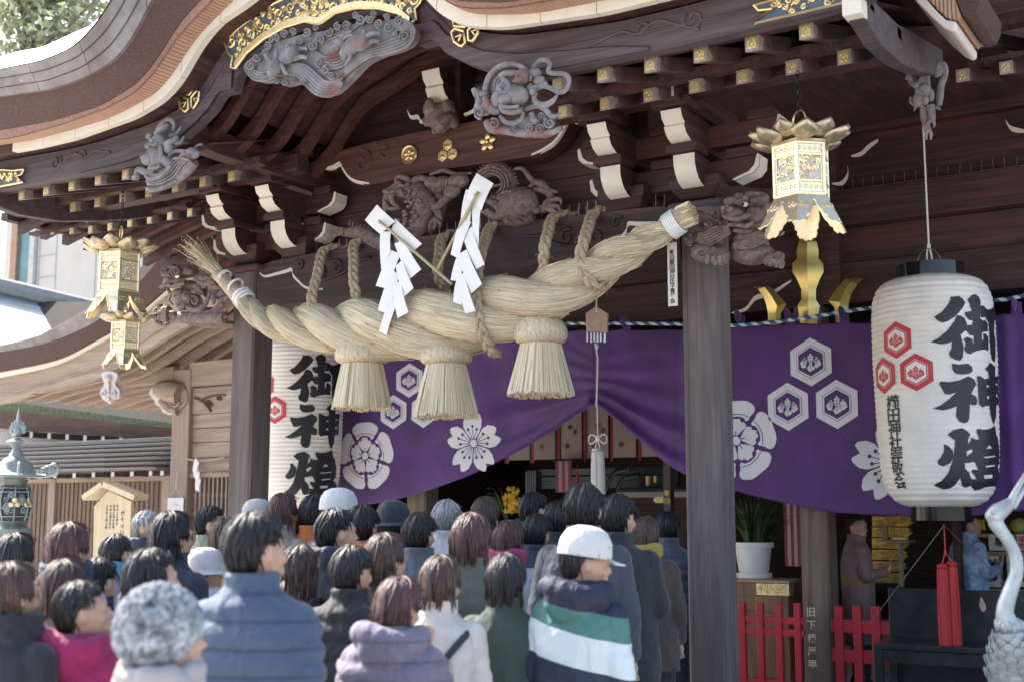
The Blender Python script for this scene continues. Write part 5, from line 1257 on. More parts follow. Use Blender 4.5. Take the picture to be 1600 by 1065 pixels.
trace(1440, 650, 8.192, [(328, 232), (400, 175), (510, 148), (580, 190), (615, 230), (590, 290), (582, 365), (620, 300), (620, 270), (690, 295), (740, 290), (705, 235), (690, 170), (720, 155), (770, 170), (860, 160), (930, 120), (945, 240), (965, 270), (985, 420), (985, 600), (960, 650), (985, 760), (965, 905), (900, 890), (800, 905), (740, 935), (670, 948), (620, 885), (560, 910), (515, 890), (490, 785), (420, 880), (360, 920), (280, 932), (155, 880), (260, 820), (340, 720), (390, 580), (415, 430), (425, 310)],
      [[(570, 445), (635, 415), (658, 440), (570, 512)], [(550, 590), (600, 592), (665, 572), (718, 685), (650, 675), (630, 700), (695, 800), (630, 800), (600, 720), (550, 660)], [(820, 415), (855, 358), (890, 408)], [(770, 502), (800, 515), (940, 495), (945, 515), (800, 535)], [(805, 630), (930, 615), (930, 635), (815, 655)], [(788, 750), (900, 738), (900, 790), (795, 798)]])
a0, zq = lantern_hit(1400, 690); ac, zc = lantern_hit(1403, 566)
def paper_lantern(x, y, label, cord_to, turn=0.0):
    t = thing('paper_lantern', label, 'lantern', (x, y, LZ), 'large paper lanterns at the hall front')
    mb = MB(); rows = []; n = 300
    for i in range(n + 1):
        z = 1.93 * i / n; r = lantern_r(z) + (0.0030 * math.sin(z * 2 * PI / 0.0465 + 0.5 * math.sin(z * 5)) if 0.04 < z < 1.88 else 0)
        rows.append([(x + r * math.cos(2 * PI * j / 56), y + r * math.sin(2 * PI * j / 56), LZ + z + 0.004 * noise.noise(Vector((j * .5, i * .07, x)))) for j in range(56)])
    mb.loft(rows, True); mb.build('paper_body', LPAPER, t, angle=180)
    mb = MB(); mb.lathe([(0.262, 0), (0.277, 0), (0.277, 0.125), (0.262, 0.125), (0.262, 0)], (x, y, LZ + 1.918), 40); mb.build('top_rim', LACQ, t)
    mb = MB(); mb.lathe([(0.225, 0), (0.242, 0), (0.242, -0.125), (0.225, -0.125), (0.225, 0), (0.01, -0.03)], (x, y, LZ + 0.012), 40); mb.build('bottom_rim', LACQ, t)
    def on(u, v, L=0): u += turn; r = lantern_r(min(1.925, max(0.005, v))) + 0.0055 + 0.0012 * L; return (x + r * math.cos(u), y + r * math.sin(u), LZ + v)
    mb = MB()
    for p, h in KANJI: mb.flat(p, on, 0.06, h)
    mb.build('large_writing', INK, t, angle=180)
    mb = MB(); write_down(mb, '櫛田神社崇敬会', lambda u, v: on(a0 + u / 0.5, v), lantern_hit(1400, 617)[1], 0.125, (lantern_hit(1400, 617)[1] - lantern_hit(1405, 762)[1]) / 7, 0.024, 0.0, 1.15)
    mb.build('small_writing', INK, t, angle=180)
    l, d = MB(), MB(); c = Crest(lambda u, v, L: on(u / 0.5, v, L), l, d, 0.05); c.trio(ac * 0.5, zc, 0.178); q = l.build('red_crest', REDINK, t, angle=180); d.build('crest_line', LPAPER, q, angle=180)
    mb = MB(); mb.tube([(x + 0.14 * math.cos(q) * 0.8, y - 0.02, LZ + 1.95 + 0.24 * math.sin(q) ** 0.8) for q in np.linspace(0, PI, 20)], 0.004, 5); mb.build('wire_handle', WIRE, t)
    mb = MB(); mb.tube([(x - .02, y, LZ + 1.99), (x - .02, y, LZ + 2.15), (x, y, LZ + 2.24), (x, y, cord_to)], 0.009, 6); mb.tube([(x + .03, y, LZ + 1.99), (x + .015, y, LZ + 2.15), (x, y, LZ + 2.24)], 0.009, 6); mb.ell((x, y, LZ + 2.22), (.016, .016, .022)); mb.build('hanging_cord', CORD, t)
    return t
paper_lantern(LX, LY, 'large white paper lantern hanging in full view before the purple curtain, red tassel below', 5.26)
paper_lantern(-3.68, LY, 'large white paper lantern half hidden behind the left porch pillar', 5.26, 0.24)
# red tassel under the right lantern and its stay strings
RED = plain('red_silk', (0.50, 0.03, 0.035), 0.6, 0, 0.15, 30)
def thread_mat():
    m, nt, bs = nodes_of('red_thread'); g = N(nt, 'ShaderNodeNewGeometry'); nt.links.new(ramp(nt, [(0, (0.26, 0.012, 0.016)), (.5, (0.52, 0.03, 0.035)), (1, (0.68, 0.07, 0.07))], g.outputs['Random Per Island']), bs.inputs['Base Color']); bs.inputs['Roughness'].default_value = .5; return m
THREAD = thread_mat()
def tassel_pair(name, label, heads, mat, knot, topp, length, hr, Y, cat='tassel'):
    t = thing(name, label, cat, tuple(topp)); rng = random.Random(5)
    mb = MB(); mb.tube([topp, knot], 0.006, 6); mb.ell(knot, (0.012, 0.012, 0.03), 8, 6)
    for h in heads: mb.tube([knot, Vector(h) + Vector((0, 0, 0.02))], 0.006, 6)
    mb.build('cord', mat, t)
    for i, h in enumerate(heads):
        h = Vector(h); mb = MB(); mb.ell(h, (hr * 1.05, hr * 1.05, hr * 0.6), 16, 8); mb.tube([h - Vector((0, 0, 0.02)), h - Vector((0, 0, 0.04))], hr, 16); mb.build('tassel_head', mat, t)
        mb = MB(); mb.lathe([(hr * .85, h.z - .03), (hr * 1.1, h.z - length * .96)], (h.x, h.y, 0), 20, True)
        for _ in range(240):
            a = rng.uniform(0, 6.28); f = hr * (1.0 + rng.uniform(-.06, .06)); j = rng.gauss(0, .05)
            mb.tube([(h.x + f * .95 * math.cos(a), h.y + f * .95 * math.sin(a), h.z - .025), (h.x + f * 1.12 * math.cos(a + j), h.y + f * 1.12 * math.sin(a + j), h.z - length * .5), (h.x + f * 1.18 * math.cos(a - j), h.y + f * 1.18 * math.sin(a - j), h.z - length + rng.uniform(-.012, .012))], 0.0036, 4)
        mb.build('fringe', THREAD if mat == RED else mat, t)
    return t
tp = PY(1475, 818, LY); kn = PY(1477, 862, LY); h1 = PY(1472, 884, LY); h2 = PY(1487, 880, LY + .05)
tassel_pair('red_tassel', 'red silk tassel hanging from the bottom of the right paper lantern', (h1, h2), RED, kn, tp, 0.70, 0.042, LY)
mb = MB(); mb.tube([PY(1475, 820, LY), PY(1358, 975, 2.66)], 0.0032, 5); tag(mb.build('stay_string', WIRE), 'thin grey string from the right paper lantern down to the red fence', 'string')
mb = MB(); mb.tube([PY(1475, 820, LY), PY(1640, 975, 1.4)], 0.0032, 5); tag(mb.build('stay_string', WIRE), 'thin grey string from the right paper lantern towards the bronze crane', 'string')
# white cord and tassels that hold the curtain up
k0 = PY(934, 684, YC - .12)
t = tassel_pair('white_tassel', 'white cord with bow and two tassels holding up the purple curtain', (PY(930, 702, YC - .12), PY(938, 707, YC - .10)), CORD, k0, PY(933, 632, YC - .12), 0.40, 0.036, YC)
mb = MB()
for s in (-1, 1): mb.tube([k0 + Vector((s * 0.105 * math.sin(q) * (1.0), 0, 0.045 * math.sin(2 * q) - 0.012 * math.sin(q))) for q in np.linspace(0, PI, 18)], 0.0075, 6)
mb.ell(k0, (.024, .02, .028)); mb.build('bow', CORD, t)
mb = MB(); mb.tube([PY(930, 536, YC - .1), PY(934, 560, YC - .11), PY(933, 600, YC - .13), PY(932, 634, YC - .13)], 0.009, 6); mb.ell(PY(933, 541, YC - .1), (.014, .014, .03)); mb.build('upper_cord', CORD, t)
# small wooden plaque with wind chimes under the straw rope
YQ = -0.45; q = PY(932, 505, YQ); t = thing('wooden_chime', 'small house-shaped wooden plaque with hanging tubes, under the right end of the straw rope', 'wind chime', tuple(PY(932, 465, YQ)))
mb = MB(); P = [PY(a, b, YQ) for a, b in ((916, 490), (917, 518), (949, 520), (950, 490), (932, 479))]; mb.pxz([(p.x, p.z) for p in P], YQ - .012, YQ + .012); mb.build('plaque', plain('plaque_wood', (0.24, 0.14, 0.10), 0.65, 0, 0.25, 12, .2), t, smooth=False, bevel=.003)
mb = MB(); mb.tube([PY(932, 462, YQ), PY(932, 488, YQ - .015)], 0.006, 5); mb.ell(PY(932, 487, YQ - .016), (.012, .006, .008)); mb.build('cord', ROPE, t)
for i, px in enumerate((918, 924, 929, 934, 939, 945)):
    mb = MB(); a, b = PY(px, 517, YQ + .015), PY(px, 534 + (i % 2), YQ + .015); mb.tube([a, b], 0.009, 8); mb.build('chime_tube', plain('tube_metal', (0.45, 0.42, 0.42), 0.35, 0.8) if 'tube_metal' not in MATS else MATS['tube_metal'], t)
# white votive tag with writing
YV = -0.30; P = [PY(a, b, YV) for a, b in ((1043, 380), (1057, 379), (1058, 477), (1044, 479))]; t = thing('votive_tag', 'narrow white votive tag with a column of black writing by the right pillar', 'tag', tuple(P[0]))
cx = sum(p.x for p in P) / 4; w = 0.037; zt, zb = P[0].z, P[3].z
mb = MB(); mb.box(cx - w, cx + w, YV, YV + .008, zb, zt); mb.build('board', plain('tag_wood', (0.68, 0.63, 0.58), 0.7, 0, .06, 8), t, smooth=False)
mb = MB(); write_down(mb, '奉納櫛田神社氏子青年会', lambda u, v: (cx + u, YV - .003, v), zt - .055, 0.04, (zt - zb - .075) / 11, 0.02, 0, 1.05); mb.build('writing', INK, t, smooth=False)
mb = MB(); mb.tube([(cx, YV + .004, zt - .01), (cx + .01, YV, zt + .06)], 0.004, 5); mb.build('cord', ROPE, t)

# ================================================================== gilt hanging lanterns
PGOLD = plain('bright_gilt', (0.93, 0.80, 0.53), 0.3, 0.85, 0.08, 40, 0.2)
GLOW = plain('glow_pane', (0.40, 0.40, 0.42), 0.5, 0, 0.02, 5, 0, (1.0, 0.93, 0.80, 0.05))  # faint warm emission added so that the panes look lit
DGOLD = plain('dull_gilt', (0.50, 0.42, 0.28), 0.42, 0.85, 0.4, 25, 0.4)
def gold_lantern(label, top, sc_, rot, chain_to, seed, ring=True):
    """top = centre of the upper rim"""
    t = thing('gilt_lantern', label, 'lantern', tuple(top), 'gilt openwork lanterns under the eaves'); T = Vector(top)
    rng = random.Random(seed); Rb = 0.178 * sc_
    V = lambda k, r, z: T + Vector((r * math.cos(rot + k * PI / 3), r * math.sin(rot + k * PI / 3), z * sc_))
    mb = MB(); mb.loft([[V(k, Rb * 1.10, 0.012) for k in range(6)], [V(k, Rb * 1.10, -0.006) for k in range(6)], [V(k, Rb, -0.010) for k in range(6)]], True, True)
    mb.loft([[V(k, Rb * .9, 0.0) for k in range(6)], [V(k, Rb * .45, 0.06) for k in range(6)], [V(k, .012, .10) for k in range(6)]], True)
    mb.build('lid', DGOLD, t, smooth=False)
    mb = MB(); mb.loft([[V(k, Rb * .93, -.01) for k in range(6)], [V(k, Rb * .93, -.335) for k in range(6)]], True, True); mb.build('glow_pane', GLOW, t, smooth=False)
    fr = MB()
    for k in range(6):
        fr.tube([V(k, Rb, -.005), V(k, Rb, -.34)], 0.011 * sc_, 6)
        for z in (-.012, -.085, -.255, -.335): fr.tube([V(k, Rb, z), V(k + 1, Rb, z)], 0.010 * sc_, 6)
    fr.build('frame', PGOLD, t)
    pm = MB(); cos30 = math.cos(PI / 6)
    for k in range(6):
        A, B = V(k, Rb * 0.985, 0), V(k + 1, Rb * 0.985, 0); e = (B - A); L = e.length; e = e / L; nrm = Vector((e.y, -e.x, 0)); nrm = nrm if nrm.dot((A + B) / 2 - T) > 0 else -nrm
        F = lambda u, z, d=0: A + e * u + Vector((0, 0, z * sc_)) + nrm * d
        for z0, z1 in ((-.02, -.078), (-.262, -.328)):      # solid chased bands
            b = len(pm.v); pm.v += [F(.012, z0), F(L - .012, z0), F(L - .012, z1), F(.012, z1)]; pm.face((b, b + 1, b + 2, b + 3))
            for q in range(5):
                u = L * (q + .5) / 5; pm.tube([F(u + .012 * sc_ * math.cos(a) * (1 - a / 9), (z0 + z1) / 2 + .018 * math.sin(a) * (1 - a / 9), .003) for a in np.linspace(0, 6, 9)], .0035 * sc_, 4, 1, False)
        for _ in range(40):                                  # openwork of the main panel
            u, z, r = rng.uniform(.02, L - .02), rng.uniform(-.242, -.098), rng.uniform(.010, .022) * sc_
            a0_ = rng.uniform(0, 6.28); pm.tube([F(min(L - .008, max(.008, u + r * math.cos(a0_ + a) * (1 - a / 10))), z + r / sc_ * math.sin(a0_ + a) * (1 - a / 10), 0.0) for a in np.linspace(0, 6.5, 10)], .0042 * sc_, 4, 1, False)
        for q in (0, 1):
            pm.tube([F(.016 + q * (L - .032), -.092), F(.016 + q * (L - .032), -.248)], .005 * sc_, 4)
    pm.build('openwork_panel', PGOLD, t)
    sk = MB()                                                # flared skirt, cut away between the corners
    half = [(0, 0), (1, 0), (1.0, .97), (.93, 1.0), (.86, .93), (.80, .95), (.74, .84), (.755, .76), (.68, .70), (.66, .58), (.60, .50), (.565, .40), (.54, .26), (.5, .20)]
    poly = half + [(1 - a, b) for a, b in reversed(half[2:-1])]
    def flap(k, d):
        a, b, c_, e_ = V(k, Rb * 1.03, -.338), V(k + 1, Rb * 1.03, -.338), V(k, Rb * 1.62, -.545), V(k + 1, Rb * 1.62, -.545)
        n_ = (b - a).cross(c_ - a).normalized() * d
        return lambda u, v: (a.lerp(b, u)).lerp(c_.lerp(e_, u), v) + n_
    for k in range(6): sk.flat([(a, b) for a, b in poly], flap(k, .0012), 0.3)
    sk.build('skirt', PGOLD, t, smooth=False)
    mb = MB()
    for k in range(6):
        fl = flap(k, -.004)
        for a, b in zip(poly[2:], poly[3:]):
            mb.tube([fl(*a), fl(*b)], .004 * sc_, 4)
        for u in (.12, .88, .25, .75):
            mb.tube([fl(u + .09 * math.cos(a) * (1 - a / 8), .35 + .12 * math.sin(a) * (1 - a / 8)) for a in np.linspace(0, 6, 10)], .003 * sc_, 4, 1, False)
    mb.build('skirt_chasing', PGOLD, t)
    for k in range(12):                                      # lotus petals round the lid
        a = rot + PI / 12 + k * PI / 6; d = Vector((math.cos(a), math.sin(a), 0)); n_ = Vector((-d.y, d.x, 0)); big = 1.0 if k % 2 == 0 else 0.92
        mb = MB(); rows = []
        for i in range(9):
            q = i / 8; w = .092 * sc_ * (math.sin(PI * min(1, .16 + q * .86)) ** .7) * (1 - .2 * q * q); c0 = T + d * (Rb * .95 + (.165 * q ** .85) * sc_ * big) + Vector((0, 0, (.0 + .06 * q * q + .012 * q) * sc_ * big + (.022 * sc_ if k % 2 else 0)))
            rows.append([c0 + n_ * (w * s) + Vector((0, 0, .028 * sc_ * s * s)) - d * (.012 * s * s) for s in np.linspace(-1, 1, 7)])
        mb.loft(rows); o = mb.build('petal', DGOLD, t); md = o.modifiers.new('solidify', 'SOLIDIFY'); md.thickness = .003
    if ring:
        mb = MB(); c0 = T + Vector((0, 0, .175 * sc_)); mb.tube([c0 + Vector((.062 * sc_ * math.cos(q) * .85, -.062 * sc_ * math.cos(q) * .5, .068 * sc_ * math.sin(q))) for q in np.linspace(0, 2 * PI, 28)], .006 * sc_, 6); mb.build('ring', GOLD, t)
        mb = MB(); z = c0.z + .06 * sc_; k = 0
        while z < chain_to:
            o_ = Vector((T.x, T.y, z)); ax = Vector((1, 0, 0)) if k % 2 else Vector((0, 1, 0))
            mb.tube([o_ + ax * (.011 * math.cos(q)) + Vector((0, 0, .024 * math.sin(q))) for q in np.linspace(0, 2 * PI, 12)], .0035, 5); z += .036; k += 1
        mb.build('chain', BLACKM, t)
    else:
        mb = MB(); mb.tube([T + Vector((0, 0, .1 * sc_)), T + Vector((0, 0, .15))], .006, 6); mb.ell(T + Vector((0, 0, .12)), (.014, .014, .02)); mb.build('hanger', GOLD, t)
face_cam = lambda p: math.atan2(CY - p.y, CX - p.x)
p = PY(1250, 231, -1.1); gold_lantern('large gilt openwork lantern hanging on a chain above the right lion', p, 1.0, face_cam(p) - 0.12, 4.47, 1)
p = PY(188, 397, -1.5); gold_lantern('large gilt openwork lantern at the left eave with a smaller one under it', p, 1.0, face_cam(p) - 0.02, 4.45, 2)
p = PY(197, 504, -1.5); gold_lantern('small gilt openwork lantern hanging under the larger one at the left eave', p, 0.69, face_cam(p) - 0.05, 4.45, 3, False)

# ================================================================== gilt three-bladed halberd behind the curtain
YT = 2.84; t = thing('gilt_trident', 'tall gilded three-bladed halberd rising behind the purple curtain', 'halberd', tuple(PY(1262, 500, YT)))
def blade(name, Lp, Rp, ridge):
    mb = MB(); rows = []
    for (a, b), (c_, d), (e, f) in zip(Lp, Rp, ridge):
        l, r, m = PY(a, b, YT), PY(c_, d, YT), PY(e, f, YT - .055); rows.append([l, m, r, Vector((m.x, YT + .012, m.z))])
    mb.loft(rows, True, True); mb.build(name, plain('gold_leaf', (0.72, 0.56, 0.20), 0.32, 0.8, 0.06, 6) if 'gold_leaf' not in MATS else MATS['gold_leaf'], t, angle=20)
ys = [363, 378, 392, 404, 412, 425, 436, 452, 468, 478, 482, 505, 545]
blade('centre_blade', list(zip([1257, 1248, 1245, 1245, 1238, 1238, 1245, 1252, 1252, 1246, 1247, 1250, 1250], ys)), list(zip([1263, 1276, 1279, 1279, 1286, 1287, 1281, 1275, 1275, 1281, 1280, 1277, 1277], ys)), list(zip([1260, 1261, 1261, 1261, 1261, 1262, 1262, 1263, 1263, 1263, 1263, 1263, 1263], ys)))
blade('side_blade', [(1177, 449), (1184, 452), (1192, 462), (1197, 475), (1200, 490), (1200, 520), (1200, 545)], [(1179, 448), (1200, 447), (1209, 453), (1229, 475), (1220, 490), (1220, 520), (1220, 545)], [(1178, 448), (1195, 449), (1205, 462), (1214, 478), (1212, 490), (1211, 520), (1211, 545)])
blade('side_blade', [(1346, 433), (1320, 436), (1308, 450), (1294, 470), (1303, 480), (1305, 500), (1305, 545)], [(1350, 436), (1340, 444), (1331, 458), (1326, 475), (1325, 485), (1325, 500), (1325, 545)], [(1348, 434), (1330, 440), (1321, 452), (1312, 472), (1314, 485), (1314, 500), (1314, 545)])
# ================================================================== what stands to the left of the hall
PALE = wood('pale_timber', (0.25, 0.175, 0.125), (0.35, 0.262, 0.198), (0.46, 0.36, 0.28), 'x', 8, 0.7)
PALEZ = wood('pale_timber_upright', (0.23, 0.168, 0.13), (0.33, 0.25, 0.195), (0.42, 0.335, 0.265), 'z', 9, 0.7)
PALEY = wood('pale_timber_deep', (0.28, 0.18, 0.12), (0.40, 0.275, 0.185), (0.52, 0.38, 0.27), 'y', 8, 0.7)
BROWNZ = wood('brown_slat', (0.12, 0.075, 0.05), (0.19, 0.125, 0.09), (0.27, 0.19, 0.14), 'z', 10, 0.75)
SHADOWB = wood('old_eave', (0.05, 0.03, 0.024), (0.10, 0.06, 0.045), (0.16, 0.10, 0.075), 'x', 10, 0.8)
ENDW = plain('white_end_grain', (0.62, 0.59, 0.54), 0.7, 0, 0.06, 10)
YG = 3.4
sh = thing('side_shrine', 'small side shrine of pale new timber with a sweeping curved roof', 'shrine', tuple(PY(285, 800, 4.2).xy) + (0,))
def gl(px, Y=YG): return [tuple(p) for p in crom([PY(a, b, Y) for a, b in px], 8)]
def shband(A, yA, B, yB, name, mat, th=0.06):
    a, b = gl(A, yA), gl(B, yB); mb = MB()
    mb.loft([a, b, [(p[0], p[1] + th, p[2]) for p in b], [(p[0], p[1] + th, p[2]) for p in a], a]); return mb.build(name, mat, sh, angle=50)
top_ = [(-90, 556), (0, 539), (56, 525), (113, 502), (155, 474), (205, 432), (242, 395), (300, 335), (360, 290)]
cu_ = [(-90, 567), (0, 550), (70, 536), (127, 514), (169, 488), (220, 438), (250, 405), (310, 348), (365, 305)]
ba_ = [(-90, 594), (0, 580), (85, 562), (141, 535), (197, 502), (248, 460), (285, 425), (335, 375), (380, 335)]
ws_ = [(-90, 604), (0, 589), (85, 570), (141, 543), (197, 510), (250, 467), (290, 433), (340, 383), (384, 343)]
bo_ = [(-90, 640), (8, 629), (56, 614), (110, 602), (158, 588), (200, 566), (250, 533), (299, 505), (345, 470), (390, 430)]
shband(cu_, YG - .20, top_, YG - .26, 'copper_edge', COPPER, .1)
shband(ba_, YG - .12, cu_, YG - .20, 'bark_thatch', BARK, .1)
shband(ws_, YG - .06, ba_, YG - .08, 'white_edge_strip', WHITE, .05)
shband(bo_, YG, ws_, YG, 'gable_board', PALE, .09)
mb = MB(); a = gl([(p[0], lerp(p[1], q[1], .35)) for p, q in zip(bo_, [(0, 604), (0, 589), (0, 580), (0, 560), (0, 540), (0, 515), (0, 478), (0, 440), (0, 400), (0, 360)])], YG - .015); mb.tube(a, .012, 5); mb.build('board_moulding', PALE, sh)
t_ = gl(top_, YG - .26); mb = MB(); mb.loft([t_, [(p[0], p[1] + 4.5, p[2] + .05) for p in t_]]); mb.build('copper_roof', COPPER, sh, angle=60)
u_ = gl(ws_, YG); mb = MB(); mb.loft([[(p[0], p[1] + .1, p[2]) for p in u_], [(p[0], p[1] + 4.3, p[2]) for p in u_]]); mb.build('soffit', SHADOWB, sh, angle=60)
b_ = gl(bo_, YG)
for k in range(10):
    y = YG + .30 + .34 * k; mb = MB(); q = [(p[0] + .03, y, p[2] + .05) for p in b_[8:]]
    mb.loft([[(p[0], y, p[2]) for p in q], [(p[0], y + .09, p[2]) for p in q], [(p[0], y + .09, p[2] + .13) for p in q], [(p[0], y, p[2] + .13) for p in q], [(p[0], y, p[2]) for p in q]], caps=False); mb.build('rafter', PALE, sh, angle=50)
# pendant ornament
c = Carve(YG - .06, 0, 560, 3.55)
c.slab(closed([(565, 80), (620, 70), (655, 90), (640, 140), (665, 175), (660, 215), (625, 225), (615, 250), (595, 240), (570, 220), (558, 180), (580, 140)], 4), -.01, .05); c.curl(590, 190, 22, 0, 1, -.03); c.curl(635, 190, 22, 3, -1, -.03); c.blob(605, 110, 22, 20, 20, -.03); c.line([(612, 130), (612, 180), (612, 235)], 8, -.03)
c.done('pendant_carving', plain('limed_carving', (0.55, 0.50, 0.47), .7, 0, .12, 15), sh)
# corner post, beams, wall
YP = 4.2
A, B = PY(269, 640, YP), PY(296, 640, YP); mb = MB(); mb.box(A.x, B.x, YP, YP + .22, 0, PY(280, 577, YP).z); mb.build('corner_post', PALEZ, sh, smooth=False, bevel=.012)
A, B = PY(190, 580, YG + .05), PY(292, 590, YP); zt, zb = PY(240, 574, YP).z, PY(240, 598, YP).z
mb = MB(); mb.box(PY(188, 600, YP).x, PY(268, 600, YP).x, YP + .03, YP + .18, zb, zt); mb.build('beam', PALE, sh, smooth=False, bevel=.01)
X0, X1 = B.x + .02, B.x + 2.4
def zz(y): return PY(320, y, YP + .1).z
mb = MB(); mb.box(X0, X1, YP + .02, YP + .2, zz(603), zz(565)); mb.build('beam', PALE, sh, smooth=False, bevel=.01)
mb = MB(); mb.box(X0, X1, YP + .06, YP + .16, zz(646), zz(605)); pb = mb.build('carved_beam', PALE, sh, smooth=False, bevel=.01)
c = Carve(YP + .05, 0, 560, 3.55); c.line([(1080, 215), (1130, 240), (1170, 290)], 7); c.line([(1120, 225), (1180, 205), (1250, 200)], 6); c.curl(1155, 245, 24, 0, 1, 0); c.curl(1215, 215, 16, 0, 1, 0); c.done('carved_scroll', SHADOWB, pb)
for i, (a, b) in enumerate(((647, 668), (669, 690), (691, 714), (715, 737))):
    mb = MB(); mb.box(X0, X1, YP + .08, YP + .16, zz(b), zz(a)); mb.build('wall_plank', PALE, sh, smooth=False, bevel=.006)
mb = MB(); mb.box(X0, X1, YP + .05, YP + .18, zz(745), zz(737.5)); mb.build('sill', PALE, sh, smooth=False)
mb = MB()
for i in range(26):
    x = X0 + .12 + i * .085; mb.box(x, x + .03, YP + .10, YP + .13, .5, zz(745.5))
for i in range(7): mb.box(X0, X1, YP + .131, YP + .15, .6 + i * .26, .64 + i * .26)
mb.build('lattice', PALEZ, sh, smooth=False)
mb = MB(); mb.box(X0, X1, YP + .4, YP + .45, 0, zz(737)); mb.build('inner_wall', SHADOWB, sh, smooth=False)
mb = MB(); mb.box(X0, X1, YP + .02, YP + .2, 0, .5); mb.build('base_wall', PALE, sh, smooth=False)
c = Carve(YP - .02, 0, 560, 3.55); c.blob(965, 215, 70, 75, 14); c.line([(1010, 200), (940, 180), (880, 170)], [60, 60, 40], -.03); c.curl(950, 190, 40, 0, 1, -.07); c.curl(985, 240, 30, 0, 1, -.07); c.line([(900, 230), (940, 280), (990, 290)], 24, -.02); nb = c.done('bracket_carving', PALE, sh)
c = Carve(YP - .06, 0, 560, 3.55); c.slab([(880, 150), (845, 165), (830, 190), (845, 215), (862, 232), (868, 255), (895, 268), (905, 295), (940, 310), (975, 300), (940, 285), (925, 255), (905, 240), (890, 205), (875, 180)], -.02, .12); c.done('white_arm_end', WHITE, nb)
# rope and paper zigzag on the wall, notice on the post
P = crom([PY(a, b, YP - .02) for a, b in ((292, 716), (315, 719), (352, 714))], 5); mb = MB(); mb.tube(P, .016, 6); tag(mb.build('sacred_straw_line', ROPE), 'thin straw cord stretched along the pale timber wall', 'cord')
t = thing('paper_zigzag', 'small white zigzag paper hanging from a thin straw cord on the pale wall', 'paper streamer', tuple(PY(308, 715, YP - .05)))
for q in ([(305, 714), (311, 722), (307, 740), (301, 736)], [(302, 732), (312, 737), (312, 752), (304, 746)], [(306, 744), (314, 748), (311, 768), (305, 764)]): mb = MB(); sheet(mb, q, YP - .05, 0, .003, .01); mb.build('folded_paper', PAPER, t, smooth=False)
t = thing('paper_notice', 'white paper notice hung on the corner post of the side shrine', 'notice', tuple(PY(273, 778, YP - .03)))
A, B = PY(262, 777, YP - .03), PY(286, 800, YP - .03); mb = MB(); mb.box(A.x, B.x, YP - .03, YP - .022, B.z, A.z); mb.build('sheet', PAPER, t, smooth=False)
mb = MB(); cx = (A.x + B.x) / 2; [mb.tube([(cx + u, YP - .0315, A.z - v), (cx + u + du, YP - .0315, A.z - v - .03)], [.006, .002], 5, .3) for u, v, du in ((0, .05, .002), (-.035, .09, -.01), (.035, .09, .01), (0, .085, 0))]; mb.build('ink_marks', INK, t, smooth=False)
mb = MB(); mb.tube([(A.x + .04, YP - .025, A.z), (cx, YP - .03, A.z + .14), (B.x - .04, YP - .025, A.z)], .004, 5); mb.tube([(cx, YP - .03, A.z + .14), (cx, YP - .02, A.z + .35)], .006, 5); mb.build('string', CORD, t)

# ------------------------------------------------------------------ slatted corridor with two roofs further back
YS = 7.0
cr = thing('slatted_corridor', 'brown slatted timber corridor under a grey shingled roof, behind the side shrine', 'corridor', tuple(PY(150, 800, YS).xy) + (0,))
XL, XR = PY(-120, 740, YS).x, PY(268, 740, YS).x
def zS(y): return PY(160, y, YS).z
zt = zS(744)
for px in (-60, 2, 84, 168, 262):
    x = PY(px, 780, YS).x; mb = MB(); mb.box(x - .09, x + .09, YS - .06, YS + .12, 0, zt); mb.build('post', PALEZ, cr, smooth=False, bevel=.01)
mb = MB(); mb.box(XL, XR, YS - .04, YS + .1, zS(752), zt); mb.build('top_rail', PALE, cr, smooth=False)
mb = MB(); mb.box(XL, XR, YS - .03, YS + .1, .3, .5); mb.build('bottom_rail', PALE, cr, smooth=False)
n = int((XR - XL) / .125)
for blk, (a, b) in enumerate(((-60, 2), (2, 84), (84, 168), (168, 262))):
    xa, xb = PY(a, 780, YS).x + .1, PY(b, 780, YS).x - .1; mb = MB(); m = max(3, int((xb - xa) / .115))
    for i in range(m):
        x = lerp(xa, xb, (i + .5) / m); mb.box(x - .033, x + .033, YS, YS + .03, .5, zS(752.5))
    mb.build('slat_panel', BROWNZ, cr, smooth=False)
mb = MB(); mb.box(XL, XR, YS + 1.6, YS + 1.7, 0, 2.4); mb.build('rear_wall', PALE, cr, smooth=False)
SHR = bark_mat('old_shingle', (0.13, 0.12, 0.115), (0.21, 0.20, 0.19), (0.30, 0.285, 0.27))
mb = MB(); zr0, zr1 = zS(737), PY(160, 692, YS + .9).z
for i in range(6):
    t0, t1 = i / 6, (i + 1) / 6
    mb.box(XL, XR + .1, lerp(YS - .45, YS + .9, t0), lerp(YS - .45, YS + .9, t1) + .12, lerp(zr0, zr1, t0), lerp(zr0, zr1, t0) + .05)
mb.box(XL, XR + .1, YS + .8, YS + 2.0, zr1 - .02, zr1 + .06)
mb.build('shingle_roof', SHR, cr, smooth=False, bevel=.008)
zt = zS(739.5)
for px in (30, 62, 85, 115, 145, 175, 205, 234, 252):
    x = PY(px, 737, YS - .4).x; mb = MB(); mb.box(x - .04, x + .04, YS - .38, YS + .3, zr0 - .10, zr0 - .02); o = mb.build('eave_rafter', SHADOWB, cr, smooth=False); mb = MB(); mb.box(x - .041, x + .041, YS - .386, YS - .381, zr0 - .101, zr0 - .019); mb.build('white_tip', ENDW, o, smooth=False)
YE = 9.0
er = thing('rear_shrine_roof', 'dark old eave with white rafter tips above the slatted corridor', 'shrine building', tuple(PY(120, 800, YE + 2).xy) + (0,))
X0, X1 = PY(-120, 680, YE).x, PY(275, 680, YE).x
def edge(px, Y): return [tuple(p) for p in crom([PY(a, b, Y) for a, b in px], 6)]
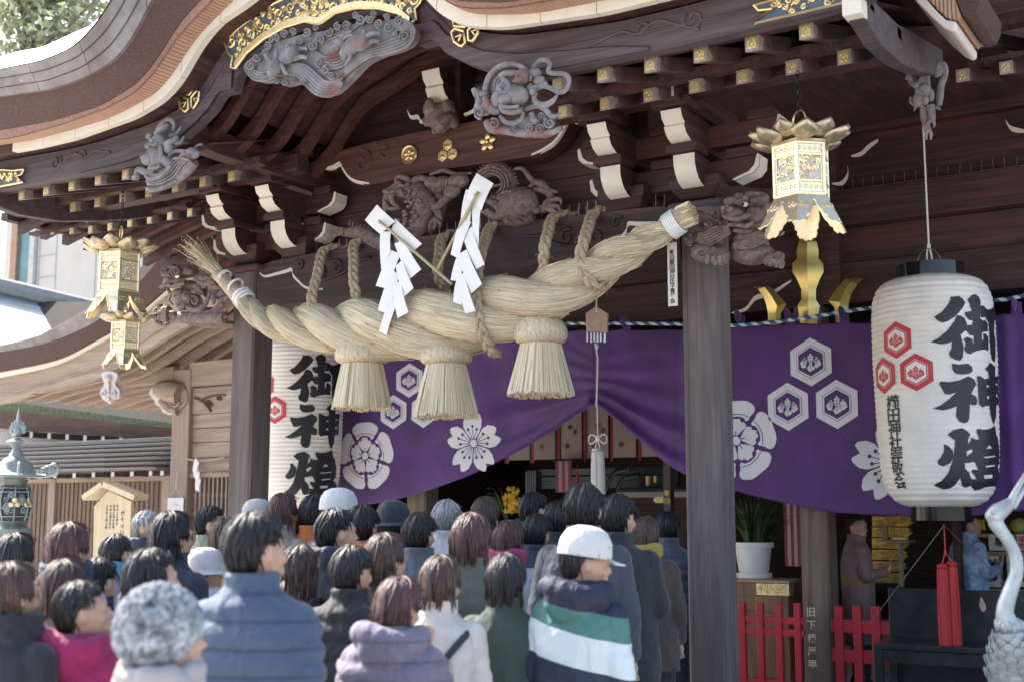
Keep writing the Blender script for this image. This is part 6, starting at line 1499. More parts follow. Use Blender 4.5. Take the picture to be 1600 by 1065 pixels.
ea, eb, ec = [(-260, 606), (0, 627), (80, 636), (180, 649), (275, 661)], [(-260, 620), (0, 640), (80, 648), (180, 659), (275, 669)], [(-260, 641), (0, 668), (80, 674), (180, 682), (275, 690)]
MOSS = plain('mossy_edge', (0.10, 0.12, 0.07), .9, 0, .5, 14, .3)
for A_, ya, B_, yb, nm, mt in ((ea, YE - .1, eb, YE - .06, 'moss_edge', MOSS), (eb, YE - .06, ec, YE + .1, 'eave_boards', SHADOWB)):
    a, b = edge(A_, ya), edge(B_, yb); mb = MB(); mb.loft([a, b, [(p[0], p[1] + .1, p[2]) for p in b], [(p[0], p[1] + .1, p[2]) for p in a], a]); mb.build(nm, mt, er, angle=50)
a = edge(ea, YE - .1); mb = MB(); mb.loft([a, [(p[0], p[1] + 2.5, p[2] + 2.6) for p in a]]); mb.build('roof', plain('shade_dark_roof', (0.022, 0.018, 0.014), .95, 0, .4, 8, .3), er)  # near-black roof colour: the shade of hall and trees is put into it
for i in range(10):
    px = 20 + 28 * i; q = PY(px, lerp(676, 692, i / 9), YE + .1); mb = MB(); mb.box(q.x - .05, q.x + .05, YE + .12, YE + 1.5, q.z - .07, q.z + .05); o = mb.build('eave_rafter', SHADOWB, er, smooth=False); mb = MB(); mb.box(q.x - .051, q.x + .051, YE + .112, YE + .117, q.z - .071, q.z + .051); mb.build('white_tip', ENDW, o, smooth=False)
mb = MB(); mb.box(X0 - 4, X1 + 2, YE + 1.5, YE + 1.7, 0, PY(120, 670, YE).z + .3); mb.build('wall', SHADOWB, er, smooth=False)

# ------------------------------------------------------------------ notice board with a little roof
YN = 3.2
t = thing('notice_board', 'pale wooden notice board with a little gable roof and brush writing', 'sign', tuple(PY(178, 800, YN).xy) + (0,))
P = [PY(a, b, YN) for a, b in ((147, 790), (170, 766), (205, 783), (202, 880), (145, 880))]
pl_ = [(p.x, p.z) for p in P]; pl_[3] = (pl_[3][0], .9); pl_[4] = (pl_[4][0], .9)
KEY = wood('new_board', (0.52, 0.40, 0.25), (0.62, 0.49, 0.32), (0.70, 0.57, 0.40), 'z', 7, 0.7)
mb = MB(); mb.pxz(pl_, YN, YN + .05); mb.build('board', KEY, t, smooth=False)
mb = MB(); a, b, c_ = PY(138, 781, YN), PY(168, 760, YN), PY(217, 781, YN)
for p, q in ((a, b), (b, c_)):
    d = (q - p).normalized(); n_ = Vector((-d.z, 0, d.x)) * .075
    mb.pxz([(p.x, p.z), (q.x, q.z), (q.x + n_.x, q.z + n_.z), (p.x + n_.x, p.z + n_.z)], YN - .1, YN + .16)
mb.build('roof', KEY, t, smooth=False, bevel=.004)
mb = MB()
for px in (150, 198): x = PY(px, 850, YN).x; mb.box(x - .03, x + .03, YN + .05, YN + .11, 0, 1.75)
mb.build('post', KEY, t, smooth=False)
mb = MB(); xx = lambda px: PY(px, 800, YN).x; f = lambda u, v: (u, YN - .003, v)
write_down(mb, '博多べい', f, PY(190, 797, YN).z, .075, .085, .02, xx(192))
for px, s in ((183.5, '願主上古博多'), (178, '清神社境内此塀'), (173, '中央太閤町割古'), (167, '石瓦粘土焼土積')): write_down(mb, s, f, PY(190, 787, YN).z, .042, .048, .015, xx(px))
mb.build('writing', INK, t, smooth=False)

# ------------------------------------------------------------------ bronze lantern at the left edge
BRZ = plain('old_bronze', (0.30, 0.335, 0.33), 0.5, 0.35, 0.3, 12, .25)
BRD = plain('green_bronze', (0.20, 0.235, 0.20), 0.55, 0.35, 0.35, 14, .3)
DB = 9.3; q = PD(24, 740, DB); bx_, by_ = q.x, q.y; k = DB / FL
t = thing('bronze_lantern', 'weathered bronze lantern with flame finial and openwork globe at the left edge', 'lantern', (bx_, by_, 0))
zy = lambda y: PD(24, y, DB).z
def prof(pts): return [(r * k, zy(y)) for y, r in pts]
mb = MB(); mb.lathe(prof([(684, 4), (684, 5), (689, 16), (690, 16), (694, 11), (699, 6), (703, 7), (708, 10), (712, 11), (713, 12), (717, 19), (724, 24), (732, 27), (738, 34), (742, 47), (745, 48), (746, 30)]), (bx_, by_, 0), 36); mb.build('roof', BRZ, t)
mb = MB(); mb.lathe(prof([(682, 3.5), (690, 3.5)]), (bx_, by_, 0), 12, True); mb.ell((bx_, by_, zy(673)), (7 * k, 7 * k, 8 * k))
pr = Vector((math.cos(YAW), math.sin(YAW), 0))
for i in range(9):
    a = R(-10 + 25 * i); r0, r1 = 7 * k, (13 if i != 4 else 30) * k * (1 - .1 * abs(i - 4) * 0)
    c0 = Vector((bx_, by_, zy(673))); mb.tube(crom([c0 + pr * (-math.cos(a) * r0) + Vector((0, 0, math.sin(a) * r0)), c0 + pr * (-math.cos(a) * r1 * .9) + Vector((0, 0, math.sin(a) * r1 * .7 + .01)), c0 + pr * (-math.cos(a) * r1 * .85) + Vector((0, 0, math.sin(a) * r1 + .03))], 4), [3.4 * k, 3.4 * k, 3.2 * k, 3 * k, 2.6 * k, 2 * k, 1.5 * k, 1 * k, .4 * k], 6)
mb.build('flame_finial', BRZ, t)
for i in range(6):
    a = YAW + R(-4) + i * PI / 3; d = Vector((math.cos(a), math.sin(a), 0)); base = Vector((bx_, by_, zy(743))); mb = MB()
    mb.tube([base + d * (40 * k), base + d * (50 * k) + Vector((0, 0, .004))] + [base + d * ((60 + u) * k) + Vector((0, 0, (11 + v) * k)) for u, v in spiral((0, 0), 10.5, 1.4, -1.9, 22, 1, .15)], [2.6 * k] * 12 + [2.0 * k] * 13, 6)
    mb.tube([base + d * ((50 + u) * k) + Vector((0, 0, (9 + v) * k)) for u, v in spiral((0, 0), 8, 1.3, -1.9, 18, 1, .15)], 2.0 * k, 6); mb.build('curled_corner', BRZ, t)
mb = MB(); mb.lathe(prof([(745, 24), (748, 19), (757, 18), (760, 22)]), (bx_, by_, 0), 30); mb.lathe(prof([(815, 22), (820, 19), (824, 22), (825, 30), (834, 30), (834.5, 22), (850, 18), (900, 18)]) + [(22 * k, .35), (40 * k, .3), (42 * k, 0)], (bx_, by_, 0), 30); mb.build('column', BRD, t)
gpr = [(760, 22), (768, 26.5), (780, 28.5), (792, 28), (803, 26), (812, 22), (816, 19)]
mb = MB(); mb.lathe(prof([(y, r * .93) for y, r in gpr]), (bx_, by_, 0), 30); mb.build('inner_globe', plain('dark_bronze', (0.05, 0.06, 0.055), .6, .3), t)
gr = lambda y: float(np.interp(y, [p[0] for p in gpr], [p[1] for p in gpr])) * k
mb = MB()
for i in range(8):
    a = i * PI / 4 + .2; mb.tube([(bx_ + gr(y) * math.cos(a), by_ + gr(y) * math.sin(a), zy(y)) for y in range(760, 817, 4)], 1.3 * k, 5)
for y in (762, 768, 806, 814): mb.tube([(bx_ + gr(y) * math.cos(a), by_ + gr(y) * math.sin(a), zy(y)) for a in np.linspace(0, 2 * PI, 33)], 1.0 * k, 5)
rng = random.Random(3)
for i in range(8):
    for j in range(9):
        a0_, y0_ = i * PI / 4 + .2 + rng.uniform(.12, .66), rng.uniform(771, 803)
        mb.tube([(bx_ + gr(y0_ + 5 * v) * math.cos(a0_ + .17 * u), by_ + gr(y0_ + 5 * v) * math.sin(a0_ + .17 * u), zy(y0_ + 5 * v)) for u, v in spiral((0, 0), .95, 1.3, rng.uniform(0, 6), 14, rng.choice((-1, 1)), .2)], .85 * k, 4, 1, False)
mb.build('openwork', BRZ, t)
mb = MB()
for off in (0, 1):
    a = math.atan2(CY - by_, CX - bx_) + off * PI / 4 + .05
    for u, v in ((0, 4.5), (-.16, -2.5), (.16, -2.5)):
        r = gr(785) * 1.04; c0 = Vector((bx_ + r * math.cos(a + u), by_ + r * math.sin(a + u), zy(785 - v))); n_ = Vector((math.cos(a + u), math.sin(a + u), 0))
        mb.ell(c0, (4.2 * k, 1.6 * k, 4.2 * k), 12, 6, Matrix.Rotation(a + u + PI / 2, 3, 'Z'))
mb.build('gilt_crest', GOLD, t)

# ------------------------------------------------------------------ town behind: block of flats, neighbouring roof, tree
CON = plain('white_render', (0.58, 0.545, 0.485), .85, 0, .05, 2)
t = thing('apartment_block', 'modern white building with a narrow framed window, behind the shrine roofs', 'building', tuple(PY(80, 800, 17).xy) + (0,))
A, B = PY(13, 300, 17), PY(330, 300, 17); mb = MB(); mb.box(A.x, B.x, 17, 24, 0, A.z + 3); mb.build('wall', CON, t, smooth=False)
mb = MB()
for px in (62, 88, 150): x = PY(px, 400, 17).x; mb.box(x - .02, x + .02, 16.985, 16.999, 3, A.z + 3)
for py in (345, 400, 433, 468): z = PY(70, py, 17).z; mb.box(PY(58, 400, 17).x, PY(86, 400, 17).x, 16.98, 16.995, z - .015, z + .015)
mb.build('joint', plain('grey_joint', (0.42, 0.42, 0.42), .8), t, smooth=False)
zA, zB = PY(30, 330, 16.9).z, PY(30, 462, 16.9).z
mb = MB(); mb.box(PY(20, 400, 16.9).x, PY(29, 400, 16.9).x, 16.8, 16.99, zB, zA); w_ = mb.build('window_frame', plain('brown_frame', (0.36, 0.22, 0.13), .6), t, smooth=False)
mb = MB(); mb.box(PY(29.5, 400, 16.9).x, PY(46, 400, 16.9).x, 16.9, 16.98, zB, zA); mb.build('window', plain('teal_glass', (0.10, 0.19, 0.20), .2, 0, .2, 2), t, smooth=False)
mb = MB(); mb.box(PY(46.5, 400, 16.9).x, PY(54, 400, 16.9).x, 16.86, 16.98, zB, zA); mb.build('shutter', plain('grey_shutter', (0.5, 0.5, 0.47), .7), t, smooth=False)
t = thing('neighbour_roof', 'low metal roof in glaring sun behind the curved shrine roof', 'building', tuple(PD(60, 800, 29).xy) + (0,))
r0 = [PD(a, b, 31) for a, b in ((-80, 440), (170, 500))]; r1 = [PD(a, b, 28) for a, b in ((-80, 580), (170, 580))]
MET = plain('grey_metal_roof', (0.40, 0.43, 0.44), .4, .4, .1, 3)
mb = MB(); mb.loft([[p + Vector((0, 0, 0)) for p in r0], r1, [p - Vector((0, 0, .25)) for p in r1], [p - Vector((0, 0, .4)) for p in r0]]); mb.build('roof', MET, t, smooth=False)
mb = MB()
for i in range(10): mb.tube([r0[0].lerp(r1[0], i / 10) + Vector((0, 0, .03)), r0[1].lerp(r1[1], i / 10) + Vector((0, 0, .03))], .025, 5)
mb.build('roof_seam', MET, t)
mb = MB(); mb.tube([r0[0] + Vector((0, 0, .2)), r0[1] + Vector((0, 0, .2))], .22, 8); mb.build('ridge', plain('ridge_tile', (0.22, 0.22, 0.22), .7), t)
mb = MB(); b = len(mb.v)
for a, d in ((r1[0], r1[1]),): mb.loft([[Vector((a.x, a.y + .3, 0)), Vector((d.x, d.y + .3, 0))], [a + Vector((0, .3, -.2)), d + Vector((0, .3, -.2))]])
mb.build('wall', CON, t, smooth=False)
t = thing('leafy_tree', 'tall leafy green tree rising above the curved roof at top left', 'tree', tuple(PD(20, 800, 46).xy) + (0,))
base = Vector(t.location); rng = random.Random(9); BK = plain('tree_bark', (0.12, 0.09, 0.07), .9, 0, .4, 8)
top = PD(45, -60, 46)
mb = MB(); mb.tube(crom([base, base.lerp(top, .4) + Vector((.3, 0, 0)), base.lerp(top, .75), top], 6), [lerp(.38, .06, i / 18) for i in range(19)], 10); tips = []
for i in range(34):
    s0 = base.lerp(top, rng.uniform(.74, 1.0)); e = s0 + Vector((rng.gauss(0, 2.6), rng.gauss(0, 2.2), rng.uniform(.2, 2.2))); m_ = s0.lerp(e, .5) + Vector((0, 0, .3)); mb.tube(crom([s0, m_, e], 4), [lerp(.09, .02, j / 8) for j in range(9)], 6); tips += [m_, e, s0.lerp(e, .75)]
mb.build('trunk', BK, t)
def leafmat(name, a, b, c):
    m, nt, bs = nodes_of(name); g = N(nt, 'ShaderNodeNewGeometry'); nt.links.new(ramp(nt, [(0, a), (.5, b), (1, c)], g.outputs['Random Per Island']), bs.inputs['Base Color']); bs.inputs['Roughness'].default_value = .55
    tr = N(nt, 'ShaderNodeBsdfTranslucent'); ms = N(nt, 'ShaderNodeMixShader'); ms.inputs[0].default_value = .4; nt.links.new(bs.inputs['Base Color'].links[0].from_socket, tr.inputs[0]); nt.links.new(bs.outputs[0], ms.inputs[1]); nt.links.new(tr.outputs[0], ms.inputs[2]); nt.links.new(ms.outputs[0], nt.nodes['Material Output'].inputs[0]); return m
mb = MB()
for _ in range(5200):
    c0 = rng.choice(tips) + Vector((rng.gauss(0, .8), rng.gauss(0, .8), rng.gauss(0, .6))); a = Vector((rng.gauss(0, 1), rng.gauss(0, 1), rng.gauss(0, .6))).normalized(); b = a.orthogonal().normalized(); b.rotate(Matrix.Rotation(rng.uniform(0, 6.28), 3, a)); L, W = rng.uniform(.15, .26), rng.uniform(.06, .10)
    n0 = len(mb.v); cc = a.cross(b); mb.v += [c0 - b * L, c0 + cc * W, c0 + b * L, c0 - cc * W]; mb.face((n0, n0 + 1, n0 + 2, n0 + 3))
mb.build('crown', leafmat('leaf_green', (0.17, 0.20, 0.11), (0.28, 0.31, 0.19), (0.38, 0.41, 0.27)), t, smooth=False)
# ================================================================== in front of and inside the hall, lower right
LACQK = plain('worn_black_lacquer', (0.02, 0.024, 0.028), 0.28, 0, 0.5, 6)
VERM = plain('vermilion_paint', (0.40, 0.018, 0.03), 0.4, 0, 0.12, 8, .08)
# black bench
t = thing('black_bench', 'black lacquered bench with a plain high back, behind the bronze crane', 'bench', (3.6, 2.4, 0))
YBK = 2.62; zb = PY(1450, 919, YBK).z; xa = PY(1387, 917, YBK).x; xb = xa + 2.1
zs = PY(1368, 1003, 2.12).z; xs = PY(1364, 1003, 2.12).x
mb = MB(); mb.box(xa, xb, YBK, YBK + .03, zs, zb); mb.build('backrest', LACQK, t, smooth=False, bevel=.006)
mb = MB(); mb.box(xs, xb, 2.12, YBK - .003, zs - .05, zs); mb.build('seat', LACQK, t, smooth=False, bevel=.008)
mb = MB(); mb.box(xs + .03, xb - .03, 2.14, 2.17, zs - .16, zs - .055); mb.build('apron', LACQK, t, smooth=False)
for x, y in ((xs, 2.12), (xb - .07, 2.12), (xa, YBK - .07), (xb - .07, YBK - .07)): mb = MB(); mb.box(x, x + .07, y, y + .07, 0, zs - .052); mb.build('leg', LACQK, t, smooth=False, bevel=.005)
mb = MB(); mb.box(xs + .05, xb - .05, YBK - .02, YBK + .005, .08, zs - .055); mb.build('rear_panel', LACQK, t, smooth=False)
p = PY(1533, 945, YBK - .003); mb = MB(); mb.flat(closed([(0, .10), (.03, .05), (.05, -.02), (.03, -.07), (0, -.06), (-.02, 0), (-.01, .05)], 4), lambda u, v: (p.x + u * .8, YBK - .003, p.z + v * .7)); mb.build('worn_patch', plain('bare_wood', (0.42, 0.30, 0.24), .8), t, smooth=False)
# red fences
def fence(Y, posts, top, rails, w, label):
    t = thing('red_fence', label, 'fence', tuple(PY(posts[0], 1000, Y).xy) + (0,), 'low red fences before the hall')
    for px in posts: x = PY(px, 980, Y).x; mb = MB(); mb.box(x - w, x + w, Y - w, Y + w, 0, PY(px, top, Y).z); mb.build('post', VERM, t, smooth=False, bevel=.005)
    xa, xb = PY(posts[0] - 12, 980, Y).x, PY(posts[-1] + 10, 980, Y).x
    for a, b in rails: mb = MB(); m_ = sum(posts) / len(posts); mb.box(xa, xb, Y - w * .6, Y + w * .6, PY(m_, b, Y).z, PY(m_, a, Y).z); mb.build('rail', VERM, t, smooth=False, bevel=.004)
    return t
fence(2.45, (1132, 1161, 1189, 1218, 1247), 941, ((961, 972), (980, 991), (1060, 1070)), .028, 'low red wooden fence between the right porch pillar and the lettered post')
fence(2.72, (1312, 1341, 1370, 1399), 946, ((968, 989), (1015, 1036)), 0.038, 'low red wooden fence beside the black bench')
# writing on the hall post
fp = lambda u, v: (u, 3.02 - .1385, v)
xw = PY(1268, 990, 2.88).x; z0 = PY(1268, 945, 2.88).z; z1 = PY(1268, 1048, 2.88).z
mb = MB(); write_down(mb, '旧下桶屋甼', fp, z0, .085, (z0 - z1) / 5, .022, xw); mb.build('post_writing', plain('gilt_letter', (0.66, 0.56, 0.38), .5, .2, .05, 5), hall, smooth=False)
# cabinet with brass corners
CAB = wood('cabinet_timber', (0.12, 0.055, 0.025), (0.20, 0.095, 0.045), (0.29, 0.15, 0.075), 'z', 7, 0.5)
YQ = 2.98; xa, xb = PY(1128, 950, YQ).x, PY(1232, 950, YQ).x; zt = PY(1190, 905, YQ).z
t = thing('offertory_cabinet', 'brown wooden cabinet with brass corner plate behind the red fence, carrying a potted plant', 'cabinet', ((xa + xb) / 2, YQ + .25, 0))
mb = MB(); mb.box(xa, xb, YQ, YQ + .55, .06, zt - .03); mb.build('body', CAB, t, smooth=False, bevel=.008)
mb = MB(); mb.box(xa - .03, xb + .03, YQ - .03, YQ + .58, zt - .028, zt); mb.build('top', wood('cabinet_top', (0.26, 0.16, 0.10), (0.36, 0.24, 0.16), (0.44, 0.31, 0.22), 'x', 8, .6), t, smooth=False, bevel=.006)
zf = PY(1190, 929, YQ).z
mb = MB(); mb.box(xa - .012, xb + .012, YQ - .015, YQ + .56, zf - .01, zt - .03); mb.build('rail', CAB, t, smooth=False, bevel=.006)
mb = MB(); x2 = xb + .013; mb.box(PY(1183, 920, YQ).x, x2, YQ - .019, YQ - .016, zf + .004, zt - .034); mb.box(x2, x2 + .003, YQ - .016, YQ + .14, zf + .004, zt - .034)
rng = random.Random(6)
for i in range(26): a = PY(1183, 920, YQ).x; c0 = (rng.uniform(a + .02, x2 - .02), rng.uniform(zf + .02, zt - .05)); mb.tube([(u, YQ - .021, v) for u, v in spiral(c0, rng.uniform(.015, .028), 1.2, rng.uniform(0, 6), 12, rng.choice((-1, 1)), .2)], .004, 4)
mb.build('brass_corner', GOLD2, t)
x = PY(1150, 960, YQ).x
for a, b in ((zt - .30, zt - .15), (.12, zt - .35)): mb = MB(); mb.box(xa + .05, xb - .06, YQ - .012, YQ - .002, a, b); mb.build('panel', CAB, t, smooth=False, bevel=.006)
# potted plant
yp = YQ + .26; q = PY(1178, 895, yp); zp = zt + .003
t = thing('potted_plant', 'strap-leaved plant in a white plastic pot on the brown cabinet', 'potted plant', (q.x, yp, zp)); k = 12.0 / FL
POT = plain('white_plastic', (0.66, 0.65, 0.62), .5, 0, .05, 6)
mb = MB(); mb.lathe([(.02, 0), (28.5 * k, 0), (29 * k, .05), (27 * k, .052), (.02, .03)], (q.x, yp, zp), 32); mb.build('saucer', POT, t)
hz = .05; H = 48 * k; mb = MB(); mb.lathe([(.02, hz), (22 * k, hz), (24 * k, hz + .02), (29 * k, hz + H * .82), (32 * k, hz + H * .83), (32.5 * k, hz + H * .9), (32 * k, hz + H), (30 * k, hz + H), (29 * k, hz + H * .93), (.02, hz + H * .9)], (q.x, yp, zp), 36); mb.build('pot', POT, t, angle=40)
LEAF = leafmat('strap_leaf', (0.02, 0.045, 0.015), (0.045, 0.09, 0.025), (0.10, 0.15, 0.05))
mb = MB(); rng = random.Random(12)
for i in range(120):
    a = rng.uniform(0, 2 * PI); L = rng.uniform(.35, .62); lean = rng.uniform(.05, .42); d = Vector((math.cos(a), math.sin(a), 0)); n_ = Vector((-d.y, d.x, 0)); s0 = Vector((q.x, yp, zp + hz + H * .9)) + d * rng.uniform(.0, .13); w = rng.uniform(.010, .017)
    droop = rng.uniform(.1, .9) * lean; rows = []
    for j in range(9):
        u = j / 8; c0 = s0 + d * (lean * u ** 1.5) + Vector((0, 0, L * u - droop * u ** 3 * 1.2)); ww = w * (1 - u ** 3) + .001; rows.append([c0 - n_ * ww, c0 + Vector((0, 0, -.004)), c0 + n_ * ww])
    mb.loft(rows)
mb.build('leaves', LEAF, t)
mb = MB(); 
for i in range(40): a = rng.uniform(0, 6.28); r = rng.uniform(0, .16); mb.ell((q.x + r * math.cos(a), yp + r * math.sin(a), zp + hz + H * .93), (.02, .02, .012), 6, 4)
mb.build('soil', BK, t)
# hanging textile behind the plant
def textile(name, label, px0, px1, py0, py1, Y, cols, cat):
    a, b = PY(px0, py0, Y), PY(px1, py1, Y); t = thing(name, label, cat, ((a.x + b.x) / 2, Y, a.z)); n = len(cols)
    for i, c in enumerate(cols): mb = MB(); x0, x1 = lerp(a.x, b.x, i / n), lerp(a.x, b.x, (i + 1) / n); mb.box(x0, x1, Y - .001 * (i % 2), Y + .012, b.z, a.z); mb.build('stripe', c, t, smooth=False)
    mb = MB(); mb.tube([(a.x - .05, Y, a.z + .015), (b.x + .05, Y, a.z + .015)], .014, 8); mb.build('rod', BLACKM, t); return t
PINK = cloth_mat('pink_brocade', (0.34, 0.07, 0.12), .2); PINK2 = plain('pale_brocade', (0.50, 0.33, 0.34), .7, 0, .4, 90); DRED = cloth_mat('dark_red_brocade', (0.22, 0.03, 0.045), .3)
textile('brocade_banner', 'dark red striped brocade banner beside the potted plant', 1224, 1252, 785, 884, 4.0, [DRED, PINK2, DRED, PINK2, DRED], 'banner')
# ---- through the drawn-up curtain
YN2 = 5.4; a, b = PY(790, 655, YN2), PY(1040, 712, YN2)
t = thing('short_curtain', 'beige short curtain with leaf prints and red and black ribbons inside the hall', 'curtain', ((a.x + b.x) / 2, YN2, a.z))
BEI = cloth_mat('beige_cloth', (0.46, 0.36, 0.31), .08)
for i in range(6):
    x0, x1 = lerp(a.x, b.x, i / 6), lerp(a.x, b.x, (i + 1) / 6); mb = MB(); mb.loft([[(x, YN2 + .015 * math.sin(x * 9 + i), z) for x in np.linspace(x0 + .06, x1 - .005, 12)] for z in (a.z + .3, b.z)]); mb.build('cloth_panel', BEI, t)
    for c, o in ((BLACKM, 0), (VERM, .035)): mb = MB(); mb.box(x0 - .01 + o, x0 + .024 + o, YN2 - .012, YN2 - .006, b.z - .04, a.z + .3); mb.build('ribbon', c, t, smooth=False)
    mb = MB()
    for u, v in ((.3, .05), (.7, .16), (.45, .2)):
        c0 = Vector((lerp(x0 + .08, x1, u), YN2 - .02, lerp(b.z, a.z, .15 + v * 3)))
        for q_ in range(5): an = q_ * 1.25 + u * 9; mb.ell(c0 + Vector((.022 * math.cos(an), 0, .022 * math.sin(an))), (.02, .002, .009), 6, 4, Matrix.Rotation(-an, 3, 'Y'))
    mb.build('leaf_print', plain('leaf_orange', (0.35, 0.12, 0.03), .7) if i % 2 else plain('leaf_dark', (0.03, 0.06, 0.03), .7), t)
textile('brocade_banner', 'pink striped brocade banner on a rod, seen under the drawn-up curtain', 868, 893, 720, 768, 5.2, [PINK, PINK2, PINK, PINK2, PINK], 'banner')
mb = MB(); p = PY(902, 725, 5.1); mb.tube([p, p - Vector((0, 0, .14))], .006, 5); mb.tube([p - Vector((0, 0, .13)), p - Vector((0, 0, .34))], [.02, .026], 10); mb.ell(p - Vector((0, 0, .1)), (.035, .01, .015)); tag(mb.build('red_charm', RED), 'tiny red knotted charm hanging beside the pink banner', 'charm')
t = thing('altar_rail', 'dark curved black railing and counter deep inside the hall', 'counter', tuple(PY(960, 790, 6.4).xy) + (.35,))
GRN = plain('dark_teal_lacquer', (0.05, 0.075, 0.08), .3, 0, .3, 5)
for k_, (da, r) in enumerate(((0, 0), (14, 10))):
    P = crom([PY(x_ + da, y_ + r, 6.2) for x_, y_ in ((940, 790), (946, 768), (953, 748), (964, 735), (985, 731))], 6); mb = MB(); mb.tube(P, .05, 8, .5); mb.build('curved_rail', GRN, t)
for y_, h_ in ((733, 5), (745, 3), (752, 8)): A, B = PY(840, y_, 6.6), PY(1060, y_ + h_, 6.6); mb = MB(); mb.box(A.x, B.x, 6.6, 6.66, B.z, A.z); mb.build('rail', GRN, t, smooth=False)
A, B = PY(965, 768, 5.9), PY(1040, 776, 5.9); mb = MB(); mb.box(A.x, B.x + .6, 5.9, 6.5, B.z, A.z); mb.build('white_panel', plain('pale_panel', (0.50, 0.46, 0.42), .6, 0, .05, 4), t, smooth=False)
A, B = PY(965, 764, 5.88), PY(1045, 767.5, 5.88); mb = MB(); mb.box(A.x, B.x + .6, 5.85, 6.6, B.z, A.z); mb.build('counter_top', LACQK, t, smooth=False)
A, B = PY(965, 776.5, 5.88), PY(1045, 800, 5.88); mb = MB(); mb.box(A.x, B.x + .6, 5.92, 6.4, .55, A.z); mb.build('counter_front', WD, t, smooth=False)
for i, (px, py0, py1, r) in enumerate(((1013, 743, 758, 6), (1024, 743, 753, 4))):
    a, b = PY(px, py0, 6.1), PY(px, py1, 6.1); kk = 14 / FL; mb = MB(); mb.lathe([(r * kk * .9, b.z), (r * kk, a.z), (r * kk * .9, a.z), (r * kk * .8, b.z + .01), (.005, b.z)], (a.x, a.y, 0), 20); tag(mb.build('gilt_cup', GOLD2), ('larger', 'smaller')[i] + ' of the two gilt cups on the dark counter inside', 'cup')
P = [PY(a, b, 5.86) for a, b in ((1021, 780), (1026, 775), (1037, 775), (1040, 780), (1037, 785), (1026, 785))]; mb = MB(); mb.pxz([(p.x, p.z) for p in P], 5.84, 5.86); tag(mb.build('gilt_plaque', GOLD2, smooth=False), 'small pointed gilt plaque on the front of the dark counter', 'plaque')
A = PY(1036, 740, 4.6); B = PY(1047, 740, 4.6); t = thing('lettered_pole', 'dark wooden pole with gilt writing near the right porch pillar', 'pole', (A.x, 4.6, 0)); mb = MB(); mb.box(A.x, B.x, 4.6, 4.7, 0, 3.2); mb.build('shaft', WDZ, t, smooth=False)
mb = MB(); zz0 = PY(1041, 764, 4.6).z; write_down(mb, '奉納', lambda u, v: (u, 4.597, v), zz0, .075, .085, .02, (A.x + B.x) / 2); mb.build('writing', plain('gilt_paint', (0.62, 0.40, 0.12), .5, .3), t, smooth=False)
A, B = PY(822, 736, 6.5), PY(836, 790, 6.5); mb = MB()
for i in range(5): x = lerp(A.x, B.x, i / 4); mb.box(x - .012, x + .012, 6.5, 6.52, B.z, A.z)
for i in range(8): z = lerp(A.z, B.z, i / 7); mb.box(A.x, B.x, 6.521, 6.535, z - .012, z + .012)
tag(mb.build('lattice_screen', plain('grey_lattice', (0.26, 0.27, 0.30), .6), smooth=False), 'grey square lattice screen inside, left of the pink banner', 'screen')
t = thing('yellow_orchid', 'yellow orchid with long leaves at the foot of the drawn-up curtain', 'orchid', tuple(PY(796, 805, 3.6))); rng = random.Random(3)
b0 = PY(792, 815, 3.6); mb = MB()
for i in range(16):
    e = b0 + Vector((rng.uniform(-.35, .1), rng.uniform(-.1, .1), rng.uniform(.15, .42))); m_ = b0.lerp(e, .6) + Vector((0, 0, .12)); P = crom([b0, m_, e], 5); mb.loft([[p + Vector((-.012 * (1 - j / 11), 0, .004)), p + Vector((.012 * (1 - j / 11), 0, -.004))] for j, p in enumerate(P)])
mb.build('leaves', LEAF, t); mb = MB()
for i in range(60):
    c0 = PY(rng.gauss(800, 5), rng.uniform(762, 800), 3.55 + rng.uniform(-.05, .05))
    for q_ in range(4): an = q_ * 1.57 + i; mb.ell(c0 + Vector((.016 * math.cos(an), -.004, .016 * math.sin(an))), (.016, .005, .010), 6, 4, Matrix.Rotation(-an, 3, 'Y'))
mb.build('flowers', plain('yellow_petal', (0.62, 0.36, 0.02), .6, 0, .2, 30), t)
mb = MB(); mb.lathe([(.02, 0), (.13, 0), (.17, .3), (.19, .3), (.18, .34), (.02, .3)], (b0.x, b0.y, b0.z - .36), 24); mb.build('pot', POT, t)
mb = MB(); mb.box(b0.x - .2, b0.x + .2, b0.y - .2, b0.y + .2, 0, b0.z - .363); tag(mb.build('plant_stand', CAB, smooth=False, bevel=.01), 'plain brown stand under the yellow orchid', 'stand')
# ---- stack of gilt plaques, shelves of offerings
YK = 4.1
FOIL = plain('gold_plaque', (0.60, 0.38, 0.10), .38, .65, .35, 22, .5)
ys = [806, 823, 840, 858, 876, 894, 912]
for i in range(6):
    a, b = PY(1370, ys[i], YK), PY((1428, 1426, 1422, 1419, 1417, 1415)[i], ys[i + 1] - 1.5, YK); h = a.z - b.z
    poly = [(a.x - .05, a.z), (b.x - .05, a.z), (b.x - .01, a.z - h * .25), (b.x - .04, a.z - h * .45), (b.x, a.z - h * .55), (b.x - .06, b.z), (a.x - .05, b.z)]
    mb = MB(); mb.pxz(poly, YK, YK + .05)
    rng = random.Random(i)
    for _ in range(40): mb.ell((rng.uniform(a.x, b.x - .08), YK - .002, rng.uniform(b.z + .01, a.z - .01)), (.016, .006, .008), 6, 4)
    w_ = ('topmost', 'second from the top', 'third from the top', 'fourth from the top', 'fifth from the top', 'lowest')[i]
    tag(mb.build('gilt_plaque', FOIL, smooth=False), 'embossed gold plaque, %s of the stack left of the bench' % w_, 'plaque', 'stacked gold plaques')
t = thing('small_shelf', 'small plain wooden shelf standing before the stack of gold plaques', 'shelf', tuple(PY(1400, 880, 3.8)))
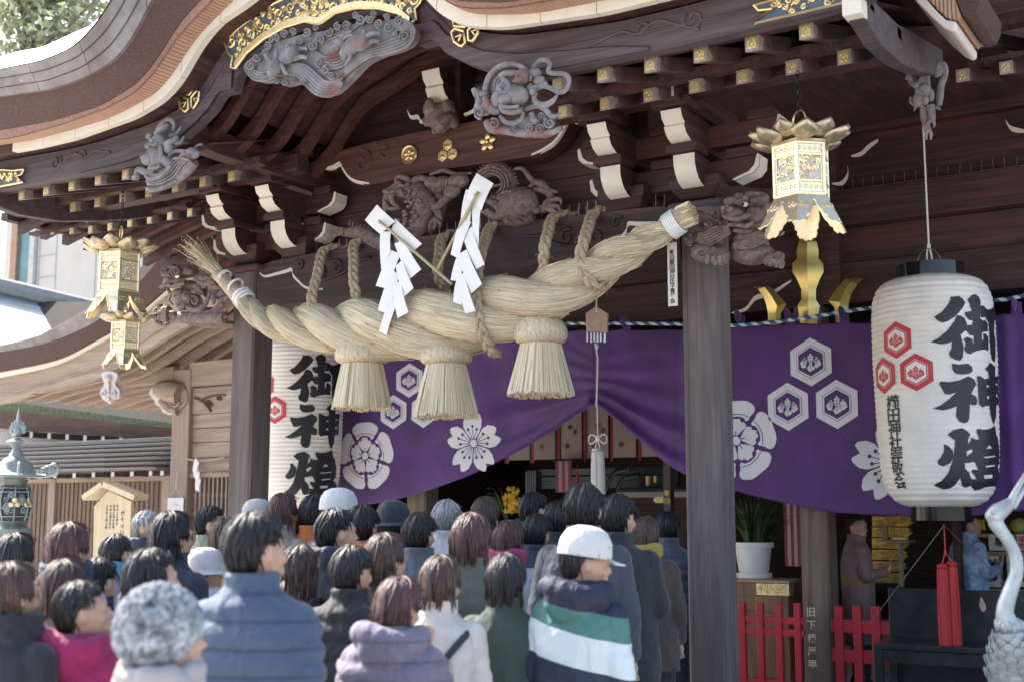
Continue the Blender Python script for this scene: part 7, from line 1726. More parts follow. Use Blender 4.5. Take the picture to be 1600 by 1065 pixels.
for q_ in (((1368, 819), (1392, 822)), ((1372, 843), (1424, 846))): A, B = PY(*q_[0], 3.8), PY(*q_[1], 3.8); mb = MB(); mb.box(A.x, B.x, 3.75, 3.95, B.z, A.z); mb.build('board', MATS['cabinet_top'], t, smooth=False)
for px, y0, y1 in ((1382, 822, 843), (1407, 846, 916)): A, B = PY(px - 4, y0, 3.82), PY(px + 4, y1, 3.82); mb = MB(); mb.box(A.x, B.x, 3.82, 3.88, B.z, A.z - .002); mb.build('upright', MATS['cabinet_top'], t, smooth=False)
mb = MB(); A = PY(1394, 840, 3.8); mb.box(A.x, A.x + .13, 3.78, 3.9, A.z - .01, A.z + .005, None); mb.build('paper_slip', PAPER, t, smooth=False)
for y_ in (835, 865, 893): A, B = PY(1426, y_, 4.35), PY(1500, y_ + 3, 4.35); mb = MB(); mb.box(A.x, B.x, 4.35, 4.7, B.z, A.z); mb.build('dark_shelf_board', WD, hall, smooth=False)
A, B = PY(1486, 800, 3.9), PY(1503, 930, 3.9); mb = MB(); mb.box(A.x, B.x, 3.9, 4.05, 0, 3.6); mb.build('inner_post', WD, hall, smooth=False)
YF = 4.4; t = thing('offering_shelf', 'two-tier wooden shelf of offerings at the right edge', 'shelf', tuple(PY(1570, 920, YF).xy) + (0,)); xa = PY(1512, 900, YF).x; xb = xa + 1.5
for y_ in (833, 861, 919): z = PY(1560, y_, YF).z; mb = MB(); mb.box(xa, xb, YF, YF + .45, z - .035, z); mb.build('board', MATS['cabinet_top'], t, smooth=False)
for x in (xa, xb - .06): mb = MB(); mb.box(x, x + .06, YF + .39, YF + .45, 0, PY(1560, 833, YF).z - .036); mb.build('upright', MATS['cabinet_top'], t, smooth=False)
BOX = plain('white_box', (0.60, 0.54, 0.50), .7, 0, .04, 4)
def obox(px0, px1, py0, py1, black, red, label):
    a, b = PY(px0, py0, YF - .03), PY(px1, py1, YF - .03); t = thing('offering_box', label, 'box', ((a.x + b.x) / 2, YF, b.z), 'lettered offering boxes on the shelf')
    mb = MB(); mb.box(a.x, b.x, YF - .03, YF + .2, b.z + .002, a.z); mb.build('carton', BOX, t, smooth=False, bevel=.004)
    f = lambda u, v: (u, YF - .034, v); n = len(black); h = (a.z - b.z)
    mb = MB(); write_down(mb, black, f, a.z - h * .08, min(.11, h * .8 / n * .95), min(.115, h * .84 / n), .02, lerp(a.x, b.x, .68 if red else .5)); mb.build('black_writing', INK, t, smooth=False)
    if red: mb = MB(); write_down(mb, red, f, a.z - h * .06, h * .9 / len(red) * .9, h * .9 / len(red), .02, lerp(a.x, b.x, .25)); mb.build('red_writing', REDINK, t, smooth=False)
obox(1525, 1564, 867, 917, '献魚', '福岡魚市場', 'white box lettered in black and red, lower shelf left, behind the crane')
obox(1572, 1615, 867, 917, '献魚', '福岡魚市場', 'white box lettered in black and red, lower shelf right, at the picture edge')
obox(1544, 1581, 834, 860, '奉', '', 'white box with one large black character on the upper shelf')
obox(1588, 1620, 834, 860, '奉', '福岡', 'white box with red writing on the upper shelf at the picture edge')
t = thing('banana_bunch', 'bunch of yellow bananas on top of the offering shelf', 'bananas', tuple(PY(1528, 832, YF + .1))); c0 = PY(1528, 831, YF + .1)
for i in range(5): mb = MB(); x = c0.x - .07 + .035 * i; mb.tube(crom([(x, c0.y - .03, c0.z + .13), (x - .01, c0.y - .06, c0.z + .08), (x + .01, c0.y - .05, c0.z + .02)], 4), [.006, .012, .018, .02, .02, .019, .016, .012, .006], 7); mb.build('banana', MATS['yellow_petal'], t)
t = thing('melon', 'pale green round fruit on the shelf at the right edge', 'fruit', tuple(PY(1592, 822, YF + .1))); mb = MB(); mb.ell(PY(1592, 821, YF + .1), (.085, .085, .08), 20, 14); mb.build('fruit_skin', plain('melon_skin', (0.36, 0.38, 0.10), .5, 0, .2, 12), t)
mb = MB(); mb.ell(PY(1573, 827, YF + .05), (.05, .05, .045), 16, 10); tag(mb.build('red_apple', plain('apple_skin', (0.35, 0.03, 0.02), .35, 0, .2, 9)), 'small red fruit on the shelf beside the bananas', 'fruit')
# ---- bronze crane
CRB = plain('pale_bronze', (0.36, 0.40, 0.395), .45, .3, .42, 7, .4)
DC = 5.9; t = thing('bronze_crane', 'pale verdigris bronze crane statue with raised beak at the right edge', 'statue', tuple(PD(1592, 1000, DC).xy) + (0,)); kc = DC / FL
cp = lambda x_, y_, d=0: PD(x_, y_, DC + d)
nk = [(1588, 1000), (1577, 980), (1570, 955), (1578, 925), (1588, 895), (1587, 870), (1579, 850), (1567, 832), (1557, 818), (1553, 805)]
mb = MB(); mb.tube(crom([cp(*p) for p in nk], 6), [float(np.interp(i / 54, np.linspace(0, 1, 10), [23, 18, 13, 11.5, 10, 9.6, 9.4, 9.6, 11.5, 10.5])) * kc for i in range(55)], 18)
hd = crom([cp(*p) for p in ((1548, 815), (1552, 808), (1559, 800), (1570, 792), (1581, 782))], 5); mb.tube(hd, [float(np.interp(i / 20, [0, .2, .5, .8, 1], [6, 13, 14, 11, 7])) * kc for i in range(21)], 18)
bd = crom([cp(1578, 985, -.02), cp(1584, 1015), cp(1600, 1060, .05), cp(1640, 1110, .15), cp(1700, 1150, .3)], 6); mb.tube(bd, [float(np.interp(i / 24, [0, .15, .4, .7, 1], [17, 28, 48, 50, 20])) * kc for i in range(25)], 28)
mb.build('body', CRB, t, angle=180)
mb = MB(); up_ = crom([cp(1577, 786), cp(1592, 758), cp(1614, 722), cp(1632, 694)], 5); mb.tube(up_, [lerp(6.5, 1.2, i / 15) * kc for i in range(16)], 10); lo_ = crom([cp(1582, 792), cp(1599, 765), cp(1618, 730), cp(1634, 697)], 5); mb.tube(lo_, [lerp(5.5, 1.0, i / 15) * kc for i in range(16)], 10); mb.build('beak', CRB, t)
mb = MB(); e = cp(1553, 799, -.037); mb.ell(e, (.011, .011, .009)); mb.tube([e + _Rt * (.016 * math.cos(q_)) + Vector((0, 0, .013 * math.sin(q_))) for q_ in np.linspace(0, 2 * PI, 16)], .003, 5); mb.build('eye', CRB, t)
mb = MB(); rng = random.Random(21)
for i in range(2, 25):
    p = bd[i]; tt = (bd[min(i + 1, 24)] - bd[i - 1]).normalized(); r = float(np.interp(i / 24, [0, .15, .4, .7, 1], [17, 28, 48, 50, 20])) * kc; u = tt.orthogonal().normalized(); w = tt.cross(u); m_ = max(8, int(r / .018))
    for j in range(m_):
        a = 2 * PI * (j + .5 * (i % 2)) / m_; n_ = u * math.cos(a) + w * math.sin(a); M = Matrix((tt.cross(n_), tt, n_)).transposed()
        mb.ell(p + n_ * (r * 1.0) + tt * .01, (.031, .046, .006), 10, 5, M @ Matrix.Rotation(R(-9), 3, 'X'))
mb.build('feathers', CRB, t)
mb = MB()
for j in range(16): a = 2 * PI * j / 16; c0 = cp(1577, 975); mb.ell(c0 + _Rt * (.05 * math.cos(a)) + _F * (.05 * math.sin(a)) + Vector((0, 0, -.01 + .01 * (j % 2))), (.018, .018, .028), 8, 6)
mb.build('neck_ruff', CRB, t)
for s in (-1, 1): b0 = cp(1640, 1130, .2) + _F * (.06 * s); mb = MB(); mb.tube([b0, Vector((b0.x + .03, b0.y, .62)), Vector((b0.x, b0.y, .32))], .022, 8); mb.build('leg', CRB, t)
b0 = cp(1640, 1130, .2); mb = MB(); mb.box(b0.x - .4, b0.x + .4, b0.y - .4, b0.y + .4, 0, .30); tag(mb.build('stone_plinth', MATS['granite'], smooth=False, bevel=.02), 'rough granite plinth under the bronze crane', 'plinth')
# ================================================================== the crowd, seen mostly from behind
SKIN = plain('skin', (0.50, 0.31, 0.22), .55, 0, .06, 12)
def cap_(mb, a, b, ra, rb, n=12):
    a, b = Vector(a), Vector(b); mb.tube([a.lerp(b, t) for t in (0, .33, .66, 1)], [lerp(ra, rb, t) for t in (0, .33, .66, 1)], n); mb.ell(a, ra, n, 8); mb.ell(b, rb, n, 8)
def bake(mb, name, vox, sm=2):
    o = mb.build(name, SKIN, None, remesh=vox, rsm=sm); dg = bpy.context.evaluated_depsgraph_get(); dg.update()
    me = bpy.data.meshes.new_from_object(o.evaluated_get(dg)); bpy.data.objects.remove(o); me.polygons.foreach_set('use_smooth', [True] * len(me.polygons)); me.name = name; return me
HC = Vector((0, 0.015, 1.585)); NP = Vector((0, 0, 1.47))
def headM(turn, pitch):
    return Matrix.Translation(NP) @ Matrix.Rotation(R(turn), 4, 'Z') @ Matrix.Rotation(R(pitch), 4, 'X') @ Matrix.Translation(-NP)
ARMS = {'down': [((s * .16, -.005, 1.345), (s * .215, -.03, 1.09), (s * .205, .10, .87)) for s in (-1, 1)],
        'pray': [((s * .16, -.005, 1.345), (s * .215, .06, 1.11), (s * .045, .27, 1.34)) for s in (-1, 1)],
        'hold': [((-.16, -.005, 1.345), (-.215, -.03, 1.09), (-.205, .10, .87)), ((.16, -.005, 1.345), (.215, .02, 1.11), (.12, .26, 1.15))]}
def hand(mb, w, d, side):
    d = Vector(d).normalized(); u = Vector((side, 0, 0)) - d * d.x * side; u.normalize(); n_ = d.cross(u); w = Vector(w)
    mb.ell(w + d * .045, (.022, .034, .045), 10, 8, Matrix((n_, u, d)).transposed())
    for i, L in enumerate((.068, .076, .072, .056)):
        b = w + d * .085 + u * (.026 - .0175 * i); mb.tube([b, b + d * L * .5 + n_ * .006, b + d * L * .8 + n_ * .022], [.0085, .008, .0065], 7); mb.ell(b + d * L * .8 + n_ * .022, .0068, 7, 5)
    b = w + d * .03 + u * .03; mb.tube([b, b + u * .022 + d * .025 + n_ * .012, b + u * .026 + d * .052 + n_ * .022], [.011, .0095, .0075], 7)
STORE_b = {}
def body_mesh(turn, pitch, arms):
    k = (turn, pitch, arms)
    if k in STORE_b: return STORE_b[k]
    mb = MB(); M = headM(turn, pitch)
    for s in (-1, 1):
        cap_(mb, (s * .095, 0, .90), (s * .10, .02, .48), .082, .052); cap_(mb, (s * .10, .02, .48), (s * .10, -.01, .09), .052, .036); mb.ell((s * .10, .05, .045), (.042, .12, .04))
    rows = [[(rx * math.cos(a), ry * math.sin(a) + oy, z) for a in np.linspace(0, 2 * PI, 17)[:-1]] for z, rx, ry, oy in ((.82, .12, .10, 0), (.92, .165, .12, 0), (1.06, .145, .105, 0), (1.22, .16, .115, .0), (1.34, .165, .105, -.005), (1.41, .12, .08, -.005), (1.45, .06, .06, 0))]
    mb.loft(rows, True, True)
    n0 = len(mb.v); cap_(mb, (0, -.005, 1.42), (0, .0, 1.53), .055, .052)
    mb.ell(HC, (.074, .093, .108), 20, 14); mb.ell(HC + Vector((0, .03, -.055)), (.056, .064, .058), 16, 10); mb.ell(HC + Vector((0, .088, -.105 + .03)), (.03, .022, .025), 10, 8)
    mb.tube([HC + Vector((0, .092, .005)), HC + Vector((0, .113, -.032)), HC + Vector((0, .095, -.04))], [.010, .016, .012], 8)
    for s in (-1, 1):
        mb.ell(HC + Vector((s * .076, -.005, -.012)), (.009, .022, .032), 8, 8); mb.ell(HC + Vector((s * .032, .085, .008)), (.014, .010, .010), 8, 6); mb.ell(HC + Vector((s * .04, .07, -.035)), (.024, .022, .022), 8, 6); mb.tube([HC + Vector((s * .015, .095, .028)), HC + Vector((s * .05, .082, .026))], .006, 6)
    mb.tube([HC + Vector((-.024, .094, -.062)), HC + Vector((0, .101, -.060)), HC + Vector((.024, .094, -.062))], [.005, .009, .005], 8); mb.tube([HC + Vector((-.02, .093, -.072)), HC + Vector((0, .099, -.073)), HC + Vector((.02, .093, -.072))], [.005, .009, .005], 8)
    for i in range(n0, len(mb.v)): mb.v[i] = M @ mb.v[i]
    for (a, b, c_), s in zip(ARMS[arms], (-1, 1)):
        cap_(mb, a, b, .047, .038); cap_(mb, b, c_, .038, .026); d = Vector(c_) - Vector(b); hand(mb, c_, d if arms == 'down' or (arms == 'hold' and s < 0) else (0, .35, .9), -s)
    STORE_b[k] = bake(mb, 'body', .0085, 2); return STORE_b[k]
STORE_c = {}
def coat_mesh(style, arms):
    k = (style, arms)
    if k in STORE_c: return STORE_c[k]
    mb = MB(); puff = style in ('puffer', 'hood_puffer'); sw = 1.06 if puff else 1.0
    hem = {'long': .45, 'coat': .70}.get(style, .80)
    P = [(hem, .225, .165), (.92, .215, .155), (1.06, .205, .145), (1.20, .200, .145), (1.30, .205, .135), (1.36, .190, .120), (1.40, .145, .105), (1.435, .098, .088), (1.465, .076, .080), (1.505, .080, .088)]
    rows = []
    for z in np.arange(hem, 1.506, .011):
        rx, ry = float(np.interp(z, [p[0] for p in P], [p[1] for p in P])) * sw, float(np.interp(z, [p[0] for p in P], [p[2] for p in P])) * sw
        q = (.022 * abs(math.sin(z * PI / .085)) ** .7 if puff and z < 1.45 else 0)
        rows.append([((rx + q) * math.copysign(abs(math.cos(a)) ** .85, math.cos(a)) + .010 * noise.noise(Vector((a * 2.2, z * 8, 1))) + .005 * noise.noise(Vector((a * 5, z * 22, 4))), (ry + q) * math.copysign(abs(math.sin(a)) ** .85, math.sin(a)) - .008 + .014 * noise.noise(Vector((a * 1.8, z * 7 + a, hem))) + .006 * noise.noise(Vector((a * 5, z * 20, 7))), z) for a in np.linspace(0, 2 * PI, 41)[:-1]])
    mb.loft(rows, True, True)
    for a, b, c_ in ARMS[arms]:
        a, b, c_ = Vector(a), Vector(b), Vector(c_); c_ = b.lerp(c_, .94); pts = crom([a + Vector((0, 0, .0)), a.lerp(b, .5), b, b.lerp(c_, .5), c_], 8); m = len(pts)
        rad = [float(np.interp(i / (m - 1), [0, .25, .5, .75, 1], [.074, .068, .060, .054, .048])) * sw + (.016 * abs(math.sin(i * PI / 4)) ** .7 if puff else .008 * noise.noise(Vector((i * .6, a.x * 9, 2)))) for i in range(m)]
        mb.tube(pts, rad, 18); mb.ell(a, .074 * sw, 14, 10)
    if style in ('hood', 'hood_puffer'):
        for i in range(9): a = PI * (1.0 + i / 8); mb.ell((.125 * math.cos(a), -.02 + .115 * math.sin(a), 1.455 + .02 * math.sin(a * 2)), (.058, .055, .055), 10, 8)
        mb.ell((0, -.13, 1.41), (.11, .055, .085), 14, 10)
    elif style in ('fur', 'scarf'):
        rng = random.Random(1)
        for i in range(60): a = rng.uniform(0, 6.28); mb.ell((.105 * math.cos(a), .105 * math.sin(a), 1.46 + rng.uniform(-.03, .05)), (.035, .035, .028), 8, 6)
    else: mb.loft([[(.088 * math.cos(a), .092 * math.sin(a), z) for a in np.linspace(0, 2 * PI, 25)[:-1]] for z in (1.45, 1.52)], True, False)
    STORE_c[k] = bake(mb, 'coat', .0095 if puff else .011, 1); return STORE_c[k]
STORE_h = {}
def hair_mesh(style, turn, pitch):
    k = (style, turn, pitch)
    if k in STORE_h: return STORE_h[k]
    rng = random.Random(len(style) * 7 + 3); mb = MB(); M = headM(turn, pitch); n = {'short': 900, 'bob': 950, 'long': 950, 'bun': 800, 'bald': 160}[style]
    c0 = HC + Vector((0, -.012, .012)); RX = Vector((.083, .098, .108))
    mb.ell(c0 + Vector((0, -.012, .012)), (.078, .088, .099), 18, 12)
    if style in ('bob', 'long'): mb.ell(c0 + Vector((0, -.03, -.06)), (.078, .068, .09), 16, 10)
    else: mb.ell(c0 + Vector((0, -.035, -.035)), (.066, .058, .07), 14, 10)
    L0 = {'short': 1.75, 'bob': 2.3, 'long': 2.4, 'bun': 1.75, 'bald': 1.7}[style]
    clumps = [(rng.uniform(0, 2 * PI), rng.uniform(.84, 1.06), rng.uniform(.965, 1.065), rng.uniform(-.4, .4), rng.uniform(0, .35)) for _ in range(54)]
    for q_ in range(n + 60):
        cl = rng.choice(clumps); wisp = q_ >= n
        a = cl[0] + rng.gauss(0, .10 if not wisp else .5); front = math.sin(a); e = L0 * cl[1] * rng.uniform(.93, 1.05)
        if front > .25: e = min(e, 1.25 - .35 * front * rng.uniform(.8, 1.2))
        elif front > -.3: e = min(e, (1.78 if style in ('bob', 'long') else 1.5) * rng.uniform(.86, 1.06))
        elif style == 'short': e = rng.uniform(1.7, 2.25)
        st = rng.uniform(.0, .5) if rng.random() < .6 else rng.uniform(.3, 1.1)
        pts = []; lift = cl[2] * rng.uniform(.985, 1.02) * (1.05 if wisp else 1); jit = Vector((rng.gauss(0, .006), rng.gauss(0, .006), rng.gauss(0, .005))); sw_ = cl[3] + rng.gauss(0, .05)
        for j in range(7):
            t = st + (e - st) * j / 6 if e > st else st; q = a + sw_ * j / 6; th = min(t, 1.72)
            p = c0 + Vector((RX.x * math.sin(th) * math.cos(q), RX.y * math.sin(th) * math.sin(q), RX.z * math.cos(th))) * lift
            if t > 1.72: p += Vector((0, -.006 * (t - 1.72), -(t - 1.72) * .17)) if style != 'short' else Vector((-p.x * .45 * (t - 1.72), .055 * (t - 1.72), -(t - 1.72) * .15))
            p += jit * (j / 6) * (3 if wisp else 1); p.x += .006 * math.sin(j * 1.1 + cl[0] * 9)
            pts.append(p)
        mb.tube(pts, [.0045, .0058, .006, .0058, .0055, .0045, .0015] if not wisp else [.0012] * 7, 4)
        if style == 'long' and front < .2 and rng.random() < .7:
            p = pts[-1]; mb.tube([p, p + Vector((rng.gauss(0, .008), -.012, -.07)), p + Vector((rng.gauss(0, .012), -.02, -rng.uniform(.12, .2)))], [.0055, .005, .0015], 4)
    if style == 'bun': mb.ell(c0 + Vector((0, -.10, .03)), (.045, .04, .045), 14, 10)
    for i in range(len(mb.v)): mb.v[i] = M @ mb.v[i]
    o = mb.build('hair', SKIN, None, angle=180); me = o.data; bpy.data.objects.remove(o); STORE_h[k] = me; return me
STORE_t = {}
def trousers_mesh():
    if 'm' not in STORE_t:
        mb = MB()
        for s in (-1, 1): cap_(mb, (s * .098, 0, .92), (s * .105, .015, .50), .105, .082); cap_(mb, (s * .105, .015, .50), (s * .105, -.005, .10), .078, .062)
        mb.ell((0, 0, .93), (.19, .135, .13)); STORE_t['m'] = bake(mb, 'trousers', .014, 2)
    return STORE_t['m']
def shoe_mesh():
    if 's' not in STORE_t:
        mb = MB(); mb.ell((0, .05, .045), (.05, .135, .05)); mb.box(-.045, .045, -.07, .17, .0, .03); mb.ell((0, -.03, .08), (.048, .06, .06)); STORE_t['s'] = bake(mb, 'shoe', .012, 2)
    return STORE_t['s']
def hairmat(name, c):
    m, nt, bs = nodes_of(name); g = N(nt, 'ShaderNodeNewGeometry'); nt.links.new(ramp(nt, [(0, tuple(.6 * q for q in c)), (.6, c), (1, tuple(min(1, 1.7 * q) for q in c))], g.outputs['Random Per Island']), bs.inputs['Base Color']); bs.inputs['Roughness'].default_value = .55; MATS[name] = m; return m
HB, HK, HR, HG, HBR = hairmat('black_hair', (0.014, 0.014, 0.018)), hairmat('soft_black_hair', (0.026, 0.023, 0.026)), hairmat('reddish_brown_hair', (0.085, 0.042, 0.042)), hairmat('grey_hair', (0.36, 0.35, 0.35)), hairmat('brown_hair', (0.075, 0.045, 0.036))
def cloth(name, c, v=.12): return MATS.get(name) or reg(name, c, v)
def reg(name, c, v):
    c = tuple(q * .82 for q in c)
    m, nt, bs = nodes_of(name); n1 = tex_noise(nt, coords(nt, (7, 7, 7)), 1, 4, .6); n2 = tex_noise(nt, coords(nt, (160, 160, 160)), 1, 2, .5)
    nt.links.new(ramp(nt, [(.3, tuple(q * (1 - v) for q in c)), (.7, tuple(min(1, q * (1 + v)) for q in c))], n1), bs.inputs['Base Color']); bs.inputs['Roughness'].default_value = .8; bs.inputs['Sheen Weight'].default_value = .15; 
    mx = N(nt, 'ShaderNodeMath', operation='MULTIPLY_ADD'); nt.links.new(n2, mx.inputs[0]); mx.inputs[1].default_value = .06; nt.links.new(tex_noise(nt, coords(nt, (9, 9, 5)), 1, 3, .55, .8), mx.inputs[2]); bump(nt, bs, mx.outputs[0], .8, .035); MATS[name] = m; return m
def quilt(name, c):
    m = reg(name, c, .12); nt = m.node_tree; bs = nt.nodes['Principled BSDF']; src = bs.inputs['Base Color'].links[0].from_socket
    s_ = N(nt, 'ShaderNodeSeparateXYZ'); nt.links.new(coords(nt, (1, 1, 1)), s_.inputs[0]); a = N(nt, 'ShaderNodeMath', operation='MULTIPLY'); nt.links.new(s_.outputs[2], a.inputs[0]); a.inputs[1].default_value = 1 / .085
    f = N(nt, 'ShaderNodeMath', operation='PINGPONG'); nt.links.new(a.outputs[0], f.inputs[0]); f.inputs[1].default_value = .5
    nt.links.new(mixc(nt, ramp(nt, [(0, (1, 1, 1)), (.05, (.35, .35, .35)), (.14, (0, 0, 0))], f.outputs[0]), src, tuple(.4 * q for q in c)), bs.inputs['Base Color']); return m  # stitch lines, with the shade of the grooves darkened into the colour
def blockmat():
    m, nt, bs = nodes_of('colour_block_jacket'); v = coords(nt, (1, 1, 1)); s_ = N(nt, 'ShaderNodeSeparateXYZ'); nt.links.new(v, s_.inputs[0])
    ab = N(nt, 'ShaderNodeMath', operation='MULTIPLY_ADD'); nt.links.new(s_.outputs[0], ab.inputs[0]); ab.inputs[1].default_value = .22; nt.links.new(s_.outputs[2], ab.inputs[2])
    mr = N(nt, 'ShaderNodeMapRange'); mr.inputs[1].default_value = .8; mr.inputs[2].default_value = 1.6; nt.links.new(ab.outputs[0], mr.inputs[0])
    r = N(nt, 'ShaderNodeValToRGB'); r.color_ramp.interpolation = 'CONSTANT'; e = r.color_ramp.elements
    for p, c in ((.44, (.62, .68, .70)), (.615, (.07, .19, .17)), (.745, (.015, .02, .045))): x = e.new(p); x.color = c + (1,)
    e[0].color = (.02, .03, .06, 1); e[-1].color = (.015, .02, .045, 1)
    nt.links.new(mr.outputs[0], r.inputs[0]); nt.links.new(r.outputs[0], bs.inputs['Base Color']); bs.inputs['Roughness'].default_value = .7; bump(nt, bs, tex_noise(nt, coords(nt, (9, 9, 5)), 1, 3, .55, .8), .8, .035); MATS['block'] = m; return m
DARKP = cloth('dark_trousers', (0.03, 0.032, 0.045)); SHOE = plain('dark_shoe', (0.02, 0.02, 0.02), .5)
def put(me, name, mat, root):
    o = bpy.data.objects.new(name, me); C.objects.link(o); o.parent = root
    if not me.materials: me.materials.append(SKIN)
    o.material_slots[0].link = 'OBJECT'; o.material_slots[0].material = mat; return o
def person(px, py, D, label, coat, style='coat', hair='short', hmat=None, turn=0, pitch=0, arms='down', hat=None, yaw=None, extra=None, H=None):
    D = D * 1.09 if D > 3.3 and D < 9 else D
    q = PD(px, py, D); h = H or q.z / .932; k = h / 1.7
    rz = yaw if yaw is not None else math.degrees(math.atan2(-(0.0 - q.x), 5.5 - q.y)) * .9
    t = thing('person', label, 'person', (q.x, q.y, 0), 'worshippers queueing before the hall', R(rz)); t.scale = (k, k, k)
    put(body_mesh(turn, pitch, arms), 'body', SKIN, t); put(coat_mesh(style, arms), 'coat', coat, t); put(trousers_mesh(), 'trousers', DARKP, t)
    for s in (-1, 1): o = put(shoe_mesh(), 'shoe', SHOE, t); o.location = (s * .105, 0, 0)
    M = headM(turn, pitch)
    if hair: put(hair_mesh(hair, turn, pitch), 'hair', hmat or HB, t)
    def add(mb, name, mat, tr=True, **kw):
        if tr:
            for i in range(len(mb.v)): mb.v[i] = M @ mb.v[i]
        o = mb.build(name, mat, None, **kw); o.parent = t; return o
    c0 = HC + Vector((0, -.01, .03))
    if hat and hat[0] == 'knit':
        mb = MB(); mb.ell(c0 + Vector((0, -.005, .0)), (.105, .122, .125), 40, 30); rng = random.Random(2)
        mb.v = [v for v in mb.v]; 
        for _ in range(900):
            a, th = rng.uniform(0, 6.28), math.acos(rng.uniform(-.55, 1)); p = c0 + Vector((.106 * math.sin(th) * math.cos(a), .123 * math.sin(th) * math.sin(a) - .005, .126 * math.cos(th)))
            if p.y > c0.y + .075 and p.z < c0.z - .02: continue
            mb.ell(p, rng.uniform(.009, .016), 6, 5)
        add(mb, 'knit_hat', hat[1], angle=180)
    elif hat:
        mb = MB(); mb.lathe([(.0001, .130), (.04, .126), (.078, .106), (.100, .062), (.1055, .01), (.105, -.008), (.099, -.008)], c0, 30)
        for i in range(len(mb.v)): v = mb.v[i]; mb.v[i] = Vector((v.x, c0.y + (v.y - c0.y) * 1.17, v.z))
        if hat[0] == 'cap':
            mb.loft([[c0 + Vector((.085 * s, .085 - .0 * abs(s), .0)) for s in np.linspace(-1, 1, 9)], [c0 + Vector((.08 * s, .19 - .07 * s * s, -.02)) for s in np.linspace(-1, 1, 9)], [c0 + Vector((.08 * s, .19 - .07 * s * s, -.026)) for s in np.linspace(-1, 1, 9)]])
        else: mb.lathe([(.10, .0), (.15, -.03), (.15, -.034), (.10, -.008)], c0, 30)
        add(mb, 'hat', hat[1], angle=50)
    if extra == 'bag':
        mb = MB(); mb.tube(crom([(.19, -.02, 1.40), (.12, -.135, 1.30), (-.05, -.17, 1.08), (-.2, -.1, .86)], 6), .016, 8, .4); add(mb, 'bag_strap', cloth('dark_strap', (.03, .04, .05)), False); mb = MB(); mb.box(-.30, -.14, -.16, .10, .62, .88); add(mb, 'shoulder_bag', cloth('dark_strap', (.03, .04, .05)), False, bevel=.03, smooth=True)
    elif extra == 'backpack':
        mb = MB(); mb.ell((0, -.235, 1.15), (.15, .10, .22), 20, 14); add(mb, 'backpack', cloth('black_pack', (.018, .02, .026)), False); mb = MB()
        for s in (-1, 1): mb.tube(crom([(s * .11, -.2, 1.30), (s * .13, -.08, 1.44), (s * .14, .08, 1.38), (s * .13, .13, 1.2)], 5), .018, 8, .5)
        add(mb, 'pack_strap', cloth('black_pack', (.018, .02, .026)), False)
    elif extra and extra[0] == 'scarf':
        mb = MB()
        for z in (1.455, 1.485, 1.51): mb.tube([(.098 * math.cos(a), .098 * math.sin(a), z + .008 * math.sin(3 * a + z * 40)) for a in np.linspace(0, 2 * PI, 25)], .024, 8)
        add(mb, 'scarf', extra[1], False)
    elif extra and extra[0] == 'sash':
        mb = MB(); mb.lathe([(.212, 1.0), (.214, 1.12), (.20, 1.12)], (0, 0, 0), 30)
        for i in range(len(mb.v)): v = mb.v[i]; mb.v[i] = Vector((v.x, v.y * .74, v.z))
        add(mb, 'sash', extra[1], False)
    return t
CL = cloth
person(252, 998, 3.2, 'short person in a speckled grey knit hat and pale coat at the bottom left', CL('oatmeal_coat', (.46, .43, .42)), 'scarf', None, None, -58, 4, 'down', ('knit', plain('speckled_wool', (.27, .29, .31), .95, 0, .85, 30, .3)))
person(128, 955, 4.0, 'dark-haired person in a magenta jacket in the lower left of the crowd', CL('magenta_jacket', (.36, .015, .10)), 'hood', 'short', HK, -45, 6)
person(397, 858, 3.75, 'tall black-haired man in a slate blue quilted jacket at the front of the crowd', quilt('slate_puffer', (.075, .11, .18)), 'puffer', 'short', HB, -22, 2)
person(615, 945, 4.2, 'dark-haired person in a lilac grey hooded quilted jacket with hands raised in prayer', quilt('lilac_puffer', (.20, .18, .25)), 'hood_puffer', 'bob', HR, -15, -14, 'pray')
person(686, 910, 4.7, 'brown-haired woman in a cream coat with a dark shoulder strap', CL('cream_coat', (.70, .66, .60)), 'coat', 'bob', HBR, -8, -4, 'down', None, None, 'bag')
person(905, 876, 4.75, 'person in a white cap and green, white and navy hooded jacket', blockmat(), 'hood', 'short', HK, -50, -8, 'down', ('cap', CL('white_cap', (.74, .74, .72))), 2)
person(735, 842, 5.4, 'brown-haired person in a dark olive coat left of the capped person', CL('olive_coat', (.12, .135, .115)), 'coat', 'bob', HR, 0, 0)
person(912, 795, 5.9, 'short-haired man in a dark navy jacket behind the white cap', CL('navy_jacket', (.055, .068, .09)), 'coat', 'short', HB, 5, 0)
person(965, 808, 6.4, 'black-haired man in a black jacket right of the navy jacket man, hand raised before him', CL('black_jacket', (.022, .03, .034)), 'coat', 'short', HB, -20, 0, 'hold')
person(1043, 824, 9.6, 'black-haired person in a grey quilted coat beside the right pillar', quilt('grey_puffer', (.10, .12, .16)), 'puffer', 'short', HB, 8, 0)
person(793, 844, 6.9, 'reddish-haired woman with a pink collar in the middle of the crowd', CL('pale_grey_coat', (.52, .51, .56)), 'coat', 'bob', HR, 0, 0, 'down', None, None, ('scarf', CL('pink_scarf', (.52, .04, .16))))
person(838, 832, 7.4, 'black-haired person between the pink collar woman and the navy jacket man', CL('ink_coat', (.035, .045, .07)), 'coat', 'short', HB, 0, 0)
person(833, 780, 8.4, 'black-haired person in black in front of the yellow orchid', CL('black_jacket', (.022, .03, .034)), 'fur', 'short', HB, -30, 0, H=1.80)
person(697, 810, 7.9, 'grey-haired person in a white coat in the middle of the crowd', CL('white_coat', (.68, .67, .66)), 'coat', 'short', HG, 0, 0)
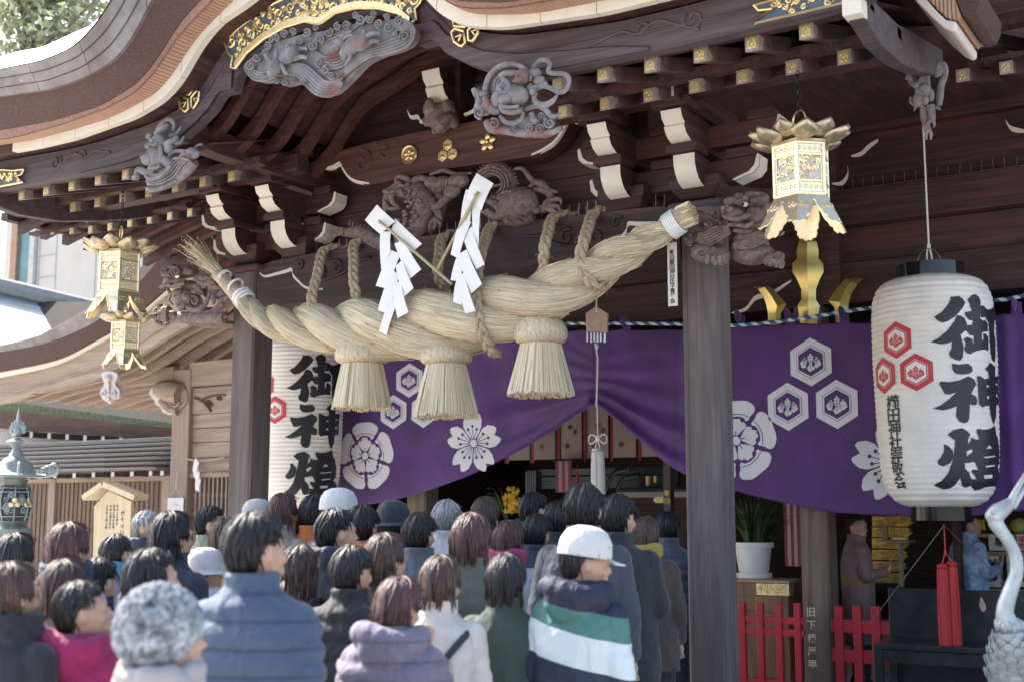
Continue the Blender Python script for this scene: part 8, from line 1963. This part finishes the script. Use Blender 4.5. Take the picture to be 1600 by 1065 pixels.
person(613, 820, 7.3, 'person in a dark round hat and dark coat under the middle tassel', CL('charcoal_coat', (.04, .045, .055)), 'coat', 'short', HB, 0, 0, 'down', ('beanie', CL('dark_hat', (.02, .032, .045))))
person(600, 873, 5.2, 'brown-haired woman in a black coat above the lilac jacket', CL('black_coat', (.02, .022, .026)), 'coat', 'bob', HBR, -18, 0)
person(522, 832, 5.9, 'black-haired person in a black scarf collar under the left tassel', CL('black_blue_coat', (.025, .032, .048)), 'scarf', 'short', HB, -35, 0)
person(528, 772, 7.6, 'person in a white cap and violet coat far back under the left lantern', CL('violet_coat', (.26, .10, .28)), 'coat', 'short', HK, -40, 0, 'down', ('cap', CL('white_cap', (.74, .74, .72))), H=1.78)
person(467, 890, 5.3, 'long brown-haired woman with a black backpack right of the blue quilted jacket', CL('dark_blue_coat', (.03, .04, .055)), 'coat', 'long', HBR, -10, 0, 'down', None, None, 'backpack')
person(402, 790, 8.3, 'person in a pale grey brimmed hat at the back by the left pillar', CL('sand_coat', (.42, .36, .29)), 'coat', 'short', HG, 0, 0, 'down', ('brim', CL('pale_hat', (.6, .58, .56))), H=1.72)
person(441, 800, 8.0, 'dark brown-haired person at the back of the crowd below the left paper lantern', CL('stone_coat', (.35, .30, .25)), 'coat', 'bob', HR, 0, 0)
person(232, 905, 4.25, 'long black-haired woman in a black coat behind the speckled knit hat', CL('black_coat', (.02, .022, .026)), 'coat', 'long', HK, -35, 0)
person(318, 895, 6.1, 'person in a white hat and pale coat left of the blue quilted jacket', CL('white_coat', (.68, .67, .66)), 'hood', 'short', HK, -20, 0, 'down', ('beanie', CL('off_white_hat', (.70, .66, .65))))
person(266, 838, 5.6, 'black-haired person with dark coat, head below the small paper notice', CL('dark_navy_coat', (.03, .04, .065)), 'coat', 'bob', HB, -10, 0)
person(228, 824, 8.3, 'grey-haired person in a navy coat below the notice board', CL('navy_coat', (.03, .045, .08)), 'scarf', 'short', HG, -60, 0)
person(328, 818, 8.2, 'dark-haired person in a sage green coat at the back, left of the left pillar', CL('sage_coat', (.30, .32, .26)), 'coat', 'short', HB, -50, 0)
person(180, 864, 6.9, 'dark-haired person with a bright blue collar below the notice board', CL('blue_grey_coat', (.13, .17, .23)), 'coat', 'short', HK, 10, 0, 'down', None, None, ('scarf', CL('bright_blue_scarf', (.06, .24, .45))))
person(105, 858, 5.1, 'plum-brown-haired woman in a pale lilac coat by the bronze lantern', CL('pale_lilac_coat', (.44, .40, .50)), 'coat', 'bob', HR, 0, 0, 'down', None, None, ('scarf', CL('navy_scarf', (.02, .04, .10))))
person(98, 920, 4.35, 'brown-haired person in a grey coat between the lilac coat and the magenta jacket', CL('mid_grey_coat', (.25, .24, .25)), 'coat', 'bob', HBR, 0, 0)
person(14, 930, 3.9, 'person in a black coat with furry collar at the left edge', CL('black_fur_coat', (.022, .025, .032)), 'fur', 'bob', HBR, -10, 0)
q = PY(1338, 822, 3.5)
person(1338, 822, (-_s * (q.x - CX) + _c * (q.y - CY)), 'person in an ochre and mauve robe inside the hall, behind the right red fence', CL('mauve_robe', (.24, .15, .15)), 'long', 'short', HK, -60, 0, 'hold', None, -60, ('sash', CL('ochre_sash', (.36, .17, .05))))
q = PY(1513, 820, 4.2)
person(1511, 818, (-_s * (q.x - CX) + _c * (q.y - CY)), 'person in a pale blue patterned robe beside the fruit shelf', plain('patterned_blue_robe', (.28, .38, .55), .8, 0, .55, 13), 'long', 'short', HB, -30, 0, 'hold', None, -40)

person(22, 872, 5.3, 'dark-haired person in a plum coat at the left edge, below the bronze lantern', CL('plum_coat', (.15, .10, .14)), 'coat', 'bob', HK, 0, 0)
person(152, 908, 5.3, 'black-haired person in a black coat above the magenta jacket', CL('black_blue_coat', (.025, .032, .048)), 'coat', 'short', HB, 0, 0)
person(352, 838, 7.4, 'brown-haired woman in a tan coat behind the blue quilted jacket man', CL('tan_coat', (.36, .26, .17)), 'coat', 'bob', HBR, 0, 0)
person(490, 802, 8.0, 'black-haired person in a rust orange jacket at the back under the left paper lantern', CL('orange_jacket', (.55, .16, .04)), 'coat', 'short', HB, 20, 0)
person(566, 822, 6.8, 'black-haired person in a bright orange hooded jacket under the left straw tassel', CL('bright_orange', (.62, .20, .06)), 'hood', 'short', HB, 10, 0)
person(655, 834, 6.6, 'black-haired person in a slate coat right of the dark round hat', CL('slate_coat', (.10, .12, .15)), 'coat', 'short', HB, 0, 0)
person(757, 806, 7.9, 'brown-haired woman in a dark grey coat behind the pink collar', CL('dark_grey_coat', (.07, .07, .08)), 'coat', 'bob', HBR, 0, 0)
person(872, 812, 7.8, 'black-haired person in a dark blue coat half hidden behind the navy jacket man', CL('dark_blue_coat', (.03, .04, .055)), 'coat', 'short', HB, 15, 0)
person(1008, 836, 7.5, 'brown-haired woman with a yellow scarf between the black jacket and the grey quilted coat', CL('dark_brown_coat', (.07, .05, .04)), 'coat', 'bob', HBR, 0, 0, 'down', None, None, ('scarf', CL('yellow_scarf', (.45, .33, .06))))
person(548, 893, 4.9, 'black-haired person in a black quilted jacket between the backpack and the lilac jacket', CL('black_coat', (.02, .022, .026)), 'puffer', 'short', HK, -10, 0)
person(790, 905, 4.9, 'dark-haired person in a dark green coat left of the colour-block jacket', CL('bottle_coat', (.05, .08, .065)), 'coat', 'bob', HK, 0, 0)
